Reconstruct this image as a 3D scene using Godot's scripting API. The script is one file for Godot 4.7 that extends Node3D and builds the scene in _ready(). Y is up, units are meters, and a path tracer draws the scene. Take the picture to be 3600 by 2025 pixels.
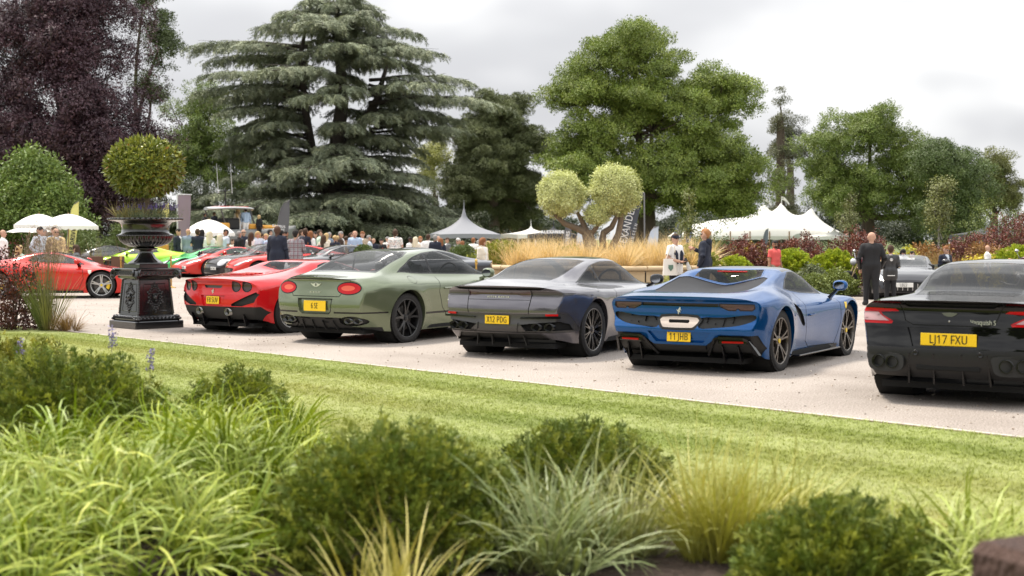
extends Node3D

# ---------------------------------------------------------------- helpers
var rng := RandomNumberGenerator.new()
var used := {}
var palette := {}

class Geo:
	var v := PackedVector3Array()
	var n := PackedVector3Array()
	var t := PackedVector2Array()
	var c := PackedColorArray()
	var flat := false
	func tri(a: Vector3, b: Vector3, d: Vector3, na: Vector3, nb: Vector3, nd: Vector3) -> void:
		if (d - a).cross(b - a).dot(na + nb + nd) >= 0.0:
			v.append(a); v.append(b); v.append(d); n.append(na); n.append(nb); n.append(nd)
		else:
			v.append(a); v.append(d); v.append(b); n.append(na); n.append(nd); n.append(nb)
	func quad(a: Vector3, b: Vector3, d: Vector3, e: Vector3) -> void:
		var k := (d - a).cross(b - a).normalized()
		tri(a, b, d, k, k, k)
		tri(a, d, e, k, k, k)
	func face(pts: Array) -> void:
		var k: Vector3 = (pts[2] - pts[0]).cross(pts[1] - pts[0]).normalized()
		for i in range(1, pts.size() - 1):
			tri(pts[0], pts[i], pts[i + 1], k, k, k)
	func box(at: Vector3, s: Vector3, b := Basis.IDENTITY, ch := 0.0) -> void:
		var h := s * 0.5
		ch = minf(ch, minf(h.x, minf(h.y, h.z)) * 0.9)
		var w := func(x: float, y: float, z: float) -> Vector3: return at + b * Vector3(x, y, z)
		for ax in 3:
			var u := (ax + 1) % 3
			var k := (ax + 2) % 3
			for sg in [-1.0, 1.0]:
				var q := []
				for m in [[-1, -1], [1, -1], [1, 1], [-1, 1]]:
					var p := Vector3.ZERO
					p[ax] = h[ax] * sg
					p[u] = (h[u] - ch) * m[0]
					p[k] = (h[k] - ch) * m[1]
					q.append(at + b * p)
				out_quad(q[0], q[1], q[2], q[3], at)
			if ch > 0.0:
				for s1 in [-1.0, 1.0]:
					for s2 in [-1.0, 1.0]:
						var q2 := []
						for m in [[0, -1], [1, -1], [1, 1], [0, 1]]:
							var p := Vector3.ZERO
							p[ax] = (h[ax] - ch) * m[1]
							p[u] = (h[u] - (ch if m[0] == 1 else 0.0)) * s1
							p[k] = (h[k] - (0.0 if m[0] == 1 else ch)) * s2
							q2.append(at + b * p)
						out_quad(q2[0], q2[1], q2[2], q2[3], at)
		if ch > 0.0:
			for sx in [-1.0, 1.0]:
				for sy in [-1.0, 1.0]:
					for sz in [-1.0, 1.0]:
						var a: Vector3 = w.call(h.x * sx, (h.y - ch) * sy, (h.z - ch) * sz)
						var d: Vector3 = w.call((h.x - ch) * sx, h.y * sy, (h.z - ch) * sz)
						var e: Vector3 = w.call((h.x - ch) * sx, (h.y - ch) * sy, h.z * sz)
						var k2 := (b * Vector3(sx, sy, sz)).normalized()
						tri(a, d, e, k2, k2, k2)
	func out_quad(a: Vector3, b: Vector3, d: Vector3, e: Vector3, centre: Vector3) -> void:
		var k := (d - a).cross(b - a).normalized()
		if k.dot((a + d) * 0.5 - centre) < 0.0: k = -k
		tri(a, b, d, k, k, k)
		tri(a, d, e, k, k, k)
	# rows of points joined to a smooth skin; side > 0 keeps (along x across) as the outside
	func skin(rows: Array, closed := false, side := 1.0, split := -1.0) -> void:
		var r := rows.size()
		var m: int = rows[0].size()
		var nn := []
		for i in r:
			var line := PackedVector3Array()
			for j in m:
				var jn := (j + 1) % m if closed else mini(j + 1, m - 1)
				var jp := (j - 1 + m) % m if closed else maxi(j - 1, 0)
				var along: Vector3 = rows[mini(i + 1, r - 1)][j] - rows[maxi(i - 1, 0)][j]
				var across: Vector3 = rows[i][jn] - rows[i][jp]
				if across.length_squared() < 1e-12:
					var o := mini(i + 1, r - 1) if i < r / 2 else maxi(i - 1, 0)
					across = rows[o][jn] - rows[o][jp]
				line.append(along.cross(across).normalized() * side)
			nn.append(line)
		for i in r - 1:
			for j in (m if closed else m - 1):
				var k := (j + 1) % m
				var a: Vector3 = rows[i][j]
				var b: Vector3 = rows[i][k]
				var d: Vector3 = rows[i + 1][k]
				var e: Vector3 = rows[i + 1][j]
				tri(a, b, d, nn[i][j], nn[i][k], nn[i + 1][k])
				tri(a, d, e, nn[i][j], nn[i + 1][k], nn[i + 1][j])
	func tube(pts: Array, rad: Array, sides := 6, capped := true) -> void:
		var rows := []
		var up := Vector3(0.13, 0.97, 0.21).normalized()
		for i in pts.size():
			var dir: Vector3 = (pts[mini(i + 1, pts.size() - 1)] - pts[maxi(i - 1, 0)]).normalized()
			if absf(dir.dot(up)) > 0.95: up = Vector3(0.9, 0.1, 0.4).normalized()
			var x := up.cross(dir).normalized()
			var y := dir.cross(x)
			up = y
			var line := PackedVector3Array()
			for j in sides:
				var a := TAU * j / sides
				line.append(pts[i] + (x * cos(a) + y * sin(a)) * rad[i])
			rows.append(line)
		skin(rows, true, -1.0)
		if capped:
			for e in [0, pts.size() - 1]:
				var k: Vector3 = (pts[e] - pts[1 if e == 0 else e - 1]).normalized()
				for j in range(1, sides - 1): tri(rows[e][0], rows[e][j], rows[e][j + 1], k, k, k)
	# profile of Vector2(radius, height) turned round the axis of xf; sharp corners when a point is given twice
	func lathe(prof: Array, sides := 20, xf := Transform3D.IDENTITY, from := 0.0, to := TAU) -> void:
		var run := []
		for i in prof.size():
			if run.size() and prof[i].is_equal_approx(prof[i - 1]):
				_turn(run, sides, xf, from, to)
				run = []
			run.append(prof[i])
		_turn(run, sides, xf, from, to)
	func _turn(prof: Array, sides: int, xf: Transform3D, from: float, to: float) -> void:
		if prof.size() < 2: return
		var full := is_equal_approx(to - from, TAU)
		var m := prof.size()
		for j in sides:
			var a0 := from + (to - from) * j / sides
			var a1 := from + (to - from) * (j + 1) / sides
			for i in m - 1:
				var p := []
				var q := []
				for e in [[i, a0], [i, a1], [i + 1, a1], [i + 1, a0]]:
					var pr: Vector2 = prof[e[0]]
					var d: Vector2 = prof[mini(e[0] + 1, m - 1)] - prof[maxi(e[0] - 1, 0)]
					var nr := Vector2(d.y, -d.x).normalized()
					p.append(xf * Vector3(cos(e[1]) * pr.x, pr.y, sin(e[1]) * pr.x))
					q.append((xf.basis * Vector3(cos(e[1]) * nr.x, nr.y, sin(e[1]) * nr.x)).normalized())
				tri(p[0], p[1], p[2], q[0], q[1], q[2])
				tri(p[0], p[2], p[3], q[0], q[2], q[3])
	func ball(at: Vector3, r: Vector3, seg := 8, b := Basis.IDENTITY) -> void:
		var prof := []
		for i in seg + 1:
			var a := -PI / 2 + PI * i / seg
			prof.append(Vector2(cos(a), sin(a)))
		lathe(prof, seg * 2, Transform3D(b * Basis.from_scale(r), at))
	func prism(pts: PackedVector2Array, depth: float, xf := Transform3D.IDENTITY) -> void:
		# outline in x,y with thickness along z (from -depth/2 to depth/2)
		var idx := Geometry2D.triangulate_polygon(pts)
		var k := (xf.basis * Vector3(0, 0, 1)).normalized()
		for s in [-0.5, 0.5]:
			for i in range(0, idx.size(), 3):
				var q := []
				for j in 3: q.append(xf * Vector3(pts[idx[i + j]].x, pts[idx[i + j]].y, depth * s))
				tri(q[0], q[1], q[2], k * signf(s), k * signf(s), k * signf(s))
		var cw := 1.0 if Geometry2D.is_polygon_clockwise(pts) else -1.0
		for i in pts.size():
			var a := pts[i]
			var b := pts[(i + 1) % pts.size()]
			var e := (b - a)
			var o := (xf.basis * Vector3(-e.y, e.x, 0) * cw).normalized()
			var w := [xf * Vector3(a.x, a.y, -depth / 2), xf * Vector3(b.x, b.y, -depth / 2), xf * Vector3(b.x, b.y, depth / 2), xf * Vector3(a.x, a.y, depth / 2)]
			tri(w[0], w[1], w[2], o, o, o)
			tri(w[0], w[2], w[3], o, o, o)
	func mesh() -> ArrayMesh:
		var a := []
		a.resize(Mesh.ARRAY_MAX)
		a[Mesh.ARRAY_VERTEX] = v
		if n.size() == v.size(): a[Mesh.ARRAY_NORMAL] = n
		if t.size() == v.size() and t.size(): a[Mesh.ARRAY_TEX_UV] = t
		if c.size() == v.size() and c.size(): a[Mesh.ARRAY_COLOR] = c
		var m := ArrayMesh.new()
		if v.size(): m.add_surface_from_arrays(Mesh.PRIMITIVE_TRIANGLES, a)
		return m

func rr(a: float, b: float) -> float: return rng.randf_range(a, b)
func lin(r: float, g: float, b: float, a := 1.0) -> Color: return Color(r, g, b, a).linear_to_srgb()

func mat(key: String, r: float, g: float, b: float, rough := 0.6, metal := 0.0, o := {}) -> StandardMaterial3D:
	if palette.has(key): return palette[key]
	var m := StandardMaterial3D.new()
	m.resource_name = key
	m.albedo_color = lin(r, g, b, o.get("alpha", 1.0))
	m.roughness = rough
	m.metallic = metal
	for k in o:
		if k != "alpha": m.set(k, o[k])
	if o.has("clearcoat"): m.clearcoat_enabled = true
	if o.has("backlight"): m.backlight_enabled = true
	if o.has("alpha"): m.transparency = BaseMaterial3D.TRANSPARENCY_ALPHA
	palette[key] = m
	return m

func numbered(called: String) -> String:
	used[called] = used.get(called, -1) + 1
	return called if used[called] == 0 else "%s_%03d" % [called, used[called]]

func tag(o: Node3D, label: String, category := "", group := "", kind := "") -> Node3D:
	o.set_meta("label", label)
	if category: o.set_meta("category", category)
	if group: o.set_meta("group", group)
	if kind: o.set_meta("kind", kind)
	return o

func thing(called: String, label: String, category: String, at := Vector3.ZERO, turn := 0.0, group := "") -> Node3D:
	var o := Node3D.new()
	o.name = numbered(called)
	add_child(o)
	o.position = at
	o.rotation.y = turn
	return tag(o, label, category, group)

func part(called: String, m: Mesh, material: Material, parent: Node3D = null, xf := Transform3D.IDENTITY) -> MeshInstance3D:
	var o := MeshInstance3D.new()
	o.mesh = m
	if material: o.material_override = material
	o.transform = xf
	if parent == null or parent == self:
		o.name = numbered(called)
		add_child(o)
	else:
		o.name = called
		parent.add_child(o, true)
	return o

func struct(called: String, m: Mesh, material: Material) -> MeshInstance3D:
	var o := part(called, m, material)
	o.set_meta("kind", "structure")
	return o

func many(called: String, m: Mesh, material: Material, xfs: Array, cols: Array, parent: Node3D = null) -> MultiMeshInstance3D:
	var mm := MultiMesh.new()
	mm.transform_format = MultiMesh.TRANSFORM_3D
	mm.use_colors = cols.size() > 0
	mm.mesh = m
	mm.instance_count = xfs.size()
	for i in xfs.size():
		mm.set_instance_transform(i, xfs[i])
	for i in cols.size():
		mm.set_instance_color(i, cols[i])
	var o := MultiMeshInstance3D.new()
	o.multimesh = mm
	o.material_override = material
	o.set_meta("kind", "stuff")
	if parent == null:
		o.name = numbered(called)
		add_child(o)
	else:
		o.name = called
		parent.add_child(o, true)
	return o

# place an already built thing again: a copy with its parts, under a name of its own
func again(o: Node3D, label: String, at: Vector3, turn: float, size := 1.0) -> Node3D:
	var c: Node3D = o.duplicate()
	c.name = numbered(String(o.name).rstrip("0123456789").rstrip("_"))
	add_child(c)
	c.position = at
	c.rotation.y = turn
	c.scale = Vector3.ONE * size
	c.set_meta("label", label)
	return c

func lettering(words: String, height: float, material: Material, parent: Node3D, xf: Transform3D, bold := true, deep := 0.004, squeeze := 1.0, called := "lettering") -> MeshInstance3D:
	var t := TextMesh.new()
	var f := SystemFont.new()
	f.font_names = PackedStringArray(["Droid Sans"])
	f.font_weight = 700 if bold else 400
	t.font = f
	t.text = words
	t.font_size = 32
	t.pixel_size = height / 23.0
	t.depth = deep
	t.curve_step = 4.0
	return part(called, t, material, parent, xf * Transform3D(Basis.from_scale(Vector3(squeeze, 1, 1)), Vector3.ZERO))

func noise(seed_: int, freq: float, oct := 4, kind := FastNoiseLite.TYPE_SIMPLEX_SMOOTH) -> FastNoiseLite:
	var f := FastNoiseLite.new()
	f.seed = seed_
	f.frequency = freq
	f.noise_type = kind
	f.fractal_octaves = oct
	return f

func noise_tex(size: int, f: FastNoiseLite, stops: Array) -> ImageTexture:
	# seamless by mirroring coordinates on a torus is costly; blend the edges instead
	var g := Gradient.new()
	g.offsets = PackedFloat32Array(stops.map(func(s): return s[0]))
	g.colors = PackedColorArray(stops.map(func(s): return lin(s[1], s[2], s[3])))
	var img := f.get_seamless_image(size, size)
	var out := Image.create(size, size, false, Image.FORMAT_RGB8)
	for y in size:
		for x in size:
			out.set_pixel(x, y, g.sample(img.get_pixel(x, y).r))
	return ImageTexture.create_from_image(out)

func height_tex(size: int, f: FastNoiseLite) -> ImageTexture:
	return ImageTexture.create_from_image(f.get_seamless_image(size, size))

func pchip(xs: Array, ys: Array, x: float) -> float:
	var m := xs.size()
	if x <= xs[0]: return ys[0]
	if x >= xs[m - 1]: return ys[m - 1]
	var i := 0
	while x > xs[i + 1]: i += 1
	var h: float = xs[i + 1] - xs[i]
	var d: float = (ys[i + 1] - ys[i]) / h
	var d0 := d
	var d1 := d
	if i > 0:
		var dp: float = (ys[i] - ys[i - 1]) / (xs[i] - xs[i - 1])
		d0 = 0.0 if dp * d <= 0.0 else 2.0 * dp * d / (dp + d)
	if i < m - 2:
		var dn: float = (ys[i + 2] - ys[i + 1]) / (xs[i + 2] - xs[i + 1])
		d1 = 0.0 if dn * d <= 0.0 else 2.0 * dn * d / (dn + d)
	var u: float = (x - xs[i]) / h
	return ys[i] * (1 + 2 * u) * (1 - u) * (1 - u) + h * d0 * u * (1 - u) * (1 - u) + ys[i + 1] * u * u * (3 - 2 * u) + h * d1 * u * u * (u - 1)

# ---------------------------------------------------------------- cars
# A car's skin is a list of triangles; every corner is [place, normal, Vector2(distance from the tail, girth 0 = roof centre .. 5 = sill, signed)].
class Car:
	var len := 4.6
	var keys := []
	var cols := []
	var rear := []
	var rear_bow := 0.1
	var nose := []
	var nose_bow := 0.2
	var wide := 0.97
	var axles := [1.0, 3.7]
	var radius := [0.36, 0.35]
	var flare := 0.012
	var tris := []
	var root: Node3D
	var paint: Material
	var tens := 0.36

func car_new(root: Node3D, paint: Material, d: Dictionary) -> Car:
	var c := Car.new()
	c.root = root
	c.paint = paint
	for k in d: c.set(k, d[k])
	c.rear = [c.rear.map(func(e): return e[0]), c.rear.map(func(e): return e[1])]
	c.nose = [c.nose.map(func(e): return e[0]), c.nose.map(func(e): return e[1])]
	for j in 11:
		c.cols.append(c.keys.map(func(r): return r[j]))
	car_skin(c, d.get("nt", 56), d.get("ns", 1.0))
	return c

func car_section(c: Car, t: float) -> Array:
	var g := []
	for j in range(1, 11): g.append(pchip(c.cols[0], c.cols[j], t))
	return [Vector2(g[1] - 0.05, g[0]), Vector2(g[1], g[2]), Vector2(g[3], g[4]), Vector2(g[5], g[6]), Vector2(g[7], g[8]), Vector2(0, g[9]), Vector2(-g[7], g[8])]

func car_at(c: Car, cp: Array, s: float) -> Vector2:
	var f := clampf(5.0 - absf(s), 0.0, 4.9999)
	var i := int(f)
	var u := f - i
	var m0: Vector2 = (cp[i + 1] - cp[maxi(i - 1, 0)]) * c.tens
	var m1: Vector2 = (cp[i + 2] - cp[i]) * c.tens
	var a: Vector2 = cp[i]
	var b: Vector2 = cp[i + 1]
	return a * (1 + 2 * u) * (1 - u) * (1 - u) + m0 * u * (1 - u) * (1 - u) + b * u * u * (3 - 2 * u) + m1 * u * u * (u - 1)

func prof_at(pr: Array, y: float) -> float:
	return pchip(pr[0], pr[1], y) if pr.size() else 0.0

func car_bend(c: Car, t: float, x: float, y: float) -> Vector3:
	var z := c.len * 0.5 - t
	var k := pow(minf(absf(x) / c.wide, 1.2), 2.4)
	if t < 0.42: z += prof_at(c.rear, y) * (1.0 - smoothstep(0.0, 0.42, t))
	z -= c.rear_bow * k * (1.0 - smoothstep(0.0, 0.9, t))
	var f := c.len - t
	if f < 0.42: z -= prof_at(c.nose, y) * (1.0 - smoothstep(0.0, 0.42, f))
	z += c.nose_bow * k * (1.0 - smoothstep(0.0, 1.0, f))
	for w in 2:
		var d: float = Vector2(t - c.axles[w], y - c.radius[w]).length() - c.radius[w] - 0.05
		if y < 0.95: x += signf(x) * c.flare * exp(-d * d / 0.012) * clampf(absf(x) * 4.0 - 2.0, 0.0, 1.0)
	return Vector3(x, y, z)

func rear_z(c: Car, x: float, y: float) -> float: return car_bend(c, 0.0, x, y).z
func nose_z(c: Car, x: float, y: float) -> float: return car_bend(c, c.len, x, y).z

func car_grid(rows: Array, qs: Array) -> Array:
	var g := Geo.new()
	var r := rows.size()
	var m: int = rows[0].size()
	var nn := []
	for i in r:
		var line := PackedVector3Array()
		for j in m:
			var al: Vector3 = rows[mini(i + 1, r - 1)][j] - rows[maxi(i - 1, 0)][j]
			var ac: Vector3 = rows[i][mini(j + 1, m - 1)] - rows[i][maxi(j - 1, 0)]
			var k := al.cross(ac).normalized()
			line.append(k)
		nn.append(line)
	return nn

func car_skin(c: Car, nt: int, dens: float) -> void:
	var ss := []
	var segs := [[0, 1, 5], [1, 2, 5], [2, 3, 4], [3, 4, 6], [4, 5, 4]]
	for e in segs:
		var k := maxi(2, int(e[2] * dens))
		for i in k: ss.append(e[0] + float(i) / k)
	ss.append(5.0)
	var all := []
	for i in range(ss.size() - 1, 0, -1): all.append(-ss[i])
	all.append_array(ss)
	var rows := []
	var qs := []
	for i in nt + 1:
		var u := float(i) / nt
		var t := c.len * (0.55 * u + 0.45 * (0.5 - 0.5 * cos(PI * u)))
		var cp := car_section(c, t)
		var line := PackedVector3Array()
		var ql := PackedVector2Array()
		for s in all:
			var p := car_at(c, cp, s)
			line.append(car_bend(c, t, p.x * (1.0 if s >= 0 else -1.0), p.y))
			ql.append(Vector2(t, s))
		rows.append(line)
		qs.append(ql)
	var nn := car_grid(rows, qs)
	var m := all.size()
	var caps := []
	for e in 2:
		var end := 0 if e == 0 else nt
		var fr := []
		var cols := 16
		for k in range(ss.size() - 1, -1, -1):
			var line := PackedVector3Array()
			var base := car_at(c, car_section(c, 0.0 if e == 0 else c.len), ss[k])
			for j in cols + 1:
				var f := sin((2.0 * j / cols - 1.0) * PI / 2.0)
				line.append(car_bend(c, 0.0 if e == 0 else c.len, base.x * f, base.y))
			fr.append(line)
		var fn := car_grid(fr, [])
		var sg := 1.0
		if (fn[fr.size() / 2][cols / 2]).z * (1.0 if e == 0 else -1.0) < 0.0: sg = -1.0
		for i in fn.size():
			for j in cols + 1: fn[i][j] = fn[i][j] * sg
		# soften the corner between flank and end
		for k in ss.size():
			if ss[k] < 2.5: continue
			for sd in 2:
				var mi := m / 2 + k if sd == 1 else m / 2 - k
				var fi := ss.size() - 1 - k
				var fj := cols if sd == 1 else 0
				var side_n: Vector3 = nn[end][mi]
				if side_n.x * (1.0 if sd == 1 else -1.0) < 0.0: side_n = -side_n
				var avg: Vector3 = (side_n + fn[fi][fj]).normalized()
				fn[fi][fj] = avg
				nn[end][mi] = avg if (nn[end][mi] as Vector3).dot(side_n) > 0.0 else -avg
		for i in fr.size() - 1:
			for j in cols:
				var q := Vector2(-9, 9)
				_put(c, [fr[i][j], fn[i][j], q], [fr[i][j + 1], fn[i][j + 1], q], [fr[i + 1][j + 1], fn[i + 1][j + 1], q])
				_put(c, [fr[i][j], fn[i][j], q], [fr[i + 1][j + 1], fn[i + 1][j + 1], q], [fr[i + 1][j], fn[i + 1][j], q])
	var out := 1.0 if (nn[nt / 2][m / 2] as Vector3).y > 0.0 else -1.0
	for i in nt:
		for j in m - 1:
			var a := [rows[i][j], nn[i][j] * out, qs[i][j]]
			var b := [rows[i][j + 1], nn[i][j + 1] * out, qs[i][j + 1]]
			var d := [rows[i + 1][j + 1], nn[i + 1][j + 1] * out, qs[i + 1][j + 1]]
			var e := [rows[i + 1][j], nn[i + 1][j] * out, qs[i + 1][j]]
			_put(c, a, b, d)
			_put(c, a, d, e)

func _put(c: Car, a: Array, b: Array, d: Array) -> void:
	if ((b[0] - a[0]) as Vector3).cross(d[0] - a[0]).length_squared() > 1e-12: c.tris.append([a, b, d, _rects(c, a, b, d)])

func _rects(c: Car, a: Array, b: Array, d: Array) -> Array:
	var h := c.len * 0.5
	var p: Vector3 = a[0]
	var q: Vector3 = b[0]
	var r: Vector3 = d[0]
	var ax := AABB(p, Vector3.ZERO).expand(q).expand(r)
	var e := ax.end
	var o := ax.position
	var r0 := Rect2(a[2], Vector2.ZERO).expand(b[2]).expand(d[2])
	var r1 := Rect2(h - e.z, o.y, e.z - o.z, e.y - o.y)
	var r3 := Rect2(o.x, o.y, e.x - o.x, e.y - o.y)
	return [r0, r1, r1, r3, r3, Rect2(o.x, h - e.z, e.x - o.x, e.z - o.z)]

# 2D place of a corner: 0 girth, 1 right flank, 2 left flank, 3 tail, 4 nose, 5 from above
func _flat(c: Car, v: Array, how: int) -> Vector2:
	var p: Vector3 = v[0]
	match how:
		0: return v[2]
		1, 2: return Vector2(c.len * 0.5 - p.z, p.y)
		3, 4: return Vector2(p.x, p.y)
	return Vector2(p.x, c.len * 0.5 - p.z)

func _meets(c: Car, t: Array, how: int) -> bool:
	var k: Vector3 = t[0][1] + t[1][1] + t[2][1]
	match how:
		0: return t[0][2].x > -5.0
		1: return t[0][0].x + t[1][0].x > 0.5
		2: return t[0][0].x + t[1][0].x < -0.5
		3: return k.z > 0.35 and t[0][0].z > 0.0
		4: return k.z < -0.35 and t[0][0].z < 0.0
	return k.y > 0.5

func _mix(a: Array, b: Array, u: float) -> Array:
	return [a[0].lerp(b[0], u), a[1].lerp(b[1], u), a[2].lerp(b[2], u), a[3].lerp(b[3], u)]

func _half(poly: Array, o: Vector2, d: Vector2, keep: float) -> Array:
	var out := []
	var m := poly.size()
	for i in m:
		var a: Array = poly[i]
		var b: Array = poly[(i + 1) % m]
		var fa := d.cross(a[3] - o) * keep
		var fb := d.cross(b[3] - o) * keep
		if fa >= 0.0: out.append(a)
		if (fa > 0.0 and fb < 0.0) or (fa < 0.0 and fb > 0.0): out.append(_mix(a, b, fa / (fa - fb)))
	return out if out.size() > 2 else []

# takes the part of a list of triangles inside an outline out of it: [inside, rest]
func slice(c: Car, tris: Array, poly: PackedVector2Array, how: int) -> Array:
	var inside := []
	var rest := []
	var box := Rect2(poly[0], Vector2.ZERO)
	for p in poly: box = box.expand(p)
	var pieces := []
	for pc in Geometry2D.decompose_polygon_in_convex(poly):
		var ar := 0.0
		for i in pc.size(): ar += pc[i].cross(pc[(i + 1) % pc.size()])
		var q: PackedVector2Array = pc
		if ar < 0.0: q.reverse()
		pieces.append(q)
	for t in tris:
		if not box.intersects(t[3][how], true) or not _meets(c, t, how):
			rest.append(t)
			continue
		var a := _flat(c, t[0], how)
		var b := _flat(c, t[1], how)
		var d := _flat(c, t[2], how)
		var left := [[t[0] + [a], t[1] + [b], t[2] + [d]]]
		var hit := false
		for pc in pieces:
			var next := []
			for poly3 in left:
				var keep: Array = poly3
				for i in pc.size():
					keep = _half(keep, pc[i], pc[(i + 1) % pc.size()] - pc[i], 1.0)
					if keep.is_empty(): break
				if keep.is_empty():
					next.append(poly3)
					continue
				hit = true
				_fan(c, inside, keep)
				var over: Array = poly3
				for i in pc.size():
					var o := _half(over, pc[i], pc[(i + 1) % pc.size()] - pc[i], -1.0)
					if not o.is_empty(): next.append(o)
					over = _half(over, pc[i], pc[(i + 1) % pc.size()] - pc[i], 1.0)
					if over.is_empty(): break
			left = next
		if not hit: rest.append(t)
		else:
			for l in left: _fan(c, rest, l)
	return [inside, rest]

func _fan(c: Car, to: Array, poly: Array) -> void:
	for i in range(1, poly.size() - 1):
		to.append([poly[0].slice(0, 3), poly[i].slice(0, 3), poly[i + 1].slice(0, 3), _rects(c, poly[0], poly[i], poly[i + 1])])

func _dir(how: int, k: Vector3) -> Vector3:
	match how:
		1: return Vector3(-1, 0, 0)
		2: return Vector3(1, 0, 0)
		3: return Vector3(0, 0, -1)
		4: return Vector3(0, 0, 1)
		5: return Vector3(0, -1, 0)
	return -k

func skin_mesh(tris: Array, how := 0, depth := 0.0, wall := false) -> ArrayMesh:
	var g := Geo.new()
	for t in tris:
		g.tri(t[0][0] + _dir(how, t[0][1]) * depth, t[1][0] + _dir(how, t[1][1]) * depth, t[2][0] + _dir(how, t[2][1]) * depth, t[0][1], t[1][1], t[2][1])
	if wall: rim_walls(g, tris, how, 0.0, depth)
	return g.mesh()

func rim_walls(g: Geo, tris: Array, how: int, d0: float, d1: float, ok = null) -> void:
	var seen := {}
	var mid := Vector3.ZERO
	for t in tris:
		mid += t[0][0] / tris.size()
		for i in 3:
			var a: Vector3i = Vector3i(t[i][0] * 5000.0)
			var b: Vector3i = Vector3i(t[(i + 1) % 3][0] * 5000.0)
			if a == b: continue
			if seen.has([b, a]): seen.erase([b, a])
			elif seen.has([a, b]): seen.erase([a, b])
			else: seen[[a, b]] = [t[i], t[(i + 1) % 3]]
	for e in seen.values():
		var a: Vector3 = e[0][0]
		var b: Vector3 = e[1][0]
		if ok != null and not ok.call(a, b): continue
		var p := [a + _dir(how, e[0][1]) * d0, b + _dir(how, e[1][1]) * d0, b + _dir(how, e[1][1]) * d1, a + _dir(how, e[0][1]) * d1]
		var k: Vector3 = (p[1] - p[0]).cross(p[3] - p[0]).normalized()
		if k.dot(mid - a) < 0.0: k = -k
		g.tri(p[0], p[1], p[2], k, k, k)
		g.tri(p[0], p[2], p[3], k, k, k)

func mirrored(poly: PackedVector2Array, how: int) -> PackedVector2Array:
	var out := PackedVector2Array()
	for p in poly: out.append(Vector2(p.x, -p.y) if how == 0 else Vector2(-p.x, p.y))
	return out

# cuts one named part (or, with both, its twin too) out of a car's skin
func cut(c: Car, called: String, pts: Array, how: int, m: Material, o := {}) -> Array:
	var made := []
	var poly := PackedVector2Array(pts)
	var runs := [[poly, how]]
	if o.get("both", false): runs.append([poly, 2] if how == 1 else [mirrored(poly, how), how])
	for run in runs:
		var ins := []
		var src: Array = c.tris
		if o.has("trim"):
			var grown := Geometry2D.offset_polygon(run[0], o.get("trim", 0.015), Geometry2D.JOIN_MITER)
			var r1 := slice(c, src, grown[0], run[1])
			var r2 := slice(c, r1[0], run[0], run[1])
			c.tris = r1[1]
			ins = r2[0]
			var tm := part(o.get("trim_name", "trim"), skin_mesh(r2[1], run[1], -0.002), o.get("trim_mat", m), c.root)
			made.append(tm)
		else:
			var r := slice(c, src, run[0], run[1])
			c.tris = r[1]
			ins = r[0]
		if o.get("gone", false):
			made.append(ins)
			continue
		if ins.is_empty(): continue
		var depth: float = o.get("depth", 0.0)
		var to: Node3D = o.get("parent", c.root)
		var me := part(called, skin_mesh(ins, run[1], depth, absf(depth) > 0.004), m, to)
		if o.get("gap", 0.0) > 0.0 :
			var g := Geo.new()
			rim_walls(g, ins, run[1], 0.0, 0.02)
		made.append(me)
	return made

# dark seam along a line on the skin
func seam(c: Car, pts: Array, how: int, w := 0.007, both := false, called := "panel_gap", m: Material = null, depth := 0.006) -> void:
	for poly in Geometry2D.offset_polyline(PackedVector2Array(pts), w * 0.5, Geometry2D.JOIN_MITER, Geometry2D.END_BUTT):
		if not Geometry2D.is_polygon_clockwise(poly): cut(c, called, Array(poly), how, m if m else mat("seam", 0.004, 0.004, 0.004, 0.7), {"both": both, "depth": depth})

func ring(cx: float, cy: float, rx: float, ry: float, k := 20, from := 0.0, to := TAU) -> Array:
	var out := []
	for i in k:
		var a := from + (to - from) * i / (k if is_equal_approx(to - from, TAU) else k - 1)
		out.append(Vector2(cx + cos(a) * rx, cy + sin(a) * ry))
	return out

func smooth_poly(pts: Array, k := 4) -> Array:
	var out := []
	var m := pts.size()
	for i in m:
		var a: Vector2 = pts[i]
		var b: Vector2 = pts[(i + 1) % m]
		for j in k: out.append(a.cubic_interpolate(b, pts[(i - 1 + m) % m], pts[(i + 2) % m], float(j) / k))
	return out

func arches(c: Car, lip: Material = null) -> void:
	for w in 2:
		var R: float = c.radius[w] + (0.045 if w == 0 else 0.05)
		var ct := Vector2(c.axles[w], c.radius[w] + 0.01)
		var pts := ring(ct.x, ct.y, R, R, 40)
		var gone := cut(c, "arch", pts, 1, null, {"both": true, "gone": true})
		for s in 2:
			var g := Geo.new()
			var cl := c.len
			var ok := func(a: Vector3, b: Vector3) -> bool: return absf(Vector2(cl * 0.5 - a.z, a.y).distance_to(ct) - R) < 0.004 and absf(Vector2(cl * 0.5 - b.z, b.y).distance_to(ct) - R) < 0.004
			rim_walls(g, gone[s], s + 1, 0.0, 0.09, ok)
			part("arch_lip", g.mesh(), lip if lip else c.paint, c.root)
			var l := Geo.new()
			var sg := 1.0 if s == 0 else -1.0
			var xf := Transform3D(Basis(Vector3(0, 1, 0), Vector3(sg, 0, 0), Vector3(0, 0, -sg)), Vector3(0, ct.y, c.len * 0.5 - ct.x))
			l.lathe([Vector2(0.02, c.wide - 0.42), Vector2(R + 0.004, c.wide - 0.42), Vector2(R + 0.004, c.wide - 0.42), Vector2(R + 0.004, c.wide - 0.06)], 24, xf)
			part("wheel_arch_liner", l.mesh(), mat("liner", 0.006, 0.006, 0.006, 0.9), c.root)

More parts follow.
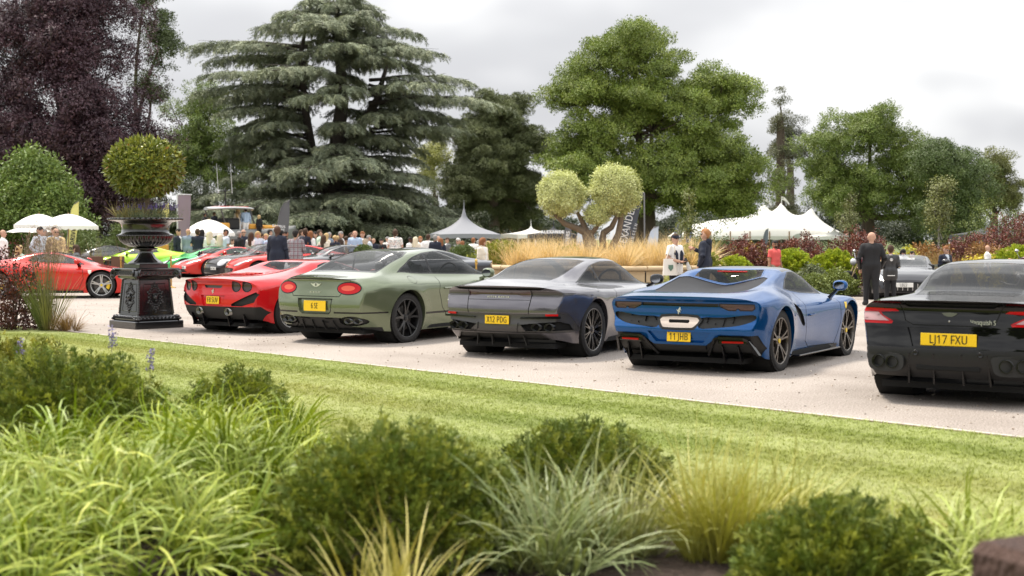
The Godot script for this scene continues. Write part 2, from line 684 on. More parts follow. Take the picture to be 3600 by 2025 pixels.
func bar(g: Geo, a: Vector3, b: Vector3, across: Vector3, wa: float, wb: float, ta: float, tb: float) -> void:
	var up := (b - a).normalized().cross(across).normalized()
	var q := []
	for e in [[a, wa, ta], [b, wb, tb]]:
		for k in [[-1, -1], [1, -1], [1, 1], [-1, 1]]: q.append(e[0] + across * e[1] * 0.5 * k[0] + up * e[2] * 0.5 * k[1])
	var mid := (a + b) * 0.5
	g.out_quad(q[0], q[1], q[2], q[3], mid)
	g.out_quad(q[4], q[5], q[6], q[7], mid)
	for i in 4: g.out_quad(q[i], q[(i + 1) % 4], q[4 + (i + 1) % 4], q[4 + i], mid)

var wheel_store := {}
func wheels(c: Car, st: Dictionary) -> void:
	for w in 2:
		for s in [1.0, -1.0]:
			var R: float = c.radius[w]
			var wd: float = st.get("wide", [0.3, 0.25])[w]
			var rim: float = st.get("rim", 0.27)
			var key := "%s%.3f%.2f" % [st.get("key", "x"), R, wd]
			if not wheel_store.has(key): wheel_store[key] = wheel_parts(R, wd, rim, st)
			var o := Node3D.new()
			o.name = "wheel"
			c.root.add_child(o, true)
			o.position = Vector3(s * (c.wide - wd * 0.5 - st.get("inset", [0.03, 0.03])[w]), R - 0.004, c.len * 0.5 - c.axles[w])
			if s < 0.0: o.rotation.y = PI
			for e in wheel_store[key]:
				var pm: MeshInstance3D = part(e[0], e[1], e[2], o)
				if e[0] == "brake_caliper" and s < 0.0: pm.rotation.x = PI

func wheel_parts(R: float, wd: float, rim: float, st: Dictionary) -> Array:
	var xf := Transform3D(Basis(Vector3(0, 1, 0), Vector3(1, 0, 0), Vector3(0, 0, -1)), Vector3.ZERO)
	var t := Geo.new()
	var pr := [Vector2(rim - 0.005, -0.42 * wd), Vector2(rim + 0.02, -0.49 * wd), Vector2(R - 0.035, -0.5 * wd), Vector2(R - 0.012, -0.46 * wd), Vector2(R, -0.40 * wd)]
	for k in [-0.24, -0.08, 0.08, 0.24]:
		for d in [[-0.025, 0.0], [-0.025, 0.0], [-0.02, 0.009], [0.02, 0.009], [0.025, 0.0], [0.025, 0.0]]: pr.append(Vector2(R - d[1], (k + d[0]) * wd))
	pr.append_array([Vector2(R, 0.40 * wd), Vector2(R - 0.012, 0.46 * wd), Vector2(R - 0.035, 0.5 * wd), Vector2(rim + 0.02, 0.49 * wd), Vector2(rim + 0.008, 0.475 * wd), Vector2(rim - 0.002, 0.44 * wd)])
	t.lathe(pr, 44, xf)
	# tread blocks: short ribs across the shoulders
	for i in 44:
		var a := TAU * i / 44
		for sd in [-1.0, 1.0]:
			var b := Basis(Vector3(1, 0, 0), a)
			t.box(b * Vector3(sd * 0.38 * wd, R - 0.004, 0), Vector3(0.17 * wd, 0.014, R * TAU / 44 * 0.78), b)
	var rm := Geo.new()
	var o := 0.46 * wd
	rm.lathe([Vector2(rim + 0.006, o - 0.004), Vector2(rim + 0.004, o + 0.004), Vector2(rim - 0.008, o + 0.003), Vector2(rim - 0.014, o - 0.008), Vector2(rim - 0.02, o - 0.05), Vector2(rim - 0.03, -0.4 * wd)].map(func(p): return p), 40, xf)
	var n: int = st.get("spokes", 5)
	var hub: float = st.get("dish", 0.02)
	var sp := Geo.new()
	for i in n:
		var a0 := TAU * i / n
		for tw in st.get("split", [0.0]):
			var a1: float = a0 + tw
			var ah: float = a0 + tw * st.get("root", 0.3)
			var p0 := Vector3(o - 0.02 - hub, cos(ah) * 0.05, sin(ah) * 0.05)
			var p1 := Vector3(o - 0.012 - hub * 0.5, cos(lerpf(ah, a1, 0.55)) * rim * 0.6, sin(lerpf(ah, a1, 0.55)) * rim * 0.6)
			var p2 := Vector3(o - 0.014, cos(a1) * (rim - 0.012), sin(a1) * (rim - 0.012))
			var ac := Vector3(0, -sin(a1), cos(a1))
			var w0: float = st.get("w", [0.04, 0.03])[0]
			var w1: float = st.get("w", [0.04, 0.03])[1]
			bar(sp, p0, p1, ac, w0, (w0 + w1) * 0.5, 0.035, 0.03)
			bar(sp, p1, p2, ac, (w0 + w1) * 0.5, w1, 0.03, 0.025)
	sp.lathe([Vector2(0.075, o - 0.06 - hub), Vector2(0.075, o - 0.012 - hub), Vector2(0.06, o - 0.002 - hub), Vector2(0.0, o - 0.002 - hub)], 16, xf)
	var cap := Geo.new()
	cap.lathe([Vector2(0.03, o - 0.004 - hub), Vector2(0.03, o + 0.006 - hub), Vector2(0.03, o + 0.006 - hub), Vector2(0.0, o + 0.007 - hub)], 14, xf)
	var disc := Geo.new()
	disc.lathe([Vector2(0.07, 0.02), Vector2(0.19, 0.02), Vector2(0.19, 0.02), Vector2(0.19, 0.05), Vector2(0.19, 0.05), Vector2(0.07, 0.05)], 28, xf)
	disc.lathe([Vector2(rim - 0.03, -0.06), Vector2(0.0, -0.06)], 24, xf)
	var cal := Geo.new()
	var rows := []
	for i in 7:
		var a := deg_to_rad(st.get("caliper_at", 20.0) - 32.0 + 64.0 * i / 6)
		var ln := PackedVector3Array()
		for e in [[0.13, 0.0], [0.215, 0.0], [0.215, 0.09], [0.13, 0.09]]: ln.append(Vector3(e[1], sin(a) * e[0], cos(a) * e[0]))
		rows.append(ln)
	cal.skin(rows, true, 1.0)
	var rimm: Material = st.get("mat", mat("wheel_black", 0.01, 0.01, 0.011, 0.25, 0.3, {"clearcoat": 0.7}))
	return [["tyre", t.mesh(), mat("tyre", 0.018, 0.017, 0.017, 0.82)], ["rim", rm.mesh(), st.get("lip", rimm)], ["spokes", sp.mesh(), rimm], ["centre_cap", cap.mesh(), st.get("cap", rimm)], ["brake_disc", disc.mesh(), mat("disc", 0.09, 0.085, 0.08, 0.5, 0.6)], ["brake_caliper", cal.mesh(), st.get("caliper", mat("caliper_black", 0.01, 0.01, 0.01, 0.4))]]

# an oval mirror housing on a stalk; sd = +1 right, -1 left
func mirror(c: Car, t: float, x: float, y: float, m: Material, stalk: Material, s := Vector3(0.11, 0.075, 0.06), drop := 0.12) -> void:
	for sd in [1.0, -1.0]:
		var g := Geo.new()
		var at := Vector3(sd * x, y, c.len * 0.5 - t)
		var rows := []
		for i in 7:
			var u := float(i) / 6
			var k := [0.72, 0.95, 1.0, 0.94, 0.8, 0.55, 0.12][i] as float
			var ln := PackedVector3Array()
			for j in 14:
				var a := TAU * j / 14
				ln.append(at + Vector3(signf(cos(a)) * pow(absf(cos(a)), 0.8) * s.x * k, signf(sin(a)) * pow(absf(sin(a)), 0.8) * s.y * k, s.z * (1.0 - 2.6 * u)))
			rows.append(ln)
		g.skin(rows, true, 1.0)
		var ho := part("wing_mirror", g.mesh(), m, c.root)
		var gl := Geo.new()
		var fan := []
		for j in 14:
			var a := TAU * j / 14
			fan.append(at + Vector3(signf(cos(a)) * pow(absf(cos(a)), 0.8) * s.x * 0.7, signf(sin(a)) * pow(absf(sin(a)), 0.8) * s.y * 0.7, s.z * 0.97))
		gl.face(fan)
		part("mirror_glass", gl.mesh(), mat("mirror_glass", 0.6, 0.62, 0.65, 0.03, 1.0), ho)
		var sk := Geo.new()
		bar(sk, at + Vector3(-sd * s.x * 0.4, -s.y * 0.7, -0.02), at + Vector3(-sd * (s.x + 0.06), -drop - s.y * 0.4, -0.04), Vector3(0, 0, 1), 0.06, 0.09, 0.03, 0.04)
		part("stalk", sk.mesh(), stalk, ho)

func number_plate(c: Car, words: String, at: Vector3, s: Vector2, yellow := true, tilt := 0.0, squeeze := 0.8, letter := 0.62, front := false) -> void:
	var b := Basis(Vector3.RIGHT, tilt)
	if front: b = Basis(Vector3.UP, PI) * b
	var g := Geo.new()
	g.box(Vector3.ZERO, Vector3(s.x, s.y, 0.012), Basis.IDENTITY, 0.004)
	var p := part("number_plate", g.mesh(), mat("plate_yellow", 0.88, 0.56, 0.012, 0.35) if yellow else mat("plate_white", 0.75, 0.75, 0.72, 0.35), c.root, Transform3D(b, at))
	if words: lettering(words, s.y * letter, mat("plate_ink", 0.006, 0.006, 0.007, 0.5), p, Transform3D(Basis.IDENTITY, Vector3(0, 0, 0.0085)), false, 0.003, squeeze * 1.08)

func pipe(c: Car, at: Vector3, rx: float, ry: float, depth: float, m: Material, inner: Material = null) -> void:
	var g := Geo.new()
	var xf := Transform3D(Basis(Vector3(rx, 0, 0), Vector3(0, 0, 1), Vector3(0, -ry, 0)), at)
	g.lathe([Vector2(1, -depth), Vector2(1, 0), Vector2(0.98, 0.006), Vector2(0.9, 0.006), Vector2(0.84, -0.01), Vector2(0.82, -depth)], 20, xf)
	var o := part("exhaust_pipe", g.mesh(), m, c.root)
	var b := Geo.new()
	b.lathe([Vector2(0.83, -depth * 0.8), Vector2(0.0, -depth * 0.8)], 16, xf)
	part("exhaust_opening", b.mesh(), inner if inner else mat("soot", 0.004, 0.004, 0.004, 0.95), o)  # plain near black disc closes the pipe

func cabin(c: Car, t0: float, t1: float, y: float, w: float, seat: Material, dash_t: float, wheel_side := 1.0) -> void:
	var g := Geo.new()
	g.box(Vector3(0, y - 0.32, c.len * 0.5 - (t0 + t1) * 0.5), Vector3(w * 2, 0.04, t1 - t0))
	for s in [-1.0, 1.0]: g.box(Vector3(s * w, y - 0.17, c.len * 0.5 - (t0 + t1) * 0.5), Vector3(0.04, 0.3, t1 - t0))
	g.box(Vector3(0, y - 0.17, c.len * 0.5 - t0), Vector3(w * 2, 0.3, 0.04))
	g.box(Vector3(0, y - 0.12, c.len * 0.5 - dash_t), Vector3(w * 1.96, 0.26, 0.3), Basis.IDENTITY, 0.06)
	part("cabin_lining", g.mesh(), mat("lining", 0.012, 0.012, 0.013, 0.85), c.root)
	for s in [-1.0, 1.0]:
		var q := Geo.new()
		var z := c.len * 0.5 - (dash_t - 0.95)
		q.box(Vector3(s * 0.37, y - 0.16, z + 0.10), Vector3(0.46, 0.5, 0.14), Basis(Vector3.RIGHT, 0.3), 0.05)
		q.box(Vector3(s * 0.37, y + 0.10, z + 0.20), Vector3(0.24, 0.16, 0.09), Basis(Vector3.RIGHT, 0.2), 0.04)
		q.box(Vector3(s * 0.37, y - 0.3, z - 0.15), Vector3(0.48, 0.14, 0.5), Basis.IDENTITY, 0.05)
		part("seat", q.mesh(), seat, c.root)
	var st := Geo.new()
	var pts := []
	var rad := []
	for i in 21:
		var a := TAU * i / 20
		pts.append(Vector3(0.37 * wheel_side + cos(a) * 0.18, y + 0.02 + sin(a) * 0.17, c.len * 0.5 - dash_t + 0.34 - sin(a) * 0.06))
		rad.append(0.016)
	st.tube(pts, rad, 6, false)
	bar(st, pts[0], pts[10], Vector3(0, 0.9, -0.3), 0.05, 0.05, 0.02, 0.02)
	part("steering_wheel", st.mesh(), mat("lining", 0.012, 0.012, 0.013, 0.85), c.root)

func car_done(c: Car, floor_y := 0.16) -> void:
	part("body", skin_mesh(c.tris), c.paint, c.root)
	var g := Geo.new()
	g.box(Vector3(0, floor_y, 0.0), Vector3(c.wide * 2 - 0.52, 0.06, c.len - 0.5))
	g.box(Vector3(0, floor_y + 0.03, 0.0), Vector3(c.wide * 2 - 0.14, 0.05, c.axles[1] - c.axles[0] - 0.8), Basis.IDENTITY)
	part("underbody", g.mesh(), mat("liner", 0.006, 0.006, 0.006, 0.9), c.root)

func car_place(called: String, label: String, axle: Vector2, heading: float, d: Dictionary, group := "") -> Node3D:
	# axle: where the middle of the rear axle stands; heading: degrees to the right of straight away from the camera
	var a := deg_to_rad(heading)
	var off: float = d.len * 0.5 - d.axles[0]
	return thing(called, label, "car", Vector3(axle.x + sin(a) * off, 0, axle.y - cos(a) * off), -a, group)

# ---------------------------------------------------------------- the five cars parked along the lawn, and the ones beyond
func paint(key: String, r: float, g: float, b: float, metal := 0.25, rough := 0.32) -> StandardMaterial3D:
	return mat(key, r, g, b, rough, metal, {"clearcoat": 1.0, "clearcoat_roughness": 0.02, "metallic_specular": 0.3})

func gloss_black() -> StandardMaterial3D: return mat("gloss_black", 0.006, 0.006, 0.007, 0.12, 0.0, {"clearcoat": .7, "clearcoat_roughness": 0.03, "metallic_specular": .15})
func matt_black() -> StandardMaterial3D: return mat("matt_black", 0.012, 0.012, 0.012, 0.6)
func glass(k: String, a: float, r := 0.02, g := 0.024, b := 0.024) -> StandardMaterial3D: return mat("glass_" + k, r, g, b, 0.02, 0.0, {"alpha": a, "metallic_specular": 0.24})
func chrome() -> StandardMaterial3D: return mat("chrome", 0.80, 0.79, 0.78, 0.32, 1.0)
func red_lens() -> StandardMaterial3D: return mat("red_lens", 0.50, 0.006, 0.010, 0.12, 0.0, {"clearcoat": 0.35, "clearcoat_roughness": 0.02, "metallic_specular": 0.25})
func dark_lens() -> StandardMaterial3D: return mat("dark_lens", 0.05, 0.012, 0.012, 0.06, 0.0, {"clearcoat": 1.0, "clearcoat_roughness": 0.02})

const MID := [
	[0.0, .24, .84, .50, .90, .74, .76, .86, .45, .905, .915],
	[.25, .20, .94, .50, .96, .77, .80, .89, .50, .93, .945],
	[.75, .15, .975, .48, .985, .82, .81, .93, .54, .965, .96],
	[1.2, .14, .97, .46, .97, .82, .77, .96, .57, 1.02, .975],
	[1.55, .14, .95, .45, .945, .79, .76, .95, .58, 1.10, 1.0],
	[1.78, .14, .945, .45, .94, .78, .76, .94, .58, 1.155, 1.16],
	[2.2, .14, .945, .45, .94, .77, .76, .92, .57, 1.17, 1.20],
	[2.7, .14, .95, .45, .945, .75, .75, .89, .56, 1.09, 1.13],
	[3.2, .14, .965, .44, .965, .74, .73, .85, .54, .925, .96],
	[3.6, .14, .975, .42, .975, .74, .70, .80, .40, .79, .785],
	[4.2, .14, .92, .38, .93, .64, .60, .68, .30, .65, .64],
	[4.5, .15, .76, .34, .80, .52, .50, .56, .25, .55, .55],
	[4.6, .17, .64, .32, .66, .44, .42, .47, .20, .47, .475]]
const GT := [
	[0.0, .26, .80, .55, .86, .86, .66, .94, .36, .955, .96],
	[.30, .21, .92, .55, .955, .875, .68, .965, .46, .985, .995],
	[.80, .19, .965, .52, .986, .885, .69, .975, .50, 1.055, 1.075],
	[1.3, .18, .955, .50, .965, .86, .69, .965, .52, 1.19, 1.225],
	[1.9, .17, .925, .47, .935, .83, .70, .95, .53, 1.265, 1.30],
	[2.3, .17, .92, .46, .93, .82, .71, .935, .53, 1.265, 1.315],
	[2.75, .17, .93, .46, .94, .81, .72, .92, .52, 1.17, 1.225],
	[3.3, .17, .95, .46, .965, .79, .72, .90, .51, .935, .965],
	[3.9, .17, .965, .44, .97, .77, .68, .86, .40, .88, .885],
	[4.4, .17, .90, .40, .93, .68, .58, .76, .30, .78, .79],
	[4.63, .18, .76, .36, .80, .58, .52, .66, .27, .68, .69],
	[4.72, .20, .66, .34, .68, .50, .46, .58, .25, .60, .61]]

func side_glass(c: Car, pts: Array, gl: Material, trim: Material, w := 0.018, split := []) -> void:
	cut(c, "side_window", pts, 0, gl, {"both": true, "trim": w * 2.0, "trim_mat": trim, "trim_name": "window_frame", "depth": 0.004})

func door_lines(c: Car, pts: Array, hx: float, hy: float, handle: Material) -> void:
	seam(c, pts, 1, 0.011, true)
	for s in [1, 2]:
		var found := 0.0
		for t in c.tris:
			if (t[3][s] as Rect2).grow(.06).has_point(Vector2(hx, hy)) and _meets(c, t, s):
				var q := _flat(c, t[0], s)
				if absf(q.x - hx) < 0.12 and absf(q.y - hy) < 0.06: found = t[0][0].x
		if found == 0.0: continue
		var g := Geo.new()
		g.box(Vector3(found + signf(found) * 0.012, hy, c.len * 0.5 - hx), Vector3(0.026, 0.026, 0.2), Basis.IDENTITY, 0.01)
		part("door_handle", g.mesh(), handle, c.root)

func green_coupe() -> void:
	var d := {"len": 4.85, "wide": 0.985, "axles": [1.02, 3.87], "radius": [0.372, 0.372], "rear_bow": 0.17, "nose_bow": 0.25, "nt": 64,
		"keys": [
			[0.0, .24, .80, .55, .845, .80, .72, .935, .40, .985, .995],
			[.28, .21, .92, .55, .945, .86, .78, .985, .52, 1.005, 1.015],
			[.62, .19, .965, .55, .98, .88, .80, 1.02, .64, 1.06, 1.075],
			[1.1, .18, .975, .52, .99, .88, .81, 1.04, .64, 1.225, 1.25],
			[1.6, .18, .955, .50, .968, .87, .81, 1.015, .63, 1.345, 1.37],
			[2.1, .18, .94, .50, .955, .86, .81, 1.0, .62, 1.375, 1.405],
			[2.6, .18, .94, .50, .955, .85, .81, .99, .60, 1.33, 1.375],
			[3.1, .18, .95, .50, .965, .84, .80, .98, .57, 1.14, 1.19],
			[3.5, .18, .96, .50, .975, .83, .78, .97, .54, .99, 1.015],
			[4.1, .18, .955, .48, .965, .80, .72, .90, .40, .94, .95],
			[4.6, .2, .86, .44, .88, .72, .62, .83, .32, .86, .87],
			[4.85, .22, .70, .42, .72, .62, .52, .72, .30, .745, .75]],
		"rear": [[.2, -.16], [.34, -.05], [.46, .0], [.60, .02], [.72, .0], [.86, -.03], [.95, -.04], [.985, .0]],
		"nose": [[.2, -.1], [.4, .0], [.6, .02], [.75, -.05]]}
	var p := paint("sage_paint", .165, .195, .118, 0.55, 0.2)
	var root := car_place("parked_car", "sage green luxury coupe with oval red tail lights and black wheels", Vector2(-2.36, -21.95), 34, d)
	var c := car_new(root, p, d)
	arches(c)
	cut(c, "rear_window", [Vector2(.66, -.95), Vector2(.66, .95), Vector2(1.30, .9), Vector2(1.52, .72), Vector2(1.56, 0), Vector2(1.52, -.72), Vector2(1.30, -.9)], 0, glass("clear", 0.45, .03, .033, .034), {"trim": 0.05, "trim_mat": gloss_black(), "trim_name": "window_frame"})
	var gl := glass("side", 0.5)
	cut(c, "rear_side_window", [Vector2(1.02, 1.80), Vector2(1.12, 1.58), Vector2(1.4, 1.28), Vector2(1.72, 1.12), Vector2(1.78, 1.90), Vector2(1.3, 1.92)], 0, gl, {"both": true, "trim": 0.05, "trim_mat": gloss_black(), "trim_name": "window_frame"})
	cut(c, "side_window", [Vector2(1.83, 1.90), Vector2(1.77, 1.10), Vector2(2.2, 1.04), Vector2(2.65, 1.06), Vector2(3.0, 1.2), Vector2(3.34, 1.75), Vector2(3.36, 1.93)], 0, gl, {"both": true, "trim": 0.05, "trim_mat": gloss_black(), "trim_name": "window_frame"})
	cut(c, "windscreen", [Vector2(2.62, -.84), Vector2(2.58, 0), Vector2(2.62, .84), Vector2(3.42, .95), Vector2(3.46, 0), Vector2(3.42, -.95)], 0, gl, {"trim": 0.03, "trim_mat": gloss_black(), "trim_name": "window_frame"})
	cut(c, "lamp_core", ring(.585, .842, .115, .040, 22), 3, mat("lamp_core", .75, .09, .035, .2, 0, {"clearcoat": .5}), {"both": true, "depth": -.004})
	cut(c, "tail_light", ring(.60, .838, .185, .082, 28), 3, red_lens(), {"both": true, "depth": -0.006, "trim": 0.016, "trim_mat": gloss_black(), "trim_name": "lamp_surround"})
	cut(c, "plate_recess", [Vector2(-.33, .675), Vector2(.33, .675), Vector2(.30, .50), Vector2(.26, .462), Vector2(-.26, .462), Vector2(-.30, .50)], 3, p, {"depth": 0.035, "trim": 0.01, "trim_mat": gloss_black(), "trim_name": "recess_edge"})
	cut(c, "exhaust_surround", ring(.63, .355, .20, .072, 24), 3, matt_black(), {"both": true, "depth": 0.05})
	cut(c, "diffuser", [Vector2(-.46, .405), Vector2(.46, .405), Vector2(.60, .275), Vector2(.9, .262), Vector2(.9, .19), Vector2(-.9, .19), Vector2(-.9, .262), Vector2(-.60, .275)], 3, matt_black(), {"depth": 0.02})
	for x in [-.30, -.10, .10, .30]:
		var g := Geo.new()
		bar(g, Vector3(x, .36, rear_z(c, x, .36) - 0.012), Vector3(x * 1.08, .22, rear_z(c, x, .22) - .005), Vector3(1, 0, 0), .008, .008, .03, .04)
		part("diffuser_fin", g.mesh(), matt_black(), root)
	seam(c, [Vector2(-.95, .478), Vector2(-.36, .478)], 3, .022, true, "bumper_strip", gloss_black(), -0.003)
	seam(c, [Vector2(-.62, .955), Vector2(-.60, .9), Vector2(-.45, .715), Vector2(.45, .715), Vector2(.60, .9), Vector2(.62, .955)], 3, .010)
	seam(c, [Vector2(-.66, .965), Vector2(-.3, .975), Vector2(.3, .975), Vector2(.66, .965)], 3, .014, false, "boot_lip_gap")
	door_lines(c, [Vector2(1.84, .98), Vector2(1.80, .75), Vector2(1.90, .50), Vector2(2.06, .36), Vector2(3.2, .34), Vector2(3.36, .6), Vector2(3.36, .96)], 2.02, .80, p)
	seam(c, [Vector2(1.46, .43), Vector2(3.4, .43)], 1, .03, true, "sill_strip", gloss_black(), -0.002)
	seam(c, ring(1.16, .945, .085, .055, 24, 0.0, TAU * 0.97), 1, .006, true)
	number_plate(c, "6 SE", Vector3(0, .572, rear_z(c, 0, .57) - .015), Vector2(.43, .155), true, -0.03, 0.62, 0.5)
	for x in [.555, .70]:
		for s in [-1.0, 1.0]: pipe(c, Vector3(s * x, .355, rear_z(c, x, .355) - .012), .068, .044, .12, mat("dark_chrome", .12, .12, .125, .15, 1.0))
	var e := Geo.new()
	e.prism(PackedVector2Array([Vector2(-.105, .022), Vector2(-.06, .012), Vector2(0, .03), Vector2(.06, .012), Vector2(.105, .022), Vector2(.06, -.016), Vector2(.02, -.03), Vector2(-.02, -.03), Vector2(-.06, -.016)]), .01)
	var em := part("winged_badge", e.mesh(), chrome(), root, Transform3D(Basis.IDENTITY, Vector3(0, .885, rear_z(c, 0, .885) + .004)))
	lettering("B", .036, matt_black(), em, Transform3D(Basis.IDENTITY, Vector3(0, 0, .006)))
	lettering("B E N T L E Y", .026, chrome(), root, Transform3D(Basis.IDENTITY, Vector3(0, .775, rear_z(c, 0, .775) + .004)), true, .004, 1.0)
	mirror(c, 3.02, 1.04, 1.015, p, p, Vector3(.115, .08, .06), .06)
	wheels(c, {"key": "green", "wide": [.30, .28], "rim": .29, "spokes": 5, "split": [-.26, .26], "root": .35, "w": [.036, .03], "dish": .03})
	cabin(c, 1.0, 3.4, .98, .72, mat("seat_pale", .10, .10, .095, .8), 3.15)
	car_done(c, .19)

func red_supercar() -> void:
	var d := {"len": 4.61, "wide": 0.985, "axles": [.90, 3.55], "radius": [0.36, 0.345], "rear_bow": 0.20, "nose_bow": 0.34, "nt": 60, "keys": MID,
		"rear": [[.2, -.20], [.34, -.06], [.50, -.02], [.60, -.02], [.72, -.045], [.82, -.05], [.885, .015], [.92, .02]], "nose": [[.15, -.1], [.3, .0], [.5, -.05]]}
	var p := paint("bright_red_paint", .60, .008, .012, 0.1, 0.3)
	var root := car_place("parked_car", "bright red supercar with twin round tail lights beside the sage green coupe", Vector2(-4.42, -24.1), 36, d)
	var c := car_new(root, p, d)
	arches(c)
	mid_glass(c, glass("clear", 0.45, .03, .033, .034), p)
	for x in [.50, .70]:
		cut(c, "tail_light", ring(x, .785, .075, .075, 22), 3, mat("tail_dark", .03, .008, .008, .08, 0, {"clearcoat": 1.0}), {"both": true, "depth": 0.012, "trim": 0.014, "trim_mat": gloss_black(), "trim_name": "lamp_ring"})
	cut(c, "centre_vent", [Vector2(-.22, .80), Vector2(.22, .80), Vector2(.18, .755), Vector2(-.18, .755)], 3, mat("vent_grey", .12, .12, .13, .4, .6), {"depth": 0.03})
	cut(c, "side_vent", [Vector2(.90, .66), Vector2(.86, .70), Vector2(.42, .50), Vector2(.42, .465), Vector2(.62, .465), Vector2(.84, .53)], 3, matt_black(), {"both": true, "depth": 0.05})
	cut(c, "plate_recess", [Vector2(-.29, .635), Vector2(.29, .635), Vector2(.24, .46), Vector2(-.24, .46)], 3, p, {"depth": 0.03})
	cut(c, "rear_bumper_insert", [Vector2(-.88, .455), Vector2(.88, .455), Vector2(.93, .36), Vector2(.80, .19), Vector2(-.80, .19), Vector2(-.93, .36)], 3, matt_black(), {"depth": 0.012})
	seam(c, [Vector2(-.84, .415), Vector2(-.60, .405)], 3, .016, true, "reflector", red_lens(), -0.004)
	number_plate(c, "F8 SUV", Vector3(0, .555, rear_z(c, 0, .555) - .012), Vector2(.30, .125), true, -0.05, 0.72, 0.62)
	for s in [-1.0, 1.0]: pipe(c, Vector3(s * .34, .37, rear_z(c, .34, .37) + .03), .062, .062, .2, mat("steel_tip", .25, .245, .24, .2, 1.0))
	for x in [-.62, -.30, .30, .62]:
		var g := Geo.new()
		bar(g, Vector3(x, .33, rear_z(c, x, .33)), Vector3(x, .15, rear_z(c, x, .2) + .04), Vector3(1, 0, 0), .016, .016, .03, .10)
		part("diffuser_fin", g.mesh(), gloss_black(), root)
	horse(root, Vector3(0, .70, rear_z(c, 0, .70) + .006), .045, chrome())
	cut(c, "engine_vent", [Vector2(.55, -.28), Vector2(.55, .28), Vector2(1.0, .36), Vector2(1.0, -.36)], 0, matt_black(), {"depth": 0.02})
	for k in 5:
		var g := Geo.new()
		g.box(Vector3(0, .965 + k * .004, c.len * .5 - .60 - k * .09), Vector3(.34 + k * .015, .014, .045), Basis(Vector3.RIGHT, .1), .004)
		part("vent_slat", g.mesh(), p, root)
	door_lines(c, [Vector2(1.95, .92), Vector2(1.88, .6), Vector2(2.0, .25), Vector2(3.05, .22), Vector2(3.12, .6), Vector2(3.1, .84)], 2.1, .68, matt_black())
	mirror(c, 2.95, .98, .96, p, matt_black(), Vector3(.105, .065, .06), .09)
	wheels(c, {"key": "redA", "wide": [.31, .25], "rim": .262, "spokes": 5, "split": [-.12, .12], "mat": mat("wheel_silver", .5, .5, .5, .25, .8), "cap": mat("cap_yellow", .8, .55, .02, .4), "caliper": mat("caliper_yellow", .75, .5, .02, .4)})
	cabin(c, 1.75, 3.1, .90, .70, mat("seat_red", .30, .012, .014, .7), 2.9)
	car_done(c, .15)

func mid_glass(c: Car, gl: Material, roof: Material) -> void:
	cut(c, "rear_window", [Vector2(1.60, -.66), Vector2(1.60, .66), Vector2(1.77, .62), Vector2(1.77, -.62)], 0, gl, {"trim": 0.02, "trim_mat": gloss_black(), "trim_name": "window_frame"})
	cut(c, "side_window", [Vector2(1.72, 1.85), Vector2(1.86, 1.3), Vector2(2.05, 1.12), Vector2(2.5, 1.1), Vector2(2.8, 1.3), Vector2(3.08, 1.78), Vector2(3.05, 1.93), Vector2(2.2, 1.94)], 0, gl, {"both": true, "trim": 0.03, "trim_mat": gloss_black(), "trim_name": "window_frame"})
	cut(c, "windscreen", [Vector2(2.42, -.86), Vector2(2.38, 0), Vector2(2.42, .86), Vector2(3.18, .97), Vector2(3.26, 0), Vector2(3.18, -.97)], 0, gl, {"trim": 0.03, "trim_mat": gloss_black(), "trim_name": "window_frame"})

func horse(root: Node3D, at: Vector3, h: float, m: Material) -> void:
	# a small rearing horse of chrome
	var o := [Vector2(-.2, -1), Vector2(0, -1), Vector2(.05, -.3), Vector2(.35, -.55), Vector2(.5, -.45), Vector2(.3, -.05), Vector2(.35, .2), Vector2(.7, .1), Vector2(.75, .25), Vector2(.4, .4), Vector2(.55, .75), Vector2(.35, 1.0), Vector2(.15, .8), Vector2(-.1, .4), Vector2(-.3, .1), Vector2(-.65, .35), Vector2(-.5, -.05), Vector2(-.28, -.3)]
	var g := Geo.new()
	g.prism(PackedVector2Array(o.map(func(v): return v * h)), .008)
	part("horse_badge", g.mesh(), m, root, Transform3D(Basis.IDENTITY, at))

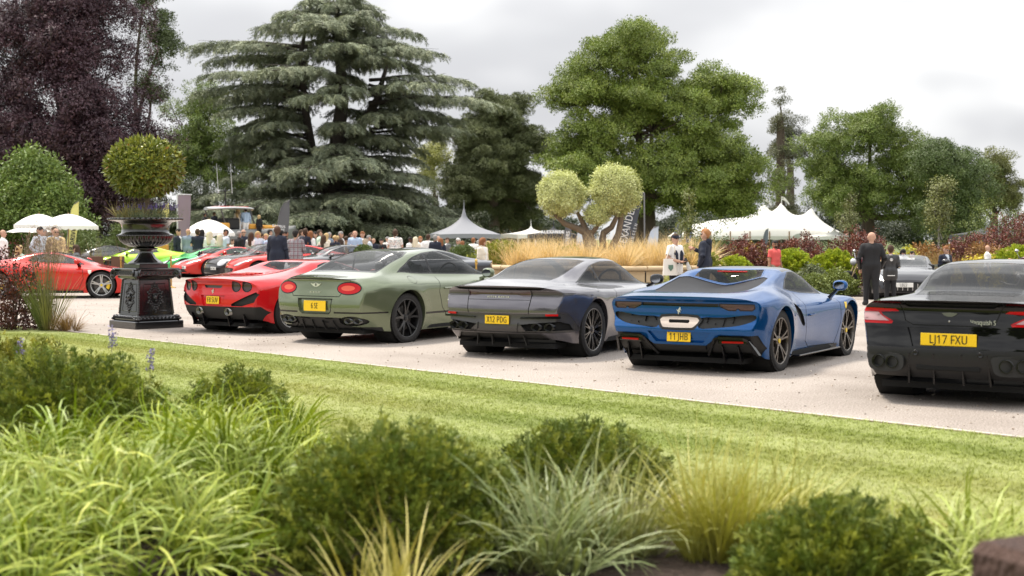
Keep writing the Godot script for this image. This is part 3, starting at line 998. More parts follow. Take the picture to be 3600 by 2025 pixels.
func grey_coupe() -> void:
	var d := {"len": 4.72, "wide": 0.98, "axles": [.96, 3.765], "radius": [0.362, 0.355], "rear_bow": 0.20, "nose_bow": 0.3, "nt": 62, "keys": GT,
		"rear": [[.2, -.18], [.33, -.03], [.36, .03], [.45, .0], [.58, .0], [.64, .02], [.74, -.01], [.80, -.03], [.84, -.05], [.89, -.03], [.935, .02], [.96, .03]], "nose": [[.2, -.1], [.4, .0], [.6, -.03]]}
	var p := paint("slate_grey_paint", .135, .128, .145, 0.7, 0.2)
	var root := car_place("parked_car", "slate grey grand tourer coupe with slim dark tail lights and four exhausts", Vector2(.27, -19.4), 29, d)
	var c := car_new(root, p, d)
	arches(c)
	var gl := glass("tint", 0.74, .02, .021, .022)
	cut(c, "rear_window", [Vector2(.60, -.93), Vector2(.60, .93), Vector2(1.2, .93), Vector2(1.62, .80), Vector2(1.68, 0), Vector2(1.62, -.80), Vector2(1.2, -.93)], 0, gl, {"trim": 0.03, "trim_mat": gloss_black(), "trim_name": "window_frame"})
	cut(c, "rear_side_window", [Vector2(1.0, 1.86), Vector2(1.18, 1.62), Vector2(1.55, 1.25), Vector2(1.66, 1.92), Vector2(1.3, 1.95)], 0, gl, {"both": true, "trim": 0.04, "trim_mat": gloss_black(), "trim_name": "window_frame"})
	cut(c, "side_window", [Vector2(1.70, 1.92), Vector2(1.60, 1.22), Vector2(1.95, 1.10), Vector2(2.4, 1.08), Vector2(2.8, 1.25), Vector2(3.2, 1.8), Vector2(3.2, 1.94)], 0, gl, {"both": true, "trim": 0.04, "trim_mat": gloss_black(), "trim_name": "window_frame"})
	cut(c, "windscreen", [Vector2(2.45, -.84), Vector2(2.42, 0), Vector2(2.45, .84), Vector2(3.25, .95), Vector2(3.3, 0), Vector2(3.25, -.95)], 0, glass("side", 0.5), {"trim": 0.03, "trim_mat": gloss_black(), "trim_name": "window_frame"})
	cut(c, "spoiler_slot", [Vector2(-.70, .938), Vector2(.70, .938), Vector2(.60, .905), Vector2(-.60, .905)], 3, mat("soot", 0.004, 0.004, 0.004, 0.95), {"depth": 0.03})  # slot floor in the same near black as the exhaust openings
	cut(c, "light_bar", [Vector2(-.46, .885), Vector2(-.30, .872), Vector2(.30, .872), Vector2(.46, .885), Vector2(.46, .822), Vector2(.36, .822), Vector2(.28, .842), Vector2(-.28, .842), Vector2(-.36, .822), Vector2(-.46, .822)], 3, dark_lens(), {"depth": 0.012})
	cut(c, "tail_light", [Vector2(.475, .888), Vector2(.80, .884), Vector2(.95, .862), Vector2(.92, .835), Vector2(.82, .815), Vector2(.475, .822)], 3, mat("smoke_lens", .03, .024, .024, .06, 0, {"clearcoat": 1.0}), {"both": true, "depth": 0.014})
	cut(c, "exhaust_surround", [Vector2(.34, .455), Vector2(.50, .475), Vector2(.82, .50), Vector2(.885, .46), Vector2(.90, .385), Vector2(.42, .372)], 3, mat("soot", 0.004, 0.004, 0.004, 0.95), {"both": true, "depth": 0.06})
	cut(c, "rear_bumper_panel", [Vector2(-.88, .60), Vector2(.88, .60), Vector2(.905, .56), Vector2(.93, .38), Vector2(.88, .352), Vector2(-.88, .352), Vector2(-.93, .38), Vector2(-.905, .56)], 3, mat("carbon_grey", .035, .033, .034, .2, .2, {"clearcoat": 1.0}), {"depth": 0.014})
	var pz := func(x: float, y: float) -> float: return rear_z(c, x, y) - .014
	for s in [-1.0, 1.0]:
		var b := Geo.new()
		bar(b, Vector3(s * .34, .545, pz.call(.34, .54) + .02), Vector3(s * .86, .555, pz.call(.86, .55) + .02), Vector3(0, 1, 0), .012, .03, .03, .05)
		part("bumper_blade", b.mesh(), gloss_black(), root)
		for x in [.55, .715]: pipe(c, Vector3(s * x, .425, pz.call(x, .42) + .022), .062, .055, .16, mat("black_chrome", .035, .035, .036, .2, .9))
		var rf := Geo.new()
		rf.box(Vector3(s * .75, .585, pz.call(.75, .585) + .012), Vector3(.17, .028, .012), Basis(Vector3.UP, s * 0.35), .004)
		part("reflector", rf.mesh(), red_lens(), root)
	cut(c, "diffuser", [Vector2(-.60, .335), Vector2(.60, .335), Vector2(.78, .18), Vector2(-.78, .18)], 3, matt_black(), {"depth": 0.03, "trim": 0.018, "trim_mat": mat("dark_chrome", .12, .12, .125, .15, 1.0), "trim_name": "diffuser_edge"})
	for x in [-.34, -.12, .12, .34]:
		var g := Geo.new()
		bar(g, Vector3(x, .32, rear_z(c, x, .31) - .02), Vector3(x * 1.1, .19, rear_z(c, x, .2) + .04), Vector3(1, 0, 0), .014, .014, .02, .07)
		part("diffuser_fin", g.mesh(), matt_black(), root)
	seam(c, [Vector2(.47, .93), Vector2(.47, .78), Vector2(.45, .60)], 3, .012, true)
	seam(c, [Vector2(-.46, .775), Vector2(.46, .775)], 3, .006)
	door_lines(c, [Vector2(1.70, .94), Vector2(1.62, .72), Vector2(1.78, .45), Vector2(1.95, .28), Vector2(3.1, .25), Vector2(3.25, .6), Vector2(3.22, .9)], 1.95, .76, p)
	seam(c, ring(1.0, .915, .07, .045, 20, 0.0, TAU * 0.97), 1, .006, true)
	number_plate(c, "X12 PDG", Vector3(0, .515, rear_z(c, 0, .515) + .004), Vector2(.36, .112), true, 0.0, 0.7, 0.66)
	lettering("A S T O N   M A R T I N", .024, chrome(), root, Transform3D(Basis.IDENTITY, Vector3(0, .812, rear_z(c, 0, .812) + .004)), true, .004, .95)
	mirror(c, 2.95, 1.0, .985, gloss_black(), gloss_black(), Vector3(.105, .075, .06), .08)
	wheels(c, {"key": "grey", "wide": [.305, .27], "rim": .282, "spokes": 10, "split": [-.10, .10], "root": .4, "w": [.016, .013], "dish": .02, "mat": mat("wheel_gunmetal", .16, .155, .15, .25, .9)})
	cabin(c, 1.1, 3.3, .93, .70, mat("seat_black", .02, .02, .02, .7), 3.0)
	car_done(c, .17)

func blue_supercar() -> void:
	var d := {"len": 4.565, "wide": 0.98, "axles": [.90, 3.50], "radius": [0.362, 0.345], "rear_bow": 0.16, "nose_bow": 0.34, "nt": 62,
		"keys": [
			[0.0, .24, .87, .50, .945, .80, .82, .875, .50, .90, .905],
			[.25, .19, .945, .50, .97, .82, .82, .91, .56, .93, .935],
			[.70, .15, .975, .48, .985, .85, .80, .965, .58, .96, .945],
			[1.15, .14, .965, .46, .965, .82, .75, .985, .60, 1.035, .965],
			[1.5, .14, .935, .44, .915, .76, .72, .95, .60, 1.12, .99],
			[1.74, .14, .925, .42, .905, .74, .71, .92, .595, 1.17, 1.175],
			[2.1, .14, .925, .42, .91, .73, .72, .89, .575, 1.185, 1.222],
			[2.6, .14, .94, .42, .935, .73, .73, .86, .56, 1.10, 1.15],
			[3.1, .14, .965, .42, .965, .74, .72, .84, .54, .925, .955],
			[3.5, .14, .978, .42, .975, .77, .74, .81, .42, .79, .78],
			[4.1, .14, .93, .38, .935, .66, .60, .69, .30, .65, .64],
			[4.45, .15, .78, .34, .81, .52, .50, .56, .25, .55, .55],
			[4.565, .17, .64, .32, .66, .44, .42, .47, .20, .47, .475]],
		"rear": [[.2, -.22], [.32, -.06], [.44, -.02], [.54, .01], [.575, -.02], [.66, -.06], [.74, -.04], [.83, -.03], [.875, .02], [.905, .025]], "nose": [[.15, -.1], [.3, .0], [.5, -.05]]}
	var p := mat("blue_paint", .001, .07, .24, .2, .5, {"clearcoat": .65, "clearcoat_roughness": .02, "metallic_specular": .25})
	var root := car_place("parked_car", "metallic blue supercar with black roof and single central exhaust", Vector2(2.39, -17.35), 30.5, d)
	var c := car_new(root, p, d)
	arches(c)
	var gl := glass("side", 0.55)
	cut(c, "rear_window", [Vector2(1.53, -.68), Vector2(1.53, .68), Vector2(1.73, .64), Vector2(1.73, -.64)], 0, glass("light", 0.3), {"trim": 0.02, "trim_mat": p, "trim_name": "window_frame"})
	cut(c, "engine_cover", [Vector2(.34, -.72), Vector2(.34, .72), Vector2(.60, .98), Vector2(1.0, 1.06), Vector2(1.38, .98), Vector2(1.48, .74), Vector2(1.48, -.74), Vector2(1.38, -.98), Vector2(1.0, -1.06), Vector2(.60, -.98)], 0, mat("satin_black", .014, .014, .016, .45, 0.0, {"metallic_specular": 0.25}), {"depth": 0.006})
	seam(c, [Vector2(1.34, -.6), Vector2(1.34, .6)], 0, .05, false, "engine_grille", matt_black(), .015)
	cut(c, "roof_panel", [Vector2(1.86, -.93), Vector2(1.86, .93), Vector2(2.36, .86), Vector2(2.36, -.86)], 0, gloss_black(), {"depth": 0.001})
	cut(c, "roof_rail", [Vector2(1.80, 1.12), Vector2(2.1, 1.10), Vector2(2.5, 1.06), Vector2(2.48, .90), Vector2(1.80, .97)], 0, gloss_black(), {"both": true, "depth": 0.001})
	cut(c, "side_window", [Vector2(1.66, 1.88), Vector2(1.78, 1.48), Vector2(2.0, 1.18), Vector2(2.45, 1.13), Vector2(2.75, 1.3), Vector2(3.0, 1.75), Vector2(2.98, 1.93), Vector2(2.2, 1.95)], 0, gl, {"both": true, "trim": 0.04, "trim_mat": gloss_black(), "trim_name": "window_frame"})
	cut(c, "windscreen", [Vector2(2.42, -.86), Vector2(2.38, 0), Vector2(2.42, .86), Vector2(3.10, .97), Vector2(3.18, 0), Vector2(3.10, -.97)], 0, gl, {"trim": 0.03, "trim_mat": gloss_black(), "trim_name": "window_frame"})
	cut(c, "tail_light", [Vector2(.50, .818), Vector2(.88, .812), Vector2(.885, .775), Vector2(.86, .752), Vector2(.73, .752), Vector2(.715, .772), Vector2(.69, .772), Vector2(.675, .752), Vector2(.60, .752), Vector2(.50, .795)], 3, mat("tail_smoke", .07, .02, .018, .06, 0, {"clearcoat": 1.0}), {"both": true, "depth": 0.01, "trim": 0.010, "trim_mat": gloss_black(), "trim_name": "lamp_surround"})
	cut(c, "light_bar", [Vector2(-.485, .825), Vector2(.485, .825), Vector2(.485, .785), Vector2(-.485, .785)], 3, gloss_black(), {"depth": 0.014})
	cut(c, "exhaust_tray", smooth_poly([Vector2(-.22, .655), Vector2(.22, .655), Vector2(.20, .555), Vector2(.12, .54), Vector2(-.12, .54), Vector2(-.20, .555)], 3), 3, mat("tip_gold", .55, .46, .38, .15, 1.0), {"depth": 0.0, "trim": 0.03, "trim_mat": matt_black(), "trim_name": "exhaust_surround"})
	var ex := Geo.new()
	ex.box(Vector3(0, .597, rear_z(c, 0, .6) - .01), Vector3(.26, .066, .03), Basis.IDENTITY, .01)
	part("exhaust_opening", ex.mesh(), mat("soot", 0.004, 0.004, 0.004, 0.95), root)  # solid near black block stands for the exhaust mouth
	cut(c, "rear_mesh", smooth_poly([Vector2(.27, .655), Vector2(.55, .665), Vector2(.86, .70), Vector2(.885, .64), Vector2(.72, .575), Vector2(.45, .545), Vector2(.265, .54)], 3), 3, matt_black(), {"both": true, "depth": 0.03})
	cut(c, "plate_recess", [Vector2(-.40, .49), Vector2(.40, .49), Vector2(.30, .365), Vector2(-.30, .365)], 3, p, {"depth": 0.03})
	cut(c, "diffuser", [Vector2(-.90, .46), Vector2(-.50, .46), Vector2(-.33, .335), Vector2(.33, .335), Vector2(.50, .46), Vector2(.90, .46), Vector2(.93, .3), Vector2(.86, .18), Vector2(-.86, .18), Vector2(-.93, .3)], 3, matt_black(), {"depth": 0.03})
	for s in [-1.0, 1.0]:
		var g := Geo.new()
		var q := [Vector2(.32, .21), Vector2(.45, .415), Vector2(.50, .43), Vector2(.78, .425), Vector2(.83, .40), Vector2(.89, .22)]
		for i in q.size() - 1:
			bar(g, Vector3(s * q[i].x, q[i].y, rear_z(c, q[i].x, q[i].y) + .015), Vector3(s * q[i + 1].x, q[i + 1].y, rear_z(c, q[i + 1].x, q[i + 1].y) + .015), Vector3(0, 0, 1), .07, .07, .03, .03)
		part("diffuser_arch", g.mesh(), gloss_black(), root)
		var f := Geo.new()
		f.box(Vector3(s * .65, .385, rear_z(c, .65, .385) - .005), Vector3(.34, .05, .03), Basis(Vector3.UP, s * .22), .008)
		part("reflector_panel", f.mesh(), gloss_black(), root)
		var rf := Geo.new()
		rf.box(Vector3(s * .65, .383, rear_z(c, .65, .383) + .012), Vector3(.25, .024, .012), Basis(Vector3.UP, s * .22), .004)
		part("reflector", rf.mesh(), red_lens(), root)
		for x in [.52, .70]:
			var k := Geo.new()
			bar(k, Vector3(s * x, .34, rear_z(c, x, .33)), Vector3(s * x * 1.02, .16, rear_z(c, x, .2) + .05), Vector3(1, 0, 0), .014, .014, .03, .10)
			part("diffuser_fin", k.mesh(), gloss_black(), root)
	number_plate(c, "11 JHB", Vector3(0, .428, rear_z(c, 0, .428) - .01), Vector2(.30, .112), true, -0.04, 0.74, 0.66)
	horse(root, Vector3(0, .735, rear_z(c, 0, .735) + .006), .042, chrome())
	var br := Geo.new()
	br.box(Vector3(0, 1.155, c.len * .5 - 1.705), Vector3(.40, .018, .03), Basis.IDENTITY, .004)
	part("high_brake_light", br.mesh(), red_lens(), root)
	door_lines(c, [Vector2(1.90, .90), Vector2(1.84, .60), Vector2(1.86, .3), Vector2(2.0, .22), Vector2(2.95, .20), Vector2(3.08, .5), Vector2(3.05, .82)], 2.05, .62, p)
	cut(c, "side_intake", smooth_poly([Vector2(1.36, .80), Vector2(1.66, .70), Vector2(1.80, .52), Vector2(1.72, .50), Vector2(1.55, .62)], 3), 1, matt_black(), {"both": true, "depth": 0.03})
	cut(c, "sill", [Vector2(1.32, .20), Vector2(3.06, .20), Vector2(3.06, .12), Vector2(1.32, .12)], 1, gloss_black(), {"both": true})
	for s in [-1.0, 1.0]:
		var g := Geo.new()
		g.box(Vector3(s * .95, .15, c.len * .5 - 2.2), Vector3(.10, .02, 1.6), Basis.IDENTITY, .006)
		part("side_skirt", g.mesh(), gloss_black(), root)
	cut(c, "shield_badge", [Vector2(3.20, .735), Vector2(3.275, .735), Vector2(3.27, .67), Vector2(3.2375, .635), Vector2(3.205, .67)], 1, mat("badge_yellow", .85, .6, .04, .35), {"both": true, "depth": -0.003})
	mirror(c, 2.92, 1.02, .965, p, gloss_black(), Vector3(.10, .068, .06), .14)
	wheels(c, {"key": "blue", "wide": [.31, .25], "rim": .276, "spokes": 5, "split": [-.17, .17], "root": .45, "w": [.022, .02], "mat": mat("wheel_bronze", .14, .125, .11, .25, .85), "cap": mat("cap_yellow", .8, .55, .02, .4)})
	cabin(c, 1.75, 3.05, .87, .68, mat("seat_black", .02, .02, .02, .7), 2.85)
	car_done(c, .15)

func black_coupe() -> void:
	var keys := []
	for r in GT:
		var q: Array = r.duplicate()
		q[10] += 0.045 * smoothstep(0.8, 1.5, r[0])
		q[9] += 0.045 * smoothstep(0.8, 1.5, r[0])
		keys.append(q)
	keys[0] = [0.0, .26, .80, .55, .87, .88, .74, .975, .42, .995, 1.0]
	keys[1] = [.30, .21, .915, .55, .95, .88, .78, .985, .58, 1.01, 1.02]
	var d := {"len": 4.72, "wide": 0.965, "axles": [1.0, 3.74], "radius": [0.355, 0.35], "rear_bow": 0.20, "nose_bow": 0.3, "nt": 62, "keys": keys,
		"rear": [[.2, -.16], [.36, .0], [.48, .03], [.56, .02], [.66, -.01], [.78, -.02], [.90, -.05], [.95, -.03], [.985, .03], [1.0, .04]], "nose": [[.2, -.1], [.4, .0], [.6, -.03]]}
	var p := mat("black_paint", .003, .003, .0035, .12, 0.0, {"clearcoat": .75, "clearcoat_roughness": .015, "metallic_specular": .1})
	var root := car_place("parked_car", "gloss black grand tourer with clear and red tail lights, plate LJ17 FXU", Vector2(4.62, -14.15), 32, d)
	var c := car_new(root, p, d)
	arches(c)
	var gl := glass("tint", 0.74, .02, .021, .022)
	cut(c, "rear_window", [Vector2(.55, -.80), Vector2(.50, 0), Vector2(.55, .80), Vector2(.75, .95), Vector2(1.2, .95), Vector2(1.60, .84), Vector2(1.70, 0), Vector2(1.60, -.84), Vector2(1.2, -.95), Vector2(.75, -.95)], 0, gl, {"trim": 0.02, "trim_mat": gloss_black(), "trim_name": "window_frame"})
	cut(c, "side_window", [Vector2(1.05, 1.84), Vector2(1.2, 1.6), Vector2(1.55, 1.22), Vector2(1.95, 1.10), Vector2(2.4, 1.08), Vector2(2.8, 1.25), Vector2(3.2, 1.8), Vector2(3.2, 1.94)], 0, gl, {"both": true, "trim": 0.04, "trim_mat": gloss_black(), "trim_name": "window_frame"})
	cut(c, "windscreen", [Vector2(2.45, -.84), Vector2(2.42, 0), Vector2(2.45, .84), Vector2(3.25, .95), Vector2(3.3, 0), Vector2(3.25, -.95)], 0, glass("side", 0.5), {"trim": 0.03, "trim_mat": gloss_black(), "trim_name": "window_frame"})
	cut(c, "spoiler_slot", [Vector2(-.46, .965), Vector2(.46, .965), Vector2(.40, .93), Vector2(-.40, .93)], 3, mat("slot_grey", .03, .03, .032, .3, .3), {"depth": 0.03})
	var cl := mat("clear_lens", .46, .26, .28, .05, 0, {"clearcoat": 1.0})
	cut(c, "lamp_glass", [Vector2(.585, .79), Vector2(.95, .79), Vector2(.95, .872), Vector2(.71, .872), Vector2(.685, .845)], 3, cl, {"both": true, "depth": 0.006})
	cut(c, "tail_light", [Vector2(.49, .885), Vector2(.53, .907), Vector2(.96, .912), Vector2(.97, .80), Vector2(.93, .762), Vector2(.56, .765), Vector2(.545, .79), Vector2(.66, .845), Vector2(.685, .872)], 3, red_lens(), {"both": true, "depth": 0.006})
	seam(c, [Vector2(.49, .96), Vector2(.455, .90), Vector2(.42, .80), Vector2(.34, .762), Vector2(-.34, .762), Vector2(-.42, .80), Vector2(-.455, .90), Vector2(-.49, .96)], 3, .010)
	cut(c, "plate_recess", [Vector2(-.40, .735), Vector2(.40, .735), Vector2(.34, .56), Vector2(-.34, .56)], 3, p, {"depth": 0.02})
	number_plate(c, "LJ17 FXU", Vector3(0, .632, rear_z(c, 0, .632) + .004), Vector2(.52, .118), true, 0.02, 0.82, 0.64)
	cut(c, "diffuser", smooth_poly([Vector2(-.86, .52), Vector2(-.55, .545), Vector2(.55, .545), Vector2(.86, .52), Vector2(.91, .40), Vector2(.80, .30), Vector2(.5, .22), Vector2(-.5, .22), Vector2(-.80, .30), Vector2(-.91, .40)], 3), 3, mat("carbon_black", .010, .010, .011, .25, 0.0, {"clearcoat": .6, "metallic_specular": .2}), {"depth": -0.012})
	for s in [-1.0, 1.0]:
		var b := Geo.new()
		b.prism(PackedVector2Array(smooth_poly([Vector2(-.18, .085), Vector2(.14, .075), Vector2(.20, .0), Vector2(.14, -.085), Vector2(-.14, -.09), Vector2(-.2, .0)], 4)), .02)
		part("exhaust_surround", b.mesh(), matt_black(), root, Transform3D(Basis(Vector3.UP, s * .30), Vector3(s * .60, .405, rear_z(c, .6, .405) + .012)))
		for x in [.53, .675]: pipe(c, Vector3(s * x, .405, rear_z(c, x, .405) + .05), .062, .062, .18, mat("black_chrome", .035, .035, .036, .2, .9))
	for x in [-.36, -.13, .13, .36]:
		var g := Geo.new()
		bar(g, Vector3(x, .50, rear_z(c, x, .5) + .01), Vector3(x * 1.06, .22, rear_z(c, x, .25) + .03), Vector3(1, 0, 0), .012, .018, .02, .09)
		part("diffuser_fin", g.mesh(), gloss_black(), root)
	var sl := Geo.new()
	sl.box(Vector3(0, .365, rear_z(c, 0, .365) + .004), Vector3(.60, .05, .03), Basis.IDENTITY, .01)
	part("diffuser_opening", sl.mesh(), mat("soot", 0.004, 0.004, 0.004, 0.95), root)  # solid near black block stands for the opening
	for s in [-1.0, 1.0]:
		var k := Geo.new()
		k.lathe([Vector2(.028, 0), Vector2(.028, .012), Vector2(.018, .012), Vector2(.015, .004), Vector2(0, .004)], 14, Transform3D(Basis(Vector3(1, 0, 0), Vector3(0, 0, 1), Vector3(0, -1, 0)), Vector3(s * .30, .50, rear_z(c, .3, .5) + .008)))
		part("fog_lamp", k.mesh(), gloss_black(), root)
	var e := Geo.new()
	e.prism(PackedVector2Array([Vector2(-.075, .016), Vector2(0, .022), Vector2(.075, .016), Vector2(.05, -.006), Vector2(.02, -.018), Vector2(-.02, -.018), Vector2(-.05, -.006)]), .01)
	part("winged_badge", e.mesh(), mat("badge_steel", .2, .2, .19, .3, .9), root, Transform3D(Basis.IDENTITY, Vector3(0, .865, rear_z(c, 0, .865) + .004)))
	var kh := Geo.new()
	kh.ball(Vector3(0, .805, rear_z(c, 0, .805)), Vector3(.010, .012, .006), 6)
	part("key_lock", kh.mesh(), chrome(), root)
	lettering("Vanquish S", .04, chrome(), root, Transform3D(Basis.IDENTITY, Vector3(.31, .80, rear_z(c, .31, .80) + .005)), false, .004, .85)
	door_lines(c, [Vector2(1.70, .94), Vector2(1.62, .72), Vector2(1.78, .45), Vector2(1.95, .28), Vector2(3.1, .25), Vector2(3.25, .6), Vector2(3.22, .9)], 1.95, .76, p)
	mirror(c, 2.95, .99, .985, p, gloss_black(), Vector3(.105, .075, .06), .08)
	wheels(c, {"key": "black", "wide": [.305, .27], "rim": .268, "spokes": 10, "split": [0.0], "w": [.03, .024]})
	cabin(c, 1.1, 3.3, .93, .70, mat("seat_black", .02, .02, .02, .7), 3.0)
	car_done(c, .17)

# the cars further off; o.soft = dark soft roof, o.kind = 0 mid engine, 1 front engine, 2 rear engine
func far_car(label: String, p: Material, axle: Vector2, heading: float, o := {}) -> void:
	var kind: int = o.get("kind", 0)
	var keys: Array = (MID if kind == 0 else GT).duplicate(true)
	var ln := 4.6 if kind == 0 else 4.72
	if kind == 2:
		keys = keys.map(func(r): return [r[0] * .967, r[1], r[2] * .96, r[3], r[4] * .96, r[5] * .97, r[6] * .98, r[7] * .99, r[8], r[9] * 1.0, r[10]])
		ln = 4.565
	if o.has("low"): keys = keys.map(func(r): return [r[0], r[1], r[2], r[3], r[4], r[5] * .95, r[6], r[7] * o.low, r[8], r[9] * o.low, r[10] * o.low])
	var d := {"len": ln, "wide": .98, "axles": [.90, 3.55] if kind == 0 else [.96, 3.76] if kind == 1 else [1.05, 3.5], "radius": [.355, .345], "rear_bow": .2, "nose_bow": .34, "nt": o.get("nt", 34), "ns": .75, "keys": keys,
		"rear": [[.2, -.15], [.4, -.02], [.7, -.02], [.9, .0]], "nose": [[.15, -.06], [.25, .02], [.42, .0], [.55, -.05]]}
	var root := car_place("parked_car", label, axle, heading, d, "")
	var c := car_new(root, p, d)
	arches(c)
	var gl := mat("glass_far", .05, .055, .055, .03, 0.0, {"alpha": .45, "metallic_specular": .6})
	if kind == 0: mid_glass(c, gl, p)
	else:
		if not o.get("open", false): cut(c, "rear_window", [Vector2(.62, -.9), Vector2(.62, .9), Vector2(1.5, .85), Vector2(1.6, 0), Vector2(1.5, -.85)], 0, gl, {"trim": .03, "trim_mat": gloss_black(), "trim_name": "window_frame"})
		cut(c, "side_window", [Vector2(1.05, 1.84), Vector2(1.2, 1.6), Vector2(1.55, 1.22), Vector2(1.95, 1.10), Vector2(2.4, 1.08), Vector2(2.8, 1.25), Vector2(3.15, 1.8), Vector2(3.15, 1.94)], 0, gl, {"both": true, "trim": .04, "trim_mat": o.get("trim", gloss_black()), "trim_name": "window_frame"})
		cut(c, "windscreen", [Vector2(2.45, -.88), Vector2(2.42, 0), Vector2(2.45, .88), Vector2(3.22, .97), Vector2(3.28, 0), Vector2(3.22, -.97)], 0, gl, {"trim": .03, "trim_mat": gloss_black(), "trim_name": "window_frame"})
	if o.get("open", false): cut(c, "cockpit", [Vector2(1.0, -1.95), Vector2(1.0, 1.95), Vector2(2.5, 1.95), Vector2(2.45, .98), Vector2(2.42, 0), Vector2(2.45, -.98), Vector2(2.5, -1.95)], 0, null, {"gone": true})
	if o.get("soft", false):
		cut(c, "soft_top", [Vector2(1.2, -1.15), Vector2(1.2, 1.15), Vector2(1.7, 1.12), Vector2(2.44, .97), Vector2(2.42, 0), Vector2(2.44, -.97), Vector2(1.7, -1.12)], 0, mat("canvas_top", .012, .012, .013, .85), {"depth": -0.004})
	var lens := mat("head_lens", .45, .46, .48, .08, .2, {"clearcoat": 1.0})
	match o.get("lamp", 0):
		0: cut(c, "headlight", [Vector2(.52, .53), Vector2(.66, .66), Vector2(.84, .74), Vector2(.86, .70), Vector2(.72, .56)], 4, lens, {"both": true, "depth": 0.002, "trim": .012, "trim_mat": gloss_black(), "trim_name": "lamp_surround"})
		1: cut(c, "headlight", ring(.66, .62, .13, .12, 20), 4, lens, {"both": true, "depth": -0.012, "trim": .015, "trim_mat": o.get("lamp_trim", p), "trim_name": "lamp_surround"})
	if kind == 2:
		cut(c, "front_intake", [Vector2(-.72, .40), Vector2(.72, .40), Vector2(.66, .24), Vector2(-.66, .24)], 4, matt_black(), {"depth": .03})
	elif kind == 1:
		cut(c, "front_grille", smooth_poly([Vector2(-.5, .46), Vector2(.5, .46), Vector2(.56, .36), Vector2(.42, .24), Vector2(-.42, .24), Vector2(-.56, .36)], 3), 4, matt_black(), {"depth": .04})
		for k in 7:
			var g := Geo.new()
			g.box(Vector3(-.36 + k * .12, .35, nose_z(c, 0, .35) + .012 + absf(k - 3) * .012), Vector3(.012, .17, .012))
			part("grille_bar", g.mesh(), chrome(), root)
	else:
		cut(c, "front_intake", [Vector2(.12, .30), Vector2(.62, .36), Vector2(.68, .22), Vector2(.16, .20)], 4, matt_black(), {"both": true, "depth": .04})
	for st in o.get("stripes", []):
		cut(c, "stripe", [Vector2(st[0], 3.3), Vector2(st[1], 3.3), Vector2(st[1], 4.55), Vector2(st[0], 4.55)], 5, st[2], {"depth": -0.002})
	if o.has("plate"): number_plate(c, o.plate, Vector3(o.get("plate_x", 0.0), .40, nose_z(c, absf(o.get("plate_x", 0.0)), .40) - .03), Vector2(.46, .11), false, 0.0, .8, .64, true)
	door_lines(c, [Vector2(1.90, .90), Vector2(1.84, .60), Vector2(1.95, .25), Vector2(2.98, .23), Vector2(3.1, .5), Vector2(3.08, .82)], 2.08, .68, p)
	mirror(c, 2.95, .99, .96, o.get("mirror", p), gloss_black(), Vector3(.105, .07, .06), .1)
	if o.get("skirt", false):
		cut(c, "sill", [Vector2(1.3, .21), Vector2(3.1, .21), Vector2(3.1, .1), Vector2(1.3, .1)], 1, gloss_black(), {"both": true})
	if o.has("shield"):
		cut(c, "shield_badge", [Vector2(3.22, .735), Vector2(3.31, .735), Vector2(3.305, .66), Vector2(3.265, .62), Vector2(3.225, .66)], 1, mat("badge_white", .8, .78, .7, .35), {"both": true, "depth": -0.003})
	if o.get("wing", false):
		var g := Geo.new()
		g.box(Vector3(0, 1.22, c.len * .5 - .22), Vector3(1.75, .035, .30), Basis(Vector3.RIGHT, -.1), .01)
		for s in [-1.0, 1.0]: g.box(Vector3(s * .45, 1.08, c.len * .5 - .28), Vector3(.03, .28, .12))
		part("rear_wing", g.mesh(), gloss_black(), root)
	wheels(c, o.get("wheels", {"key": "far", "wide": [.30, .25], "rim": .265, "spokes": 5, "split": [-.14, .14], "w": [.035, .03]}))
	cabin(c, 1.6 if kind == 0 else 1.1, 3.1, .89, .68, o.get("seat", mat("seat_black", .02, .02, .02, .7)), 2.9)
	car_done(c, .16)

# ---------------------------------------------------------------- plants
func leaf_mat(key: String, rough := 0.55, back := 0.5) -> StandardMaterial3D:
	return mat(key, 1, 1, 1, rough, 0.0, {"vertex_color_use_as_albedo": true, "backlight": Color(back, back, back * 0.6)})

func bark(key: String, r: float, g: float, b: float) -> StandardMaterial3D:
	if palette.has(key): return palette[key]
	var m := mat(key, r, g, b, 0.95)
	m.heightmap_enabled = true
	m.heightmap_texture = shared_height
	m.heightmap_scale = 3.0
	m.uv1_triplanar = true
	m.uv1_scale = Vector3(3, 1, 3)
	return m

var shared_height: ImageTexture

# one folded leaf from a along d, w wide, lying across s
func leaf(g: Geo, a: Vector3, d: Vector3, w: float, up: Vector3) -> void:
	var s := d.cross(up).normalized() * w
	var m := a + d * 0.45 - up * w * 0.25
	g.v.append_array([a, m + s, a + d, a, a + d, m - s])

# a loose bunch of leaves about the origin whose outside looks along +Y
func leaf_clump(n: int, size: float, wide: float, spread: float, hang := 0.0, seed_ := 1) -> ArrayMesh:
	rng.seed = seed_
	var g := Geo.new()
	for i in n:
		var dir := Vector3(rr(-1, 1), rr(-0.35, 1), rr(-1, 1)).normalized()
		var at := dir * spread * pow(rng.randf(), 0.5)
		var d := (dir + Vector3(rr(-.7, .7), rr(-.5, .5) - hang, rr(-.7, .7))).normalized() * size * rr(0.7, 1.15)
		leaf(g, at, d, size * wide, Vector3(rr(-.6, .6), 1, rr(-.6, .6)).normalized())
	return g.mesh()

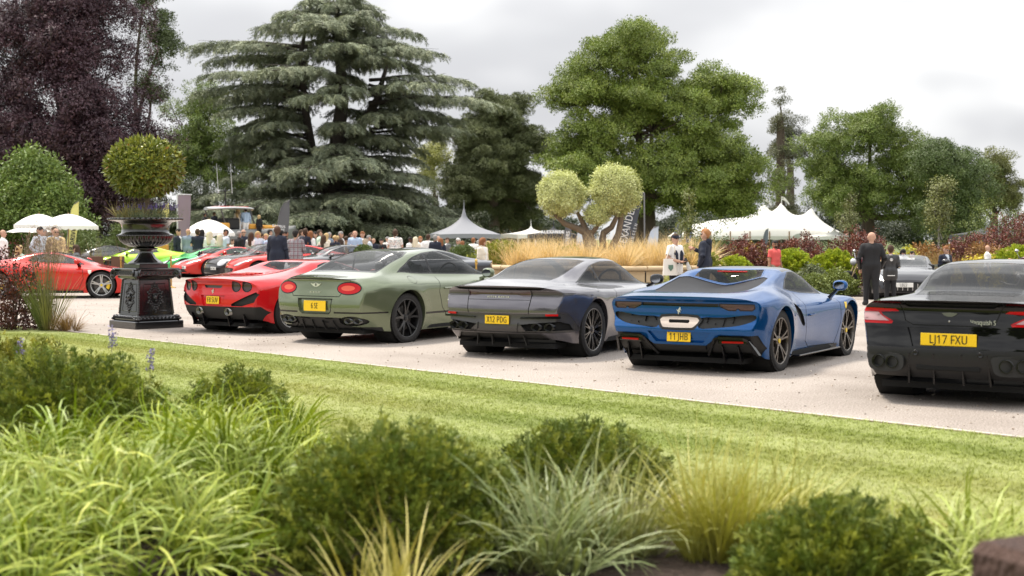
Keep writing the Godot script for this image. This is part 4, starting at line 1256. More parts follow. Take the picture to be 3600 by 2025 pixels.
# needles or thin blades along a twig that points to +Z
func spray(n: int, ln: float, needle: float, w: float, droop: float, flatness: float, seed_ := 1) -> ArrayMesh:
	rng.seed = seed_
	var g := Geo.new()
	for i in n:
		var u := rng.randf()
		var at := Vector3(0, -droop * u * u * ln, ln * u)
		var d := Vector3(rr(-1, 1), rr(-1, 1) * flatness, rr(0.1, 1.0)).normalized() * needle * rr(.7, 1.1)
		d.y -= droop * needle * 0.5
		leaf(g, at, d, w, Vector3(rr(-.5, .5), 1, rr(-.5, .5)).normalized())
	return g.mesh()

func facing(at: Vector3, n: Vector3, size: float) -> Transform3D:
	var y := n.normalized()
	var x := y.cross(Vector3(rr(-1, 1), rr(-1, 1), rr(-1, 1))).normalized()
	var z := x.cross(y)
	return Transform3D(Basis(x * size, y * size, z * size), at)

func heading(at: Vector3, d: Vector3, size: float, roll := 0.4) -> Transform3D:
	# +Z along d, +Y upwards
	var z := d.normalized()
	var x := Vector3.UP.rotated(z, rr(-roll, roll)).cross(z).normalized()
	return Transform3D(Basis(x * size, z.cross(x) * size, z * size), at)

func shade(base: Color, spread: float, other: Color, mixin: float) -> Color:
	var k := rr(1.0 - spread, 1.0 + spread)
	var c := base.lerp(other, pow(rng.randf(), 2.0) * mixin)
	return Color(c.r * k, c.g * k, c.b * k)

func limb(g: Geo, a: Vector3, b: Vector3, ra: float, rb: float, sag := 0.0, sides := 5) -> void:
	var pts := []
	var rad := []
	var side := Vector3(rr(-1, 1), rr(-.3, .3), rr(-1, 1)) * a.distance_to(b) * 0.06
	for i in 6:
		var u := i / 5.0
		pts.append(a.lerp(b, u) + side * sin(u * PI) + Vector3.UP * sag * sin(u * PI))
		rad.append(lerpf(ra, rb, u))
	g.tube(pts, rad, sides)

# a broadleaved tree: trunk and limbs, and a crown of boughs spread over big lobes [centre, radii]
func tree(called: String, label: String, at: Vector3, trunk_h: float, r0: float, lobes: Array, clump: ArrayMesh, m: Material, boughs: int, per: int, bough_r: float, col: Color, other: Color, o := {}) -> Node3D:
	rng.seed = hash(label)
	var t := thing(called, label, o.get("category", "tree"), at, 0.0, o.get("group", ""))
	var g := Geo.new()
	var top := Vector3(o.get("lean", 0.0), trunk_h, 0)
	g.tube([Vector3(0, -0.2, 0), Vector3(0, trunk_h * .12, 0), top * 0.55 + Vector3(r0 * .2, 0, 0), top], [r0 * 1.5, r0 * 1.05, r0 * .85, r0 * .7], 10)
	var xs := []
	var cs := []
	var total := 0.0
	for l in lobes: total += pow(l[1].x * l[1].y * l[1].z, 0.667)
	for l in lobes:
		var c: Vector3 = l[0]
		var r: Vector3 = l[1]
		limb(g, top.lerp(Vector3(0, trunk_h * .7, 0), rng.randf()), c - Vector3(0, r.y * .3, 0), r0 * .45, r0 * .16, -0.1 * r.y)
		var nb := int(boughs * pow(r.x * r.y * r.z, 0.667) / total)
		for i in nb:
			var d := Vector3(rng.randfn(), rng.randfn() + o.get("rise", 0.25), rng.randfn()).normalized()
			var bc := c + d * r * (rr(0.45, 1.0) if i % 3 else rr(0.1, 0.7))
			var br := bough_r * rr(0.65, 1.25)
			if i % 4 == 0: limb(g, c.lerp(bc, 0.1) - Vector3(0, r.y * .25, 0), bc, r0 * .12, 0.025, -0.05 * r.y, 4)
			var tone := rr(-0.12, 0.12)
			for k in per:
				var e := Vector3(rng.randfn(), rng.randfn() + 0.45, rng.randfn()).normalized()
				var p := bc + e * br * Vector3(1.0, o.get("squash", 0.62), 1.0) * pow(rng.randf(), 0.3)
				if o.has("hang"): p.y -= rr(0, o.hang) * br
				xs.append(facing(p, e + d * 0.6 + Vector3(0, 0.4, 0), rr(.75, 1.25)))
				var cc := shade(col, 0.22, other, o.get("mix", 0.6))
				cs.append(Color(cc.r * (1 + tone), cc.g * (1 + tone), cc.b * (1 + tone)))
	part("trunk", g.mesh(), o.get("bark", bark("bark_brown", .10, .075, .055)), t)
	many("crown", clump, m, xs, cs, t)
	return t

# rounded shrub: shoots all over a dome, pointing outward
func dome(called: String, label: String, at: Vector3, r: Vector3, sprig: ArrayMesh, m: Material, n: int, size: float, col: Color, other: Color, o := {}) -> Node3D:
	rng.seed = hash(label)
	var t := thing(called, label, o.get("category", "shrub"), at, 0.0, o.get("group", ""))
	var g := Geo.new()
	for i in int(o.get("stems", 9)):
		var d := Vector3(rng.randfn(), rr(.6, 2.0), rng.randfn()).normalized()
		limb(g, Vector3(rr(-.06, .06), -0.05, rr(-.06, .06)), Vector3(0, o.get("lift", 0.0), 0) + d * r * .8, .018 * o.get("stem_w", 1.0), .006, 0.0, 4)
	part("stems", g.mesh(), bark("bark_brown", .10, .075, .055), t)
	var lump := noise(hash(label) % 1000, o.get("lump_f", 1.6) / maxf(r.x, .1), 3)
	var xs := []
	var cs := []
	for i in n:
		var d := Vector3(rng.randfn(), absf(rng.randfn()) * 1.0 + (o.get("low", -0.15) if i % 3 else -0.5 * o.get("under", 0.0) - .1), rng.randfn()).normalized()
		if o.get("whole", false): d = Vector3(rng.randfn(), rng.randfn(), rng.randfn()).normalized()
		var k: float = 1.0 + lump.get_noise_3dv(d * r * 1.0) * o.get("lump", 0.25)
		var p: Vector3 = d * r * k * (1.0 - pow(rng.randf(), 2.2) * o.get("deep", 0.42))
		p.y += o.get("lift", 0.0)
		if p.y < 0.0: continue
		var dir: Vector3 = (d + Vector3(rr(-.5, .5), rr(-.1, .9) * o.get("upward", 0.6), rr(-.5, .5))).normalized()
		xs.append(heading(p, dir, size * rr(.7, 1.3), 3.1))
		var u := d.y * 0.5 + 0.5
		cs.append(shade(col, 0.25, other, o.get("mix", 0.6)))
	many(o.get("crown", "foliage"), sprig, m, xs, cs, t)
	return t

# arching grass blades springing from one foot
func tuft(n: int, ln: float, w: float, lean: float, droop: float, seed_: int, seg := 5, foot := 0.03) -> ArrayMesh:
	rng.seed = seed_
	var g := Geo.new()
	for i in n:
		var a := rr(0, TAU)
		var out := Vector3(cos(a), 0, sin(a))
		var l := ln * rr(.6, 1.15)
		var th := rr(0.05, lean)
		var p := out * rr(0, foot)
		var side := Vector3(-sin(a), 0, cos(a)).rotated(Vector3.UP, rr(-.5, .5))
		var prev := p
		var bend := droop * rr(.6, 1.3)
		for k in seg:
			var u := (k + 1.0) / seg
			var ang := th + bend * u * u
			var nx := prev + (out * sin(ang) + Vector3.UP * cos(ang)) * l / seg
			var w0 := w * (1.0 - pow(float(k) / seg, 2.5)) * (0.55 if k == 0 else 1.0)
			var w1 := w * (1.0 - pow(u, 2.5))
			if k < seg - 1: g.v.append_array([prev - side * w0, prev + side * w0, nx + side * w1, prev - side * w0, nx + side * w1, nx - side * w1])
			else: g.v.append_array([prev - side * w0, prev + side * w0, nx])
			prev = nx
	return g.mesh()

# a clump of ornamental grass: several kinds of tuft scattered over a foot of radius r
func grass_clump(called: String, label: String, at: Vector3, r: float, mound: float, tufts: Array, m: Material, n: int, col: Color, other: Color, o := {}) -> Node3D:
	rng.seed = hash(label)
	var t := thing(called, label, o.get("category", "grass plant"), at, 0.0, o.get("group", ""))
	var lists := []
	for k in tufts: lists.append([[], []])
	for i in n:
		var q := sqrt(rng.randf())
		var a := rr(0, TAU)
		var p := Vector3(cos(a) * q * r * o.get("sx", 1.0), mound * (1.0 - q * q) * rr(.5, 1.0), sin(a) * q * r)
		var out := Vector3(p.x, 0, p.z) / maxf(r, .01)
		var up: Vector3 = (Vector3.UP + out * o.get("splay", 0.7) + Vector3(o.get("wind", 0.0), 0, 0)).normalized()
		var x: Vector3 = up.cross(Vector3(sin(a * 7.0), .1, cos(a * 5.0))).normalized()
		var s := rr(.7, 1.2)
		lists[i % tufts.size()][0].append(Transform3D(Basis(x, up, x.cross(up)) * s, p))
		lists[i % tufts.size()][1].append(shade(col, 0.2, other, o.get("mix", 0.7)))
	for k in tufts.size(): many("blades", tufts[k], m, lists[k][0], lists[k][1], t)
	return t

# the layered cedar: tiers of long level limbs carrying flat pads of drooping needles
func cedar(at: Vector3) -> void:
	rng.seed = 77
	var t := thing("cedar_tree", "huge blue green cedar with layered spreading branches behind the crowd", "tree", at)
	t.scale = Vector3(1.14, 1.03, 1.14)
	var g := Geo.new()
	g.tube([Vector3(0, -.3, 0), Vector3(.1, 3, 0), Vector3(.2, 6, 0), Vector3(.7, 10, 0), Vector3(.5, 14, 0), Vector3(.4, 16.6, 0)], [.75, .58, .46, .36, .22, .05], 10)
	g.tube([Vector3(.1, 4.0, 0), Vector3(-.9, 6.2, .2), Vector3(-1.3, 9, .3), Vector3(-1.6, 12.5, .3), Vector3(-1.2, 15.5, 0)], [.36, .30, .24, .15, .05], 8)
	g.tube([Vector3(.2, 6.0, 0), Vector3(1.6, 8.2, -.2), Vector3(2.6, 10, -.2), Vector3(3.3, 12.6, 0)], [.36, .3, .22, .05], 7)
	var sprays := [spray(36, .62, .16, .016, .4, .3, 3), spray(38, .5, .16, .016, .8, .45, 4)]
	var xs := [[], []]
	var cs := [[], []]
	var col := Color(.19, .222, .145)
	var other := Color(.38, .40, .24)
	# height, reach to the left, reach to the right
	var hs := [1.2, 2.2, 3.4, 5.0, 6.2, 7.4, 8.4, 9.6, 11.2, 12.6, 13.8, 15.2, 16.6]
	var lf := [8.0, 8.4, 8.4, 8.2, 7.6, 5.4, 5.2, 6.6, 7.3, 6.9, 6.2, 4.2, 1.0]
	var rt := [7.2, 7.5, 7.6, 7.2, 6.6, 5.6, 5.4, 6.4, 6.8, 6.4, 5.5, 4.0, 1.0]
	var n := 150
	for i in n:
		var u := (i + rng.randf()) / n
		var h := lerpf(1.2, 16.5, pow(u, 1.2))
		var a := i * 2.399963 + rr(-.25, .25)
		var reach := lerpf(pchip(hs, lf, h), pchip(hs, rt, h), cos(a) * .5 + .5) * rr(.58, 1.08)
		if sin(a) < 0.0: reach *= 0.8
		var dir := Vector3(cos(a), 0, sin(a))
		var root := Vector3(lerpf(.15, .5, u), h - reach * .06, 0)
		if h > 7.0 and h < 14.0 and cos(a) < -.2: root = Vector3(-1.2, h - .6, .2)
		if h > 8.5 and h < 12.0 and cos(a) > .3: root = Vector3(2.2, h - .6, 0)
		var rise := rr(.02, .12) if h > 5.0 else rr(-.05, .06)
		var pts := []
		var rad := []
		var tilt := Vector3(-dir.z, 0, dir.x) * rr(-.18, .18)
		for k in 8:
			var q := k / 7.0
			pts.append(root + (dir + tilt * q) * reach * q + Vector3.UP * (rise * reach * sin(q * 2.3) + rr(-.06, .06) - .07 * reach * q * q * q))
			rad.append(lerpf(.05 + reach * .014, .015, q))
		g.tube(pts, rad, 5)
		# branchlets in a flat fan on both sides, then sprays on those
		var k0 := 0.08 if h > 9.0 else 0.20
		var twigs := int(9 + reach * 2.6)
		for j in twigs:
			var q := lerpf(k0, 1.0, (j + rng.randf()) / twigs)
			var f := q * 7.0
			var bi := mini(int(f), 6)
			var p: Vector3 = (pts[bi] as Vector3).lerp(pts[bi + 1], f - bi)
			var sd := 1.0 if j % 2 else -1.0
			var wide := reach * .24 * (1.15 - absf(q - .62) * 1.1) * rr(.6, 1.15) + .25
			var td := (dir * rr(.55, 1.0) + Vector3(-dir.z, 0, dir.x) * sd * rr(.4, 1.1)).normalized()
			if j % 3 == 0: limb(g, p, p + td * wide, .02, .006, 0.05, 3)
			var m := int(5 + wide * 7.0)
			var tone := rr(.82, 1.15)
			for e in m:
				var v := (e + rng.randf()) / m
				var sp := p + td * wide * v + Vector3(rr(-.1, .1), rr(-.02, .10) - .16 * v * v * wide, rr(-.1, .1))
				var sdv := (td + Vector3(-td.z, 0, td.x) * rr(-.9, .9) + Vector3(0, rr(-.35, .25) - .3 * v, 0)).normalized()
				var w := 0 if rng.randf() < .6 else 1
				xs[w].append(heading(sp, sdv, rr(.75, 1.2), .5))
				var c := shade(col, .16, other, .8)
				cs[w].append(Color(c.r * tone, c.g * tone, c.b * tone))
	part("trunk", g.mesh(), bark("bark_dark", .075, .062, .055), t)
	for w in 2: many("needles", sprays[w], leaf_mat("needle", .7, .25), xs[w], cs[w], t)

# the pruned olive with two ball crowns on bare twisted limbs
func olive(at: Vector3) -> void:
	rng.seed = 5
	var t := thing("olive_tree", "old olive tree pruned into pale green balls in the stone planter", "tree", at)
	var g := Geo.new()
	g.tube([Vector3(-.05, -.2, 0), Vector3(.0, .25, 0), Vector3(-.12, .6, 0), Vector3(-.20, .95, .0)], [.30, .22, .19, .17], 9)
	g.tube([Vector3(.34, -.2, .05), Vector3(.30, .3, .05), Vector3(.26, .7, .0), Vector3(.30, .95, 0)], [.16, .12, .11, .09], 8)
	g.tube([Vector3(.40, .0, .1), Vector3(.50, .4, .1), Vector3(.72, .85, .05), Vector3(.80, 1.3, 0), Vector3(.84, 1.8, 0)], [.15, .12, .10, .085, .05], 8)
	g.tube([Vector3(-.15, .85, 0), Vector3(-.5, 1.02, 0), Vector3(-.85, 1.15, 0), Vector3(-1.15, 1.42, .05)], [.13, .10, .085, .05], 7)
	g.tube([Vector3(-.2, .9, 0), Vector3(-.32, 1.2, -.1), Vector3(-.48, 1.5, -.1)], [.11, .08, .05], 7)
	g.tube([Vector3(.30, .9, 0), Vector3(.52, 1.05, 0), Vector3(.66, 1.35, .1), Vector3(.72, 1.75, .1)], [.10, .085, .07, .04], 7)
	g.tube([Vector3(-.12, .8, 0), Vector3(.08, 1.05, .1), Vector3(.2, 1.3, .1)], [.10, .07, .04], 6)
	for i in 26:
		var c: Vector3 = [Vector3(-.95, 1.45, 0), Vector3(.72, 1.6, 0), Vector3(.15, 1.2, 0)][i % 3]
		limb(g, c + Vector3(rr(-.1, .1), rr(-.2, .1), rr(-.1, .1)), c + Vector3(rr(-.6, .6), rr(.1, .8), rr(-.5, .5)), .025, .006, 0, 4)
	part("trunk", g.mesh(), bark("bark_olive", .20, .15, .11), t)
	var clump := leaf_clump(16, .06, .2, .11, 0.0, 9)
	var rough := noise(91, .9, 2)
	for lobe in [[Vector3(-.95, 2.02, 0), Vector3(.64, .60, .62), 2600], [Vector3(.62, 2.15, 0), Vector3(.66, .68, .66), 2900], [Vector3(.10, 1.42, .1), Vector3(.36, .24, .32), 480], [Vector3(.95, 1.92, 0), Vector3(.36, .32, .34), 500]]:
		var xs := []
		var cs := []
		for i in lobe[2]:
			var d := Vector3(rng.randfn(), rng.randfn(), rng.randfn()).normalized()
			var p: Vector3 = lobe[0] + d * lobe[1] * (1.0 - pow(rng.randf(), 2.0) * .5) * rr(.9, 1.08) * (1.0 + .28 * rough.get_noise_3dv(d * 2.0 + lobe[0]))
			xs.append(facing(p, d + Vector3(0, .5, 0), rr(.7, 1.2)))
			cs.append(shade(Color(.50, .53, .21), .25, Color(.72, .74, .40), .8))
		many("crown", clump, leaf_mat("leaf_olive", .6, .5), xs, cs, t)

# ---------------------------------------------------------------- people
# bones: [from, to, radius, radius, what]; what: 0 skin, 1 top, 2 forearm, 3 trousers, 4 shoes, 5 hair, 6 shirt front
func body_bones(o: Dictionary) -> Array:
	var b := []
	var w: float = o.get("bulk", 1.0)
	var fem: bool = o.get("fem", false)
	var sh := 0.165 if fem else 0.19
	var ny: float = o.get("nod", 0.0)
	b.append([Vector3(0, 1.44, -.01), Vector3(0, 1.54, .0 + ny * .02), .058, .052, 0])
	b.append([Vector3(0, 1.615 - ny * .01, .0 + ny * .03), Vector3(0, 1.665 - ny * .015, -.005 + ny * .03), .082, .090, 0])
	b.append([Vector3(0, 1.575 - ny * .01, .035 + ny * .05), Vector3(0, 1.56 - ny * .01, .05 + ny * .05), .058, .04, 0])
	b.append([Vector3(0, 1.635 - ny * .01, .085 + ny * .05), Vector3(0, 1.605 - ny * .01, .105 + ny * .05), .010, .016, 0])
	for s in [-1.0, 1.0]:
		b.append([Vector3(s * .088, 1.635, -.005 + ny * .03), Vector3(s * .09, 1.605, .0 + ny * .03), .018, .012, 0])
		b.append([Vector3(s * .065, .99, .0), Vector3(s * .06, 1.13, .01), .125 * w, .108 * w, 1])
		b.append([Vector3(s * .06, 1.13, .01), Vector3(s * .08, 1.34, .0), .108 * w, (.112 if fem else .122) * w, 1])
		b.append([Vector3(s * .05, 1.41, -.01), Vector3(s * (sh - .02), 1.405, -.01), .07, .068, 1])
		if o.get("hem", false): b.append([Vector3(s * .07, 1.0, .0), Vector3(s * .085, .82, .0), .132 * w, .128 * w, 1])
		if fem: b.append([Vector3(s * .07, 1.28, .07), Vector3(s * .07, 1.27, .085), .06, .055, 1])
		var st: float = o.get("stride", 0.0) * s
		b.append([Vector3(s * .085, .95, .0), Vector3(s * .10, .50, .02 + st), .115 * w, .068, 3])
		b.append([Vector3(s * .10, .50, .02 + st), Vector3(s * .11, .10, -.02 + st * 1.6), .068, .052, 3])
		b.append([Vector3(s * .11, .06, -.04 + st * 1.6), Vector3(s * .125, .045, .13 + st * 1.6), .05, .04, 4])
		var arm: Array = o.get("arms", [[Vector3(.06, -.29, .0), Vector3(.09, -.54, .06)], [Vector3(.06, -.29, .0), Vector3(.09, -.54, .06)]])[0 if s < 0.0 else 1]
		var s0 := Vector3(s * sh, 1.40, -.01)
		var e: Vector3 = s0 + Vector3(arm[0].x * s, arm[0].y, arm[0].z)
		var h: Vector3 = s0 + Vector3(arm[1].x * s, arm[1].y, arm[1].z)
		b.append([s0, s0.lerp(e, .55), .066 * w, .056, 1])
		b.append([s0.lerp(e, .55), e, .055, .047, 2 if o.get("sleeve", "long") == "short" else 1])
		b.append([e, h, .047, .034, 2])
		b.append([h, h + (h - e).normalized() * .04, .03, .03, 0])
	match o.get("hair", "short"):
		"short":
			b.append([Vector3(0, 1.685, -.025 + ny * .03), Vector3(0, 1.705, .015 + ny * .03), .086, .070, 5])
			b.append([Vector3(0, 1.64, -.042 + ny * .03), Vector3(0, 1.61, -.042 + ny * .03), .070, .058, 5])
		"quiff":
			b.append([Vector3(0, 1.69, -.02), Vector3(0, 1.745, .03), .088, .06, 5])
			b.append([Vector3(0, 1.63, -.04), Vector3(0, 1.60, -.04), .072, .062, 5])
		"bob":
			b.append([Vector3(0, 1.68, -.03), Vector3(0, 1.70, .02), .097, .082, 5])
			for s in [-1.0, 1.0]: b.append([Vector3(s * .07, 1.66, -.02), Vector3(s * .085, 1.52, -.02), .05, .045, 5])
			b.append([Vector3(0, 1.62, -.06), Vector3(0, 1.53, -.07), .08, .065, 5])
		"long":
			b.append([Vector3(0, 1.68, -.03), Vector3(0, 1.70, .02), .097, .082, 5])
			for s in [-1.0, 1.0]: b.append([Vector3(s * .065, 1.66, -.03), Vector3(s * .09, 1.40, -.06), .052, .05, 5])
			b.append([Vector3(0, 1.62, -.07), Vector3(0, 1.28, -.12), .082, .075, 5])
		"bun":
			b.append([Vector3(0, 1.68, -.03), Vector3(0, 1.70, .015), .094, .082, 5])
			b.append([Vector3(0, 1.69, -.10), Vector3(0, 1.68, -.12), .05, .045, 5])
	if o.get("front", false): b.append([Vector3(0, 1.02, .085), Vector3(0, 1.42, .065), .045, .045, 6])
	if o.get("sit", false):
		for k in b.size():
			if b[k][4] == 3 or b[k][4] == 4: b[k] = null
		b = b.filter(func(e): return e != null)
		for k in b.size():
			b[k][0].y -= .45
			b[k][1].y -= .45
		for s in [-1.0, 1.0]:
			b.append([Vector3(s * .09, .52, .0), Vector3(s * .11, .50, .42), .11, .07, 3])
			b.append([Vector3(s * .11, .50, .42), Vector3(s * .11, .09, .40), .066, .05, 3])
			b.append([Vector3(s * .11, .055, .38), Vector3(s * .11, .045, .54), .05, .04, 4])
	return b

var figure_store := {}
var hand_store := []

# the skin round a set of bones, as surface nets: [all corners, normals, quads, what each quad is]
func nets(bones: Array, cell: float, blend: float) -> Array:
	var lo := Vector3.INF
	var hi := -Vector3.INF
	for e in bones:
		var r: float = maxf(e[2], e[3]) + cell * 2.5
		for k in 2:
			lo = lo.min(e[k] - Vector3.ONE * r)
			hi = hi.max(e[k] + Vector3.ONE * r)
	var n := Vector3i(((hi - lo) / cell).ceil()) + Vector3i.ONE
	var f := PackedFloat32Array()
	f.resize(n.x * n.y * n.z)
	f.fill(1.0)
	var raw := f.duplicate()
	var what := PackedByteArray()
	what.resize(f.size())
	for e in bones:
		var a: Vector3 = e[0]
		var ab: Vector3 = e[1] - a
		var l2 := maxf(ab.length_squared(), 1e-8)
		var ra: float = e[2]
		var rd: float = e[3] - ra
		var pad: float = maxf(e[2], e[3]) + blend + cell
		var i0 := Vector3i(((a.min(e[1]) - Vector3.ONE * pad - lo) / cell).floor()).max(Vector3i.ZERO)
		var i1 := Vector3i(((a.max(e[1]) + Vector3.ONE * pad - lo) / cell).ceil()).min(n - Vector3i.ONE)
		for y in range(i0.y, i1.y + 1):
			for z in range(i0.z, i1.z + 1):
				var at := (y * n.z + z) * n.x
				var p := Vector3(0, lo.y + y * cell, lo.z + z * cell) - a
				for x in range(i0.x, i1.x + 1):
					p.x = lo.x + x * cell - a.x
					var u := clampf(p.dot(ab) / l2, 0.0, 1.0)
					var d := (p - ab * u).length() - ra - rd * u
					var i := at + x
					var g := f[i]
					if d < raw[i]:
						raw[i] = d
						what[i] = e[4]
					var h := maxf(blend - absf(d - g), 0.0) / blend
					f[i] = minf(d, g) - h * h * blend * 0.25
	var ids := {}
	var pts := PackedVector3Array()
	var nrm := PackedVector3Array()
	var tags := PackedByteArray()
	var sy := n.z * n.x
	var offs := [0, 1, n.x, n.x + 1, sy, sy + 1, sy + n.x, sy + n.x + 1]
	for y in n.y - 1:
		for z in n.z - 1:
			var base := (y * n.z + z) * n.x
			for x in n.x - 1:
				var i := base + x
				var f0 := f[i]
				if absf(f0) > cell * 1.8: continue
				var neg := 0
				for o in offs: neg += 1 if f[i + o] < 0.0 else 0
				if neg == 0 or neg == 8: continue
				var sum := Vector3.ZERO
				var cnt := 0
				for c in 8:
					for ax in [1, 2, 4]:
						if c & ax: continue
						var fa := f[i + offs[c]]
						var fb := f[i + offs[c | ax]]
						if (fa < 0.0) == (fb < 0.0): continue
						var t := fa / (fa - fb)
						var pa := Vector3(c & 1, c >> 2 & 1, c >> 1 & 1)
						if ax == 1: pa.x = t
						elif ax == 2: pa.z = t
						else: pa.y = t
						sum += pa
						cnt += 1
				ids[i] = pts.size()
				pts.append(lo + (Vector3(x, y, z) + sum / cnt) * cell)
				nrm.append(Vector3(f[i + 1] - f0 + f[i + sy + n.x + 1] - f[i + sy + n.x], f[i + sy] - f0 + f[i + sy + n.x + 1] - f[i + n.x + 1], f[i + n.x] - f0 + f[i + sy + n.x + 1] - f[i + sy + 1]).normalized())
				tags.append(what[i if absf(f0) < absf(f[i + offs[7]]) else i + offs[7]])
	var quads := []
	for i in ids:
		var f0 := f[i]
		# edges that leave this grid point along x, z, y; the four cells round each
		for e in [[1, n.x, sy], [n.x, 1, sy], [sy, 1, n.x]]:
			if (f0 < 0.0) == (f[i + e[0]] < 0.0): continue
			var a: int = ids.get(i, -1)
			var b: int = ids.get(i - e[1], -1)
			var c: int = ids.get(i - e[1] - e[2], -1)
			var d: int = ids.get(i - e[2], -1)
			if b < 0 or c < 0 or d < 0: continue
			quads.append([a, b, c, d])
	return [pts, nrm, quads, tags]

func nets_geo(g: Geo, net: Array, only := -1, puff := 0.0, xf := Transform3D.IDENTITY, half := 0.0) -> void:
	var p: PackedVector3Array = net[0]
	var k: PackedVector3Array = net[1]
	var tags: PackedByteArray = net[3]
	for q in net[2]:
		if only >= 0 and tags[q[0]] != only and tags[q[1]] != only and tags[q[2]] != only and tags[q[3]] != only: continue
		if half * p[q[0]].x < 0.0: continue
		var v := []
		var m := []
		for j in 4:
			v.append(xf * (p[q[j]] + k[q[j]] * puff))
			m.append((xf.basis * k[q[j]]).normalized())
		g.tri(v[0], v[1], v[2], m[0], m[1], m[2])
		g.tri(v[0], v[2], v[3], m[0], m[2], m[3])

func hand_net() -> Array:
	if hand_store.is_empty():
		var b := [[Vector3(0, .0, 0), Vector3(-.012, -.075, .004), .022, .020, 0], [Vector3(.0, -.02, 0), Vector3(.018, -.075, .004), .020, .018, 0]]
		var lens := [.062, .072, .068, .052]
		for i in 4:
			var x := .030 - i * .020
			var k := Vector3(x, -.085, .004)
			var m: Vector3 = k + Vector3(x * .12, -lens[i] * .55, .012)
			b.append([k + Vector3(0, .02, 0), m, .0095, .0085, 0])
			b.append([m, m + Vector3(-x * .05, -lens[i] * .4, .022), .0085, .007, 0])
		b.append([Vector3(.018, -.02, .008), Vector3(.042, -.055, .022), .013, .011, 0])
		b.append([Vector3(.042, -.055, .022), Vector3(.046, -.088, .036), .011, .009, 0])
		hand_store = nets(b, .0055, .006)
	return hand_store

# parts of a figure, built once per key: [name, mesh, what it wears]
func figure(o: Dictionary) -> Array:
	var key := str(o)
	if figure_store.has(key): return figure_store[key]
	var bones := body_bones(o)
	var net := nets(bones, o.get("cell", .032), .035)
	var g := Geo.new()
	nets_geo(g, net)
	var arms := bones.filter(func(e): return e[4] == 0 and e[2] == .03)
	for i in arms.size():
		var d: Vector3 = (arms[i][1] - arms[i][0]).normalized()
		var s := -1.0 if i == 0 else 1.0
		var y := -d
		var z := Vector3(0, 0, 1) if absf(d.z) < .8 else Vector3(0, 1, 0)
		var x := y.cross(z).normalized() * 1.0
		z = x.cross(y)
		nets_geo(g, hand_net(), -1, 0.0, Transform3D(Basis(x * s * -1.0, y, z), arms[i][1]))
	var out := [["body", g.mesh(), "skin"]]
	var roles := {1: ["top", "top", .009], 2: ["sleeve", "sleeve", .009], 3: ["trousers", "legs", .008], 4: ["shoe", "shoes", .006], 5: ["hair", "hair", .006], 6: ["shirt_front", "shirt", .014]}
	for w in roles:
		if w == 2 and o.get("sleeve", "long") == "short": continue
		for half in ([-1.0, 1.0] if w in [2, 4] else [0.0]):
			var c := Geo.new()
			nets_geo(c, net, w, roles[w][2], Transform3D.IDENTITY, half)
			if c.v.size(): out.append([roles[w][0], c.mesh(), roles[w][1]])
	var ny: float = o.get("nod", 0.0)
	var drop := -.45 if o.get("sit", false) else 0.0
	for s in [-1.0, 1.0]:
		var e := Geo.new()
		e.ball(Vector3(s * .033, 1.635 - ny * .012 + drop, .079 + ny * .055), Vector3(.014, .008, .008), 4)
		out.append(["eye", e.mesh(), "eye"])
	var mo := Geo.new()
	mo.ball(Vector3(0, 1.572 - ny * .012 + drop, .088 + ny * .055), Vector3(.022, .006, .008), 4)
	out.append(["mouth", mo.mesh(), "mouth"])
	if o.get("shades", false):
		var q := Geo.new()
		for s in [-1.0, 1.0]: q.ball(Vector3(s * .036, 1.637 - ny * .012 + drop, .088 + ny * .055), Vector3(.031, .022, .012), 6)
		q.box(Vector3(0, 1.645 + drop, .092 + ny * .055), Vector3(.03, .008, .01))
		for s in [-1.0, 1.0]: q.box(Vector3(s * .088, 1.645 + drop, .04 + ny * .05), Vector3(.008, .01, .10))
		out.append(["sunglasses", q.mesh(), "shades"])
	if o.get("beard", false):
		var q := Geo.new()
		q.ball(Vector3(0, 1.562 + drop, .045), Vector3(.068, .045, .058), 7)
		out.append(["beard", q.mesh(), "hair"])
	if o.get("cap", false):
		var q := Geo.new()
		q.ball(Vector3(0, 1.685 + drop, -.008), Vector3(.102, .085, .112), 8)
		q.prism(PackedVector2Array([Vector2(-.085, .05), Vector2(.085, .05), Vector2(.08, .14), Vector2(.04, .175), Vector2(-.04, .175), Vector2(-.08, .14)]), .012, Transform3D(Basis(Vector3.RIGHT, PI * .5 + .12), Vector3(0, 1.695 + drop, .01)))
		out.append(["cap", q.mesh(), "cap"])
	figure_store[key] = out
	return out

func cloth(c: Color) -> StandardMaterial3D:
	return mat("cloth_%.3f_%.3f_%.3f" % [c.r, c.g, c.b], c.r, c.g, c.b, .85)

const SKIN := {"p": Color(.52, .31, .22), "t": Color(.38, .20, .125), "d": Color(.09, .045, .028)}
const DYE := {
	"w": Color(.80, .79, .77), "c": Color(.74, .66, .54), "k": Color(.012, .012, .014), "n": Color(.012, .016, .032), "b": Color(.36, .47, .62), "l": Color(.55, .62, .70), "g": Color(.13, .135, .14), "t": Color(.40, .28, .17),
	"y": Color(.70, .52, .26), "r": Color(.72, .11, .10), "m": Color(.52, .66, .52), "o": Color(.05, .03, .02), "e": Color(.42, .34, .25), "s": Color(.20, .25, .32), "p": Color(.60, .47, .42)}
const HAIR := {"k": Color(.012, .009, .008), "b": Color(.055, .028, .014), "r": Color(.22, .085, .03), "y": Color(.46, .32, .15), "p": Color(.66, .58, .42), "g": Color(.26, .25, .24), "w": Color(.60, .59, .57), "o": Color(.36, .16, .06)}

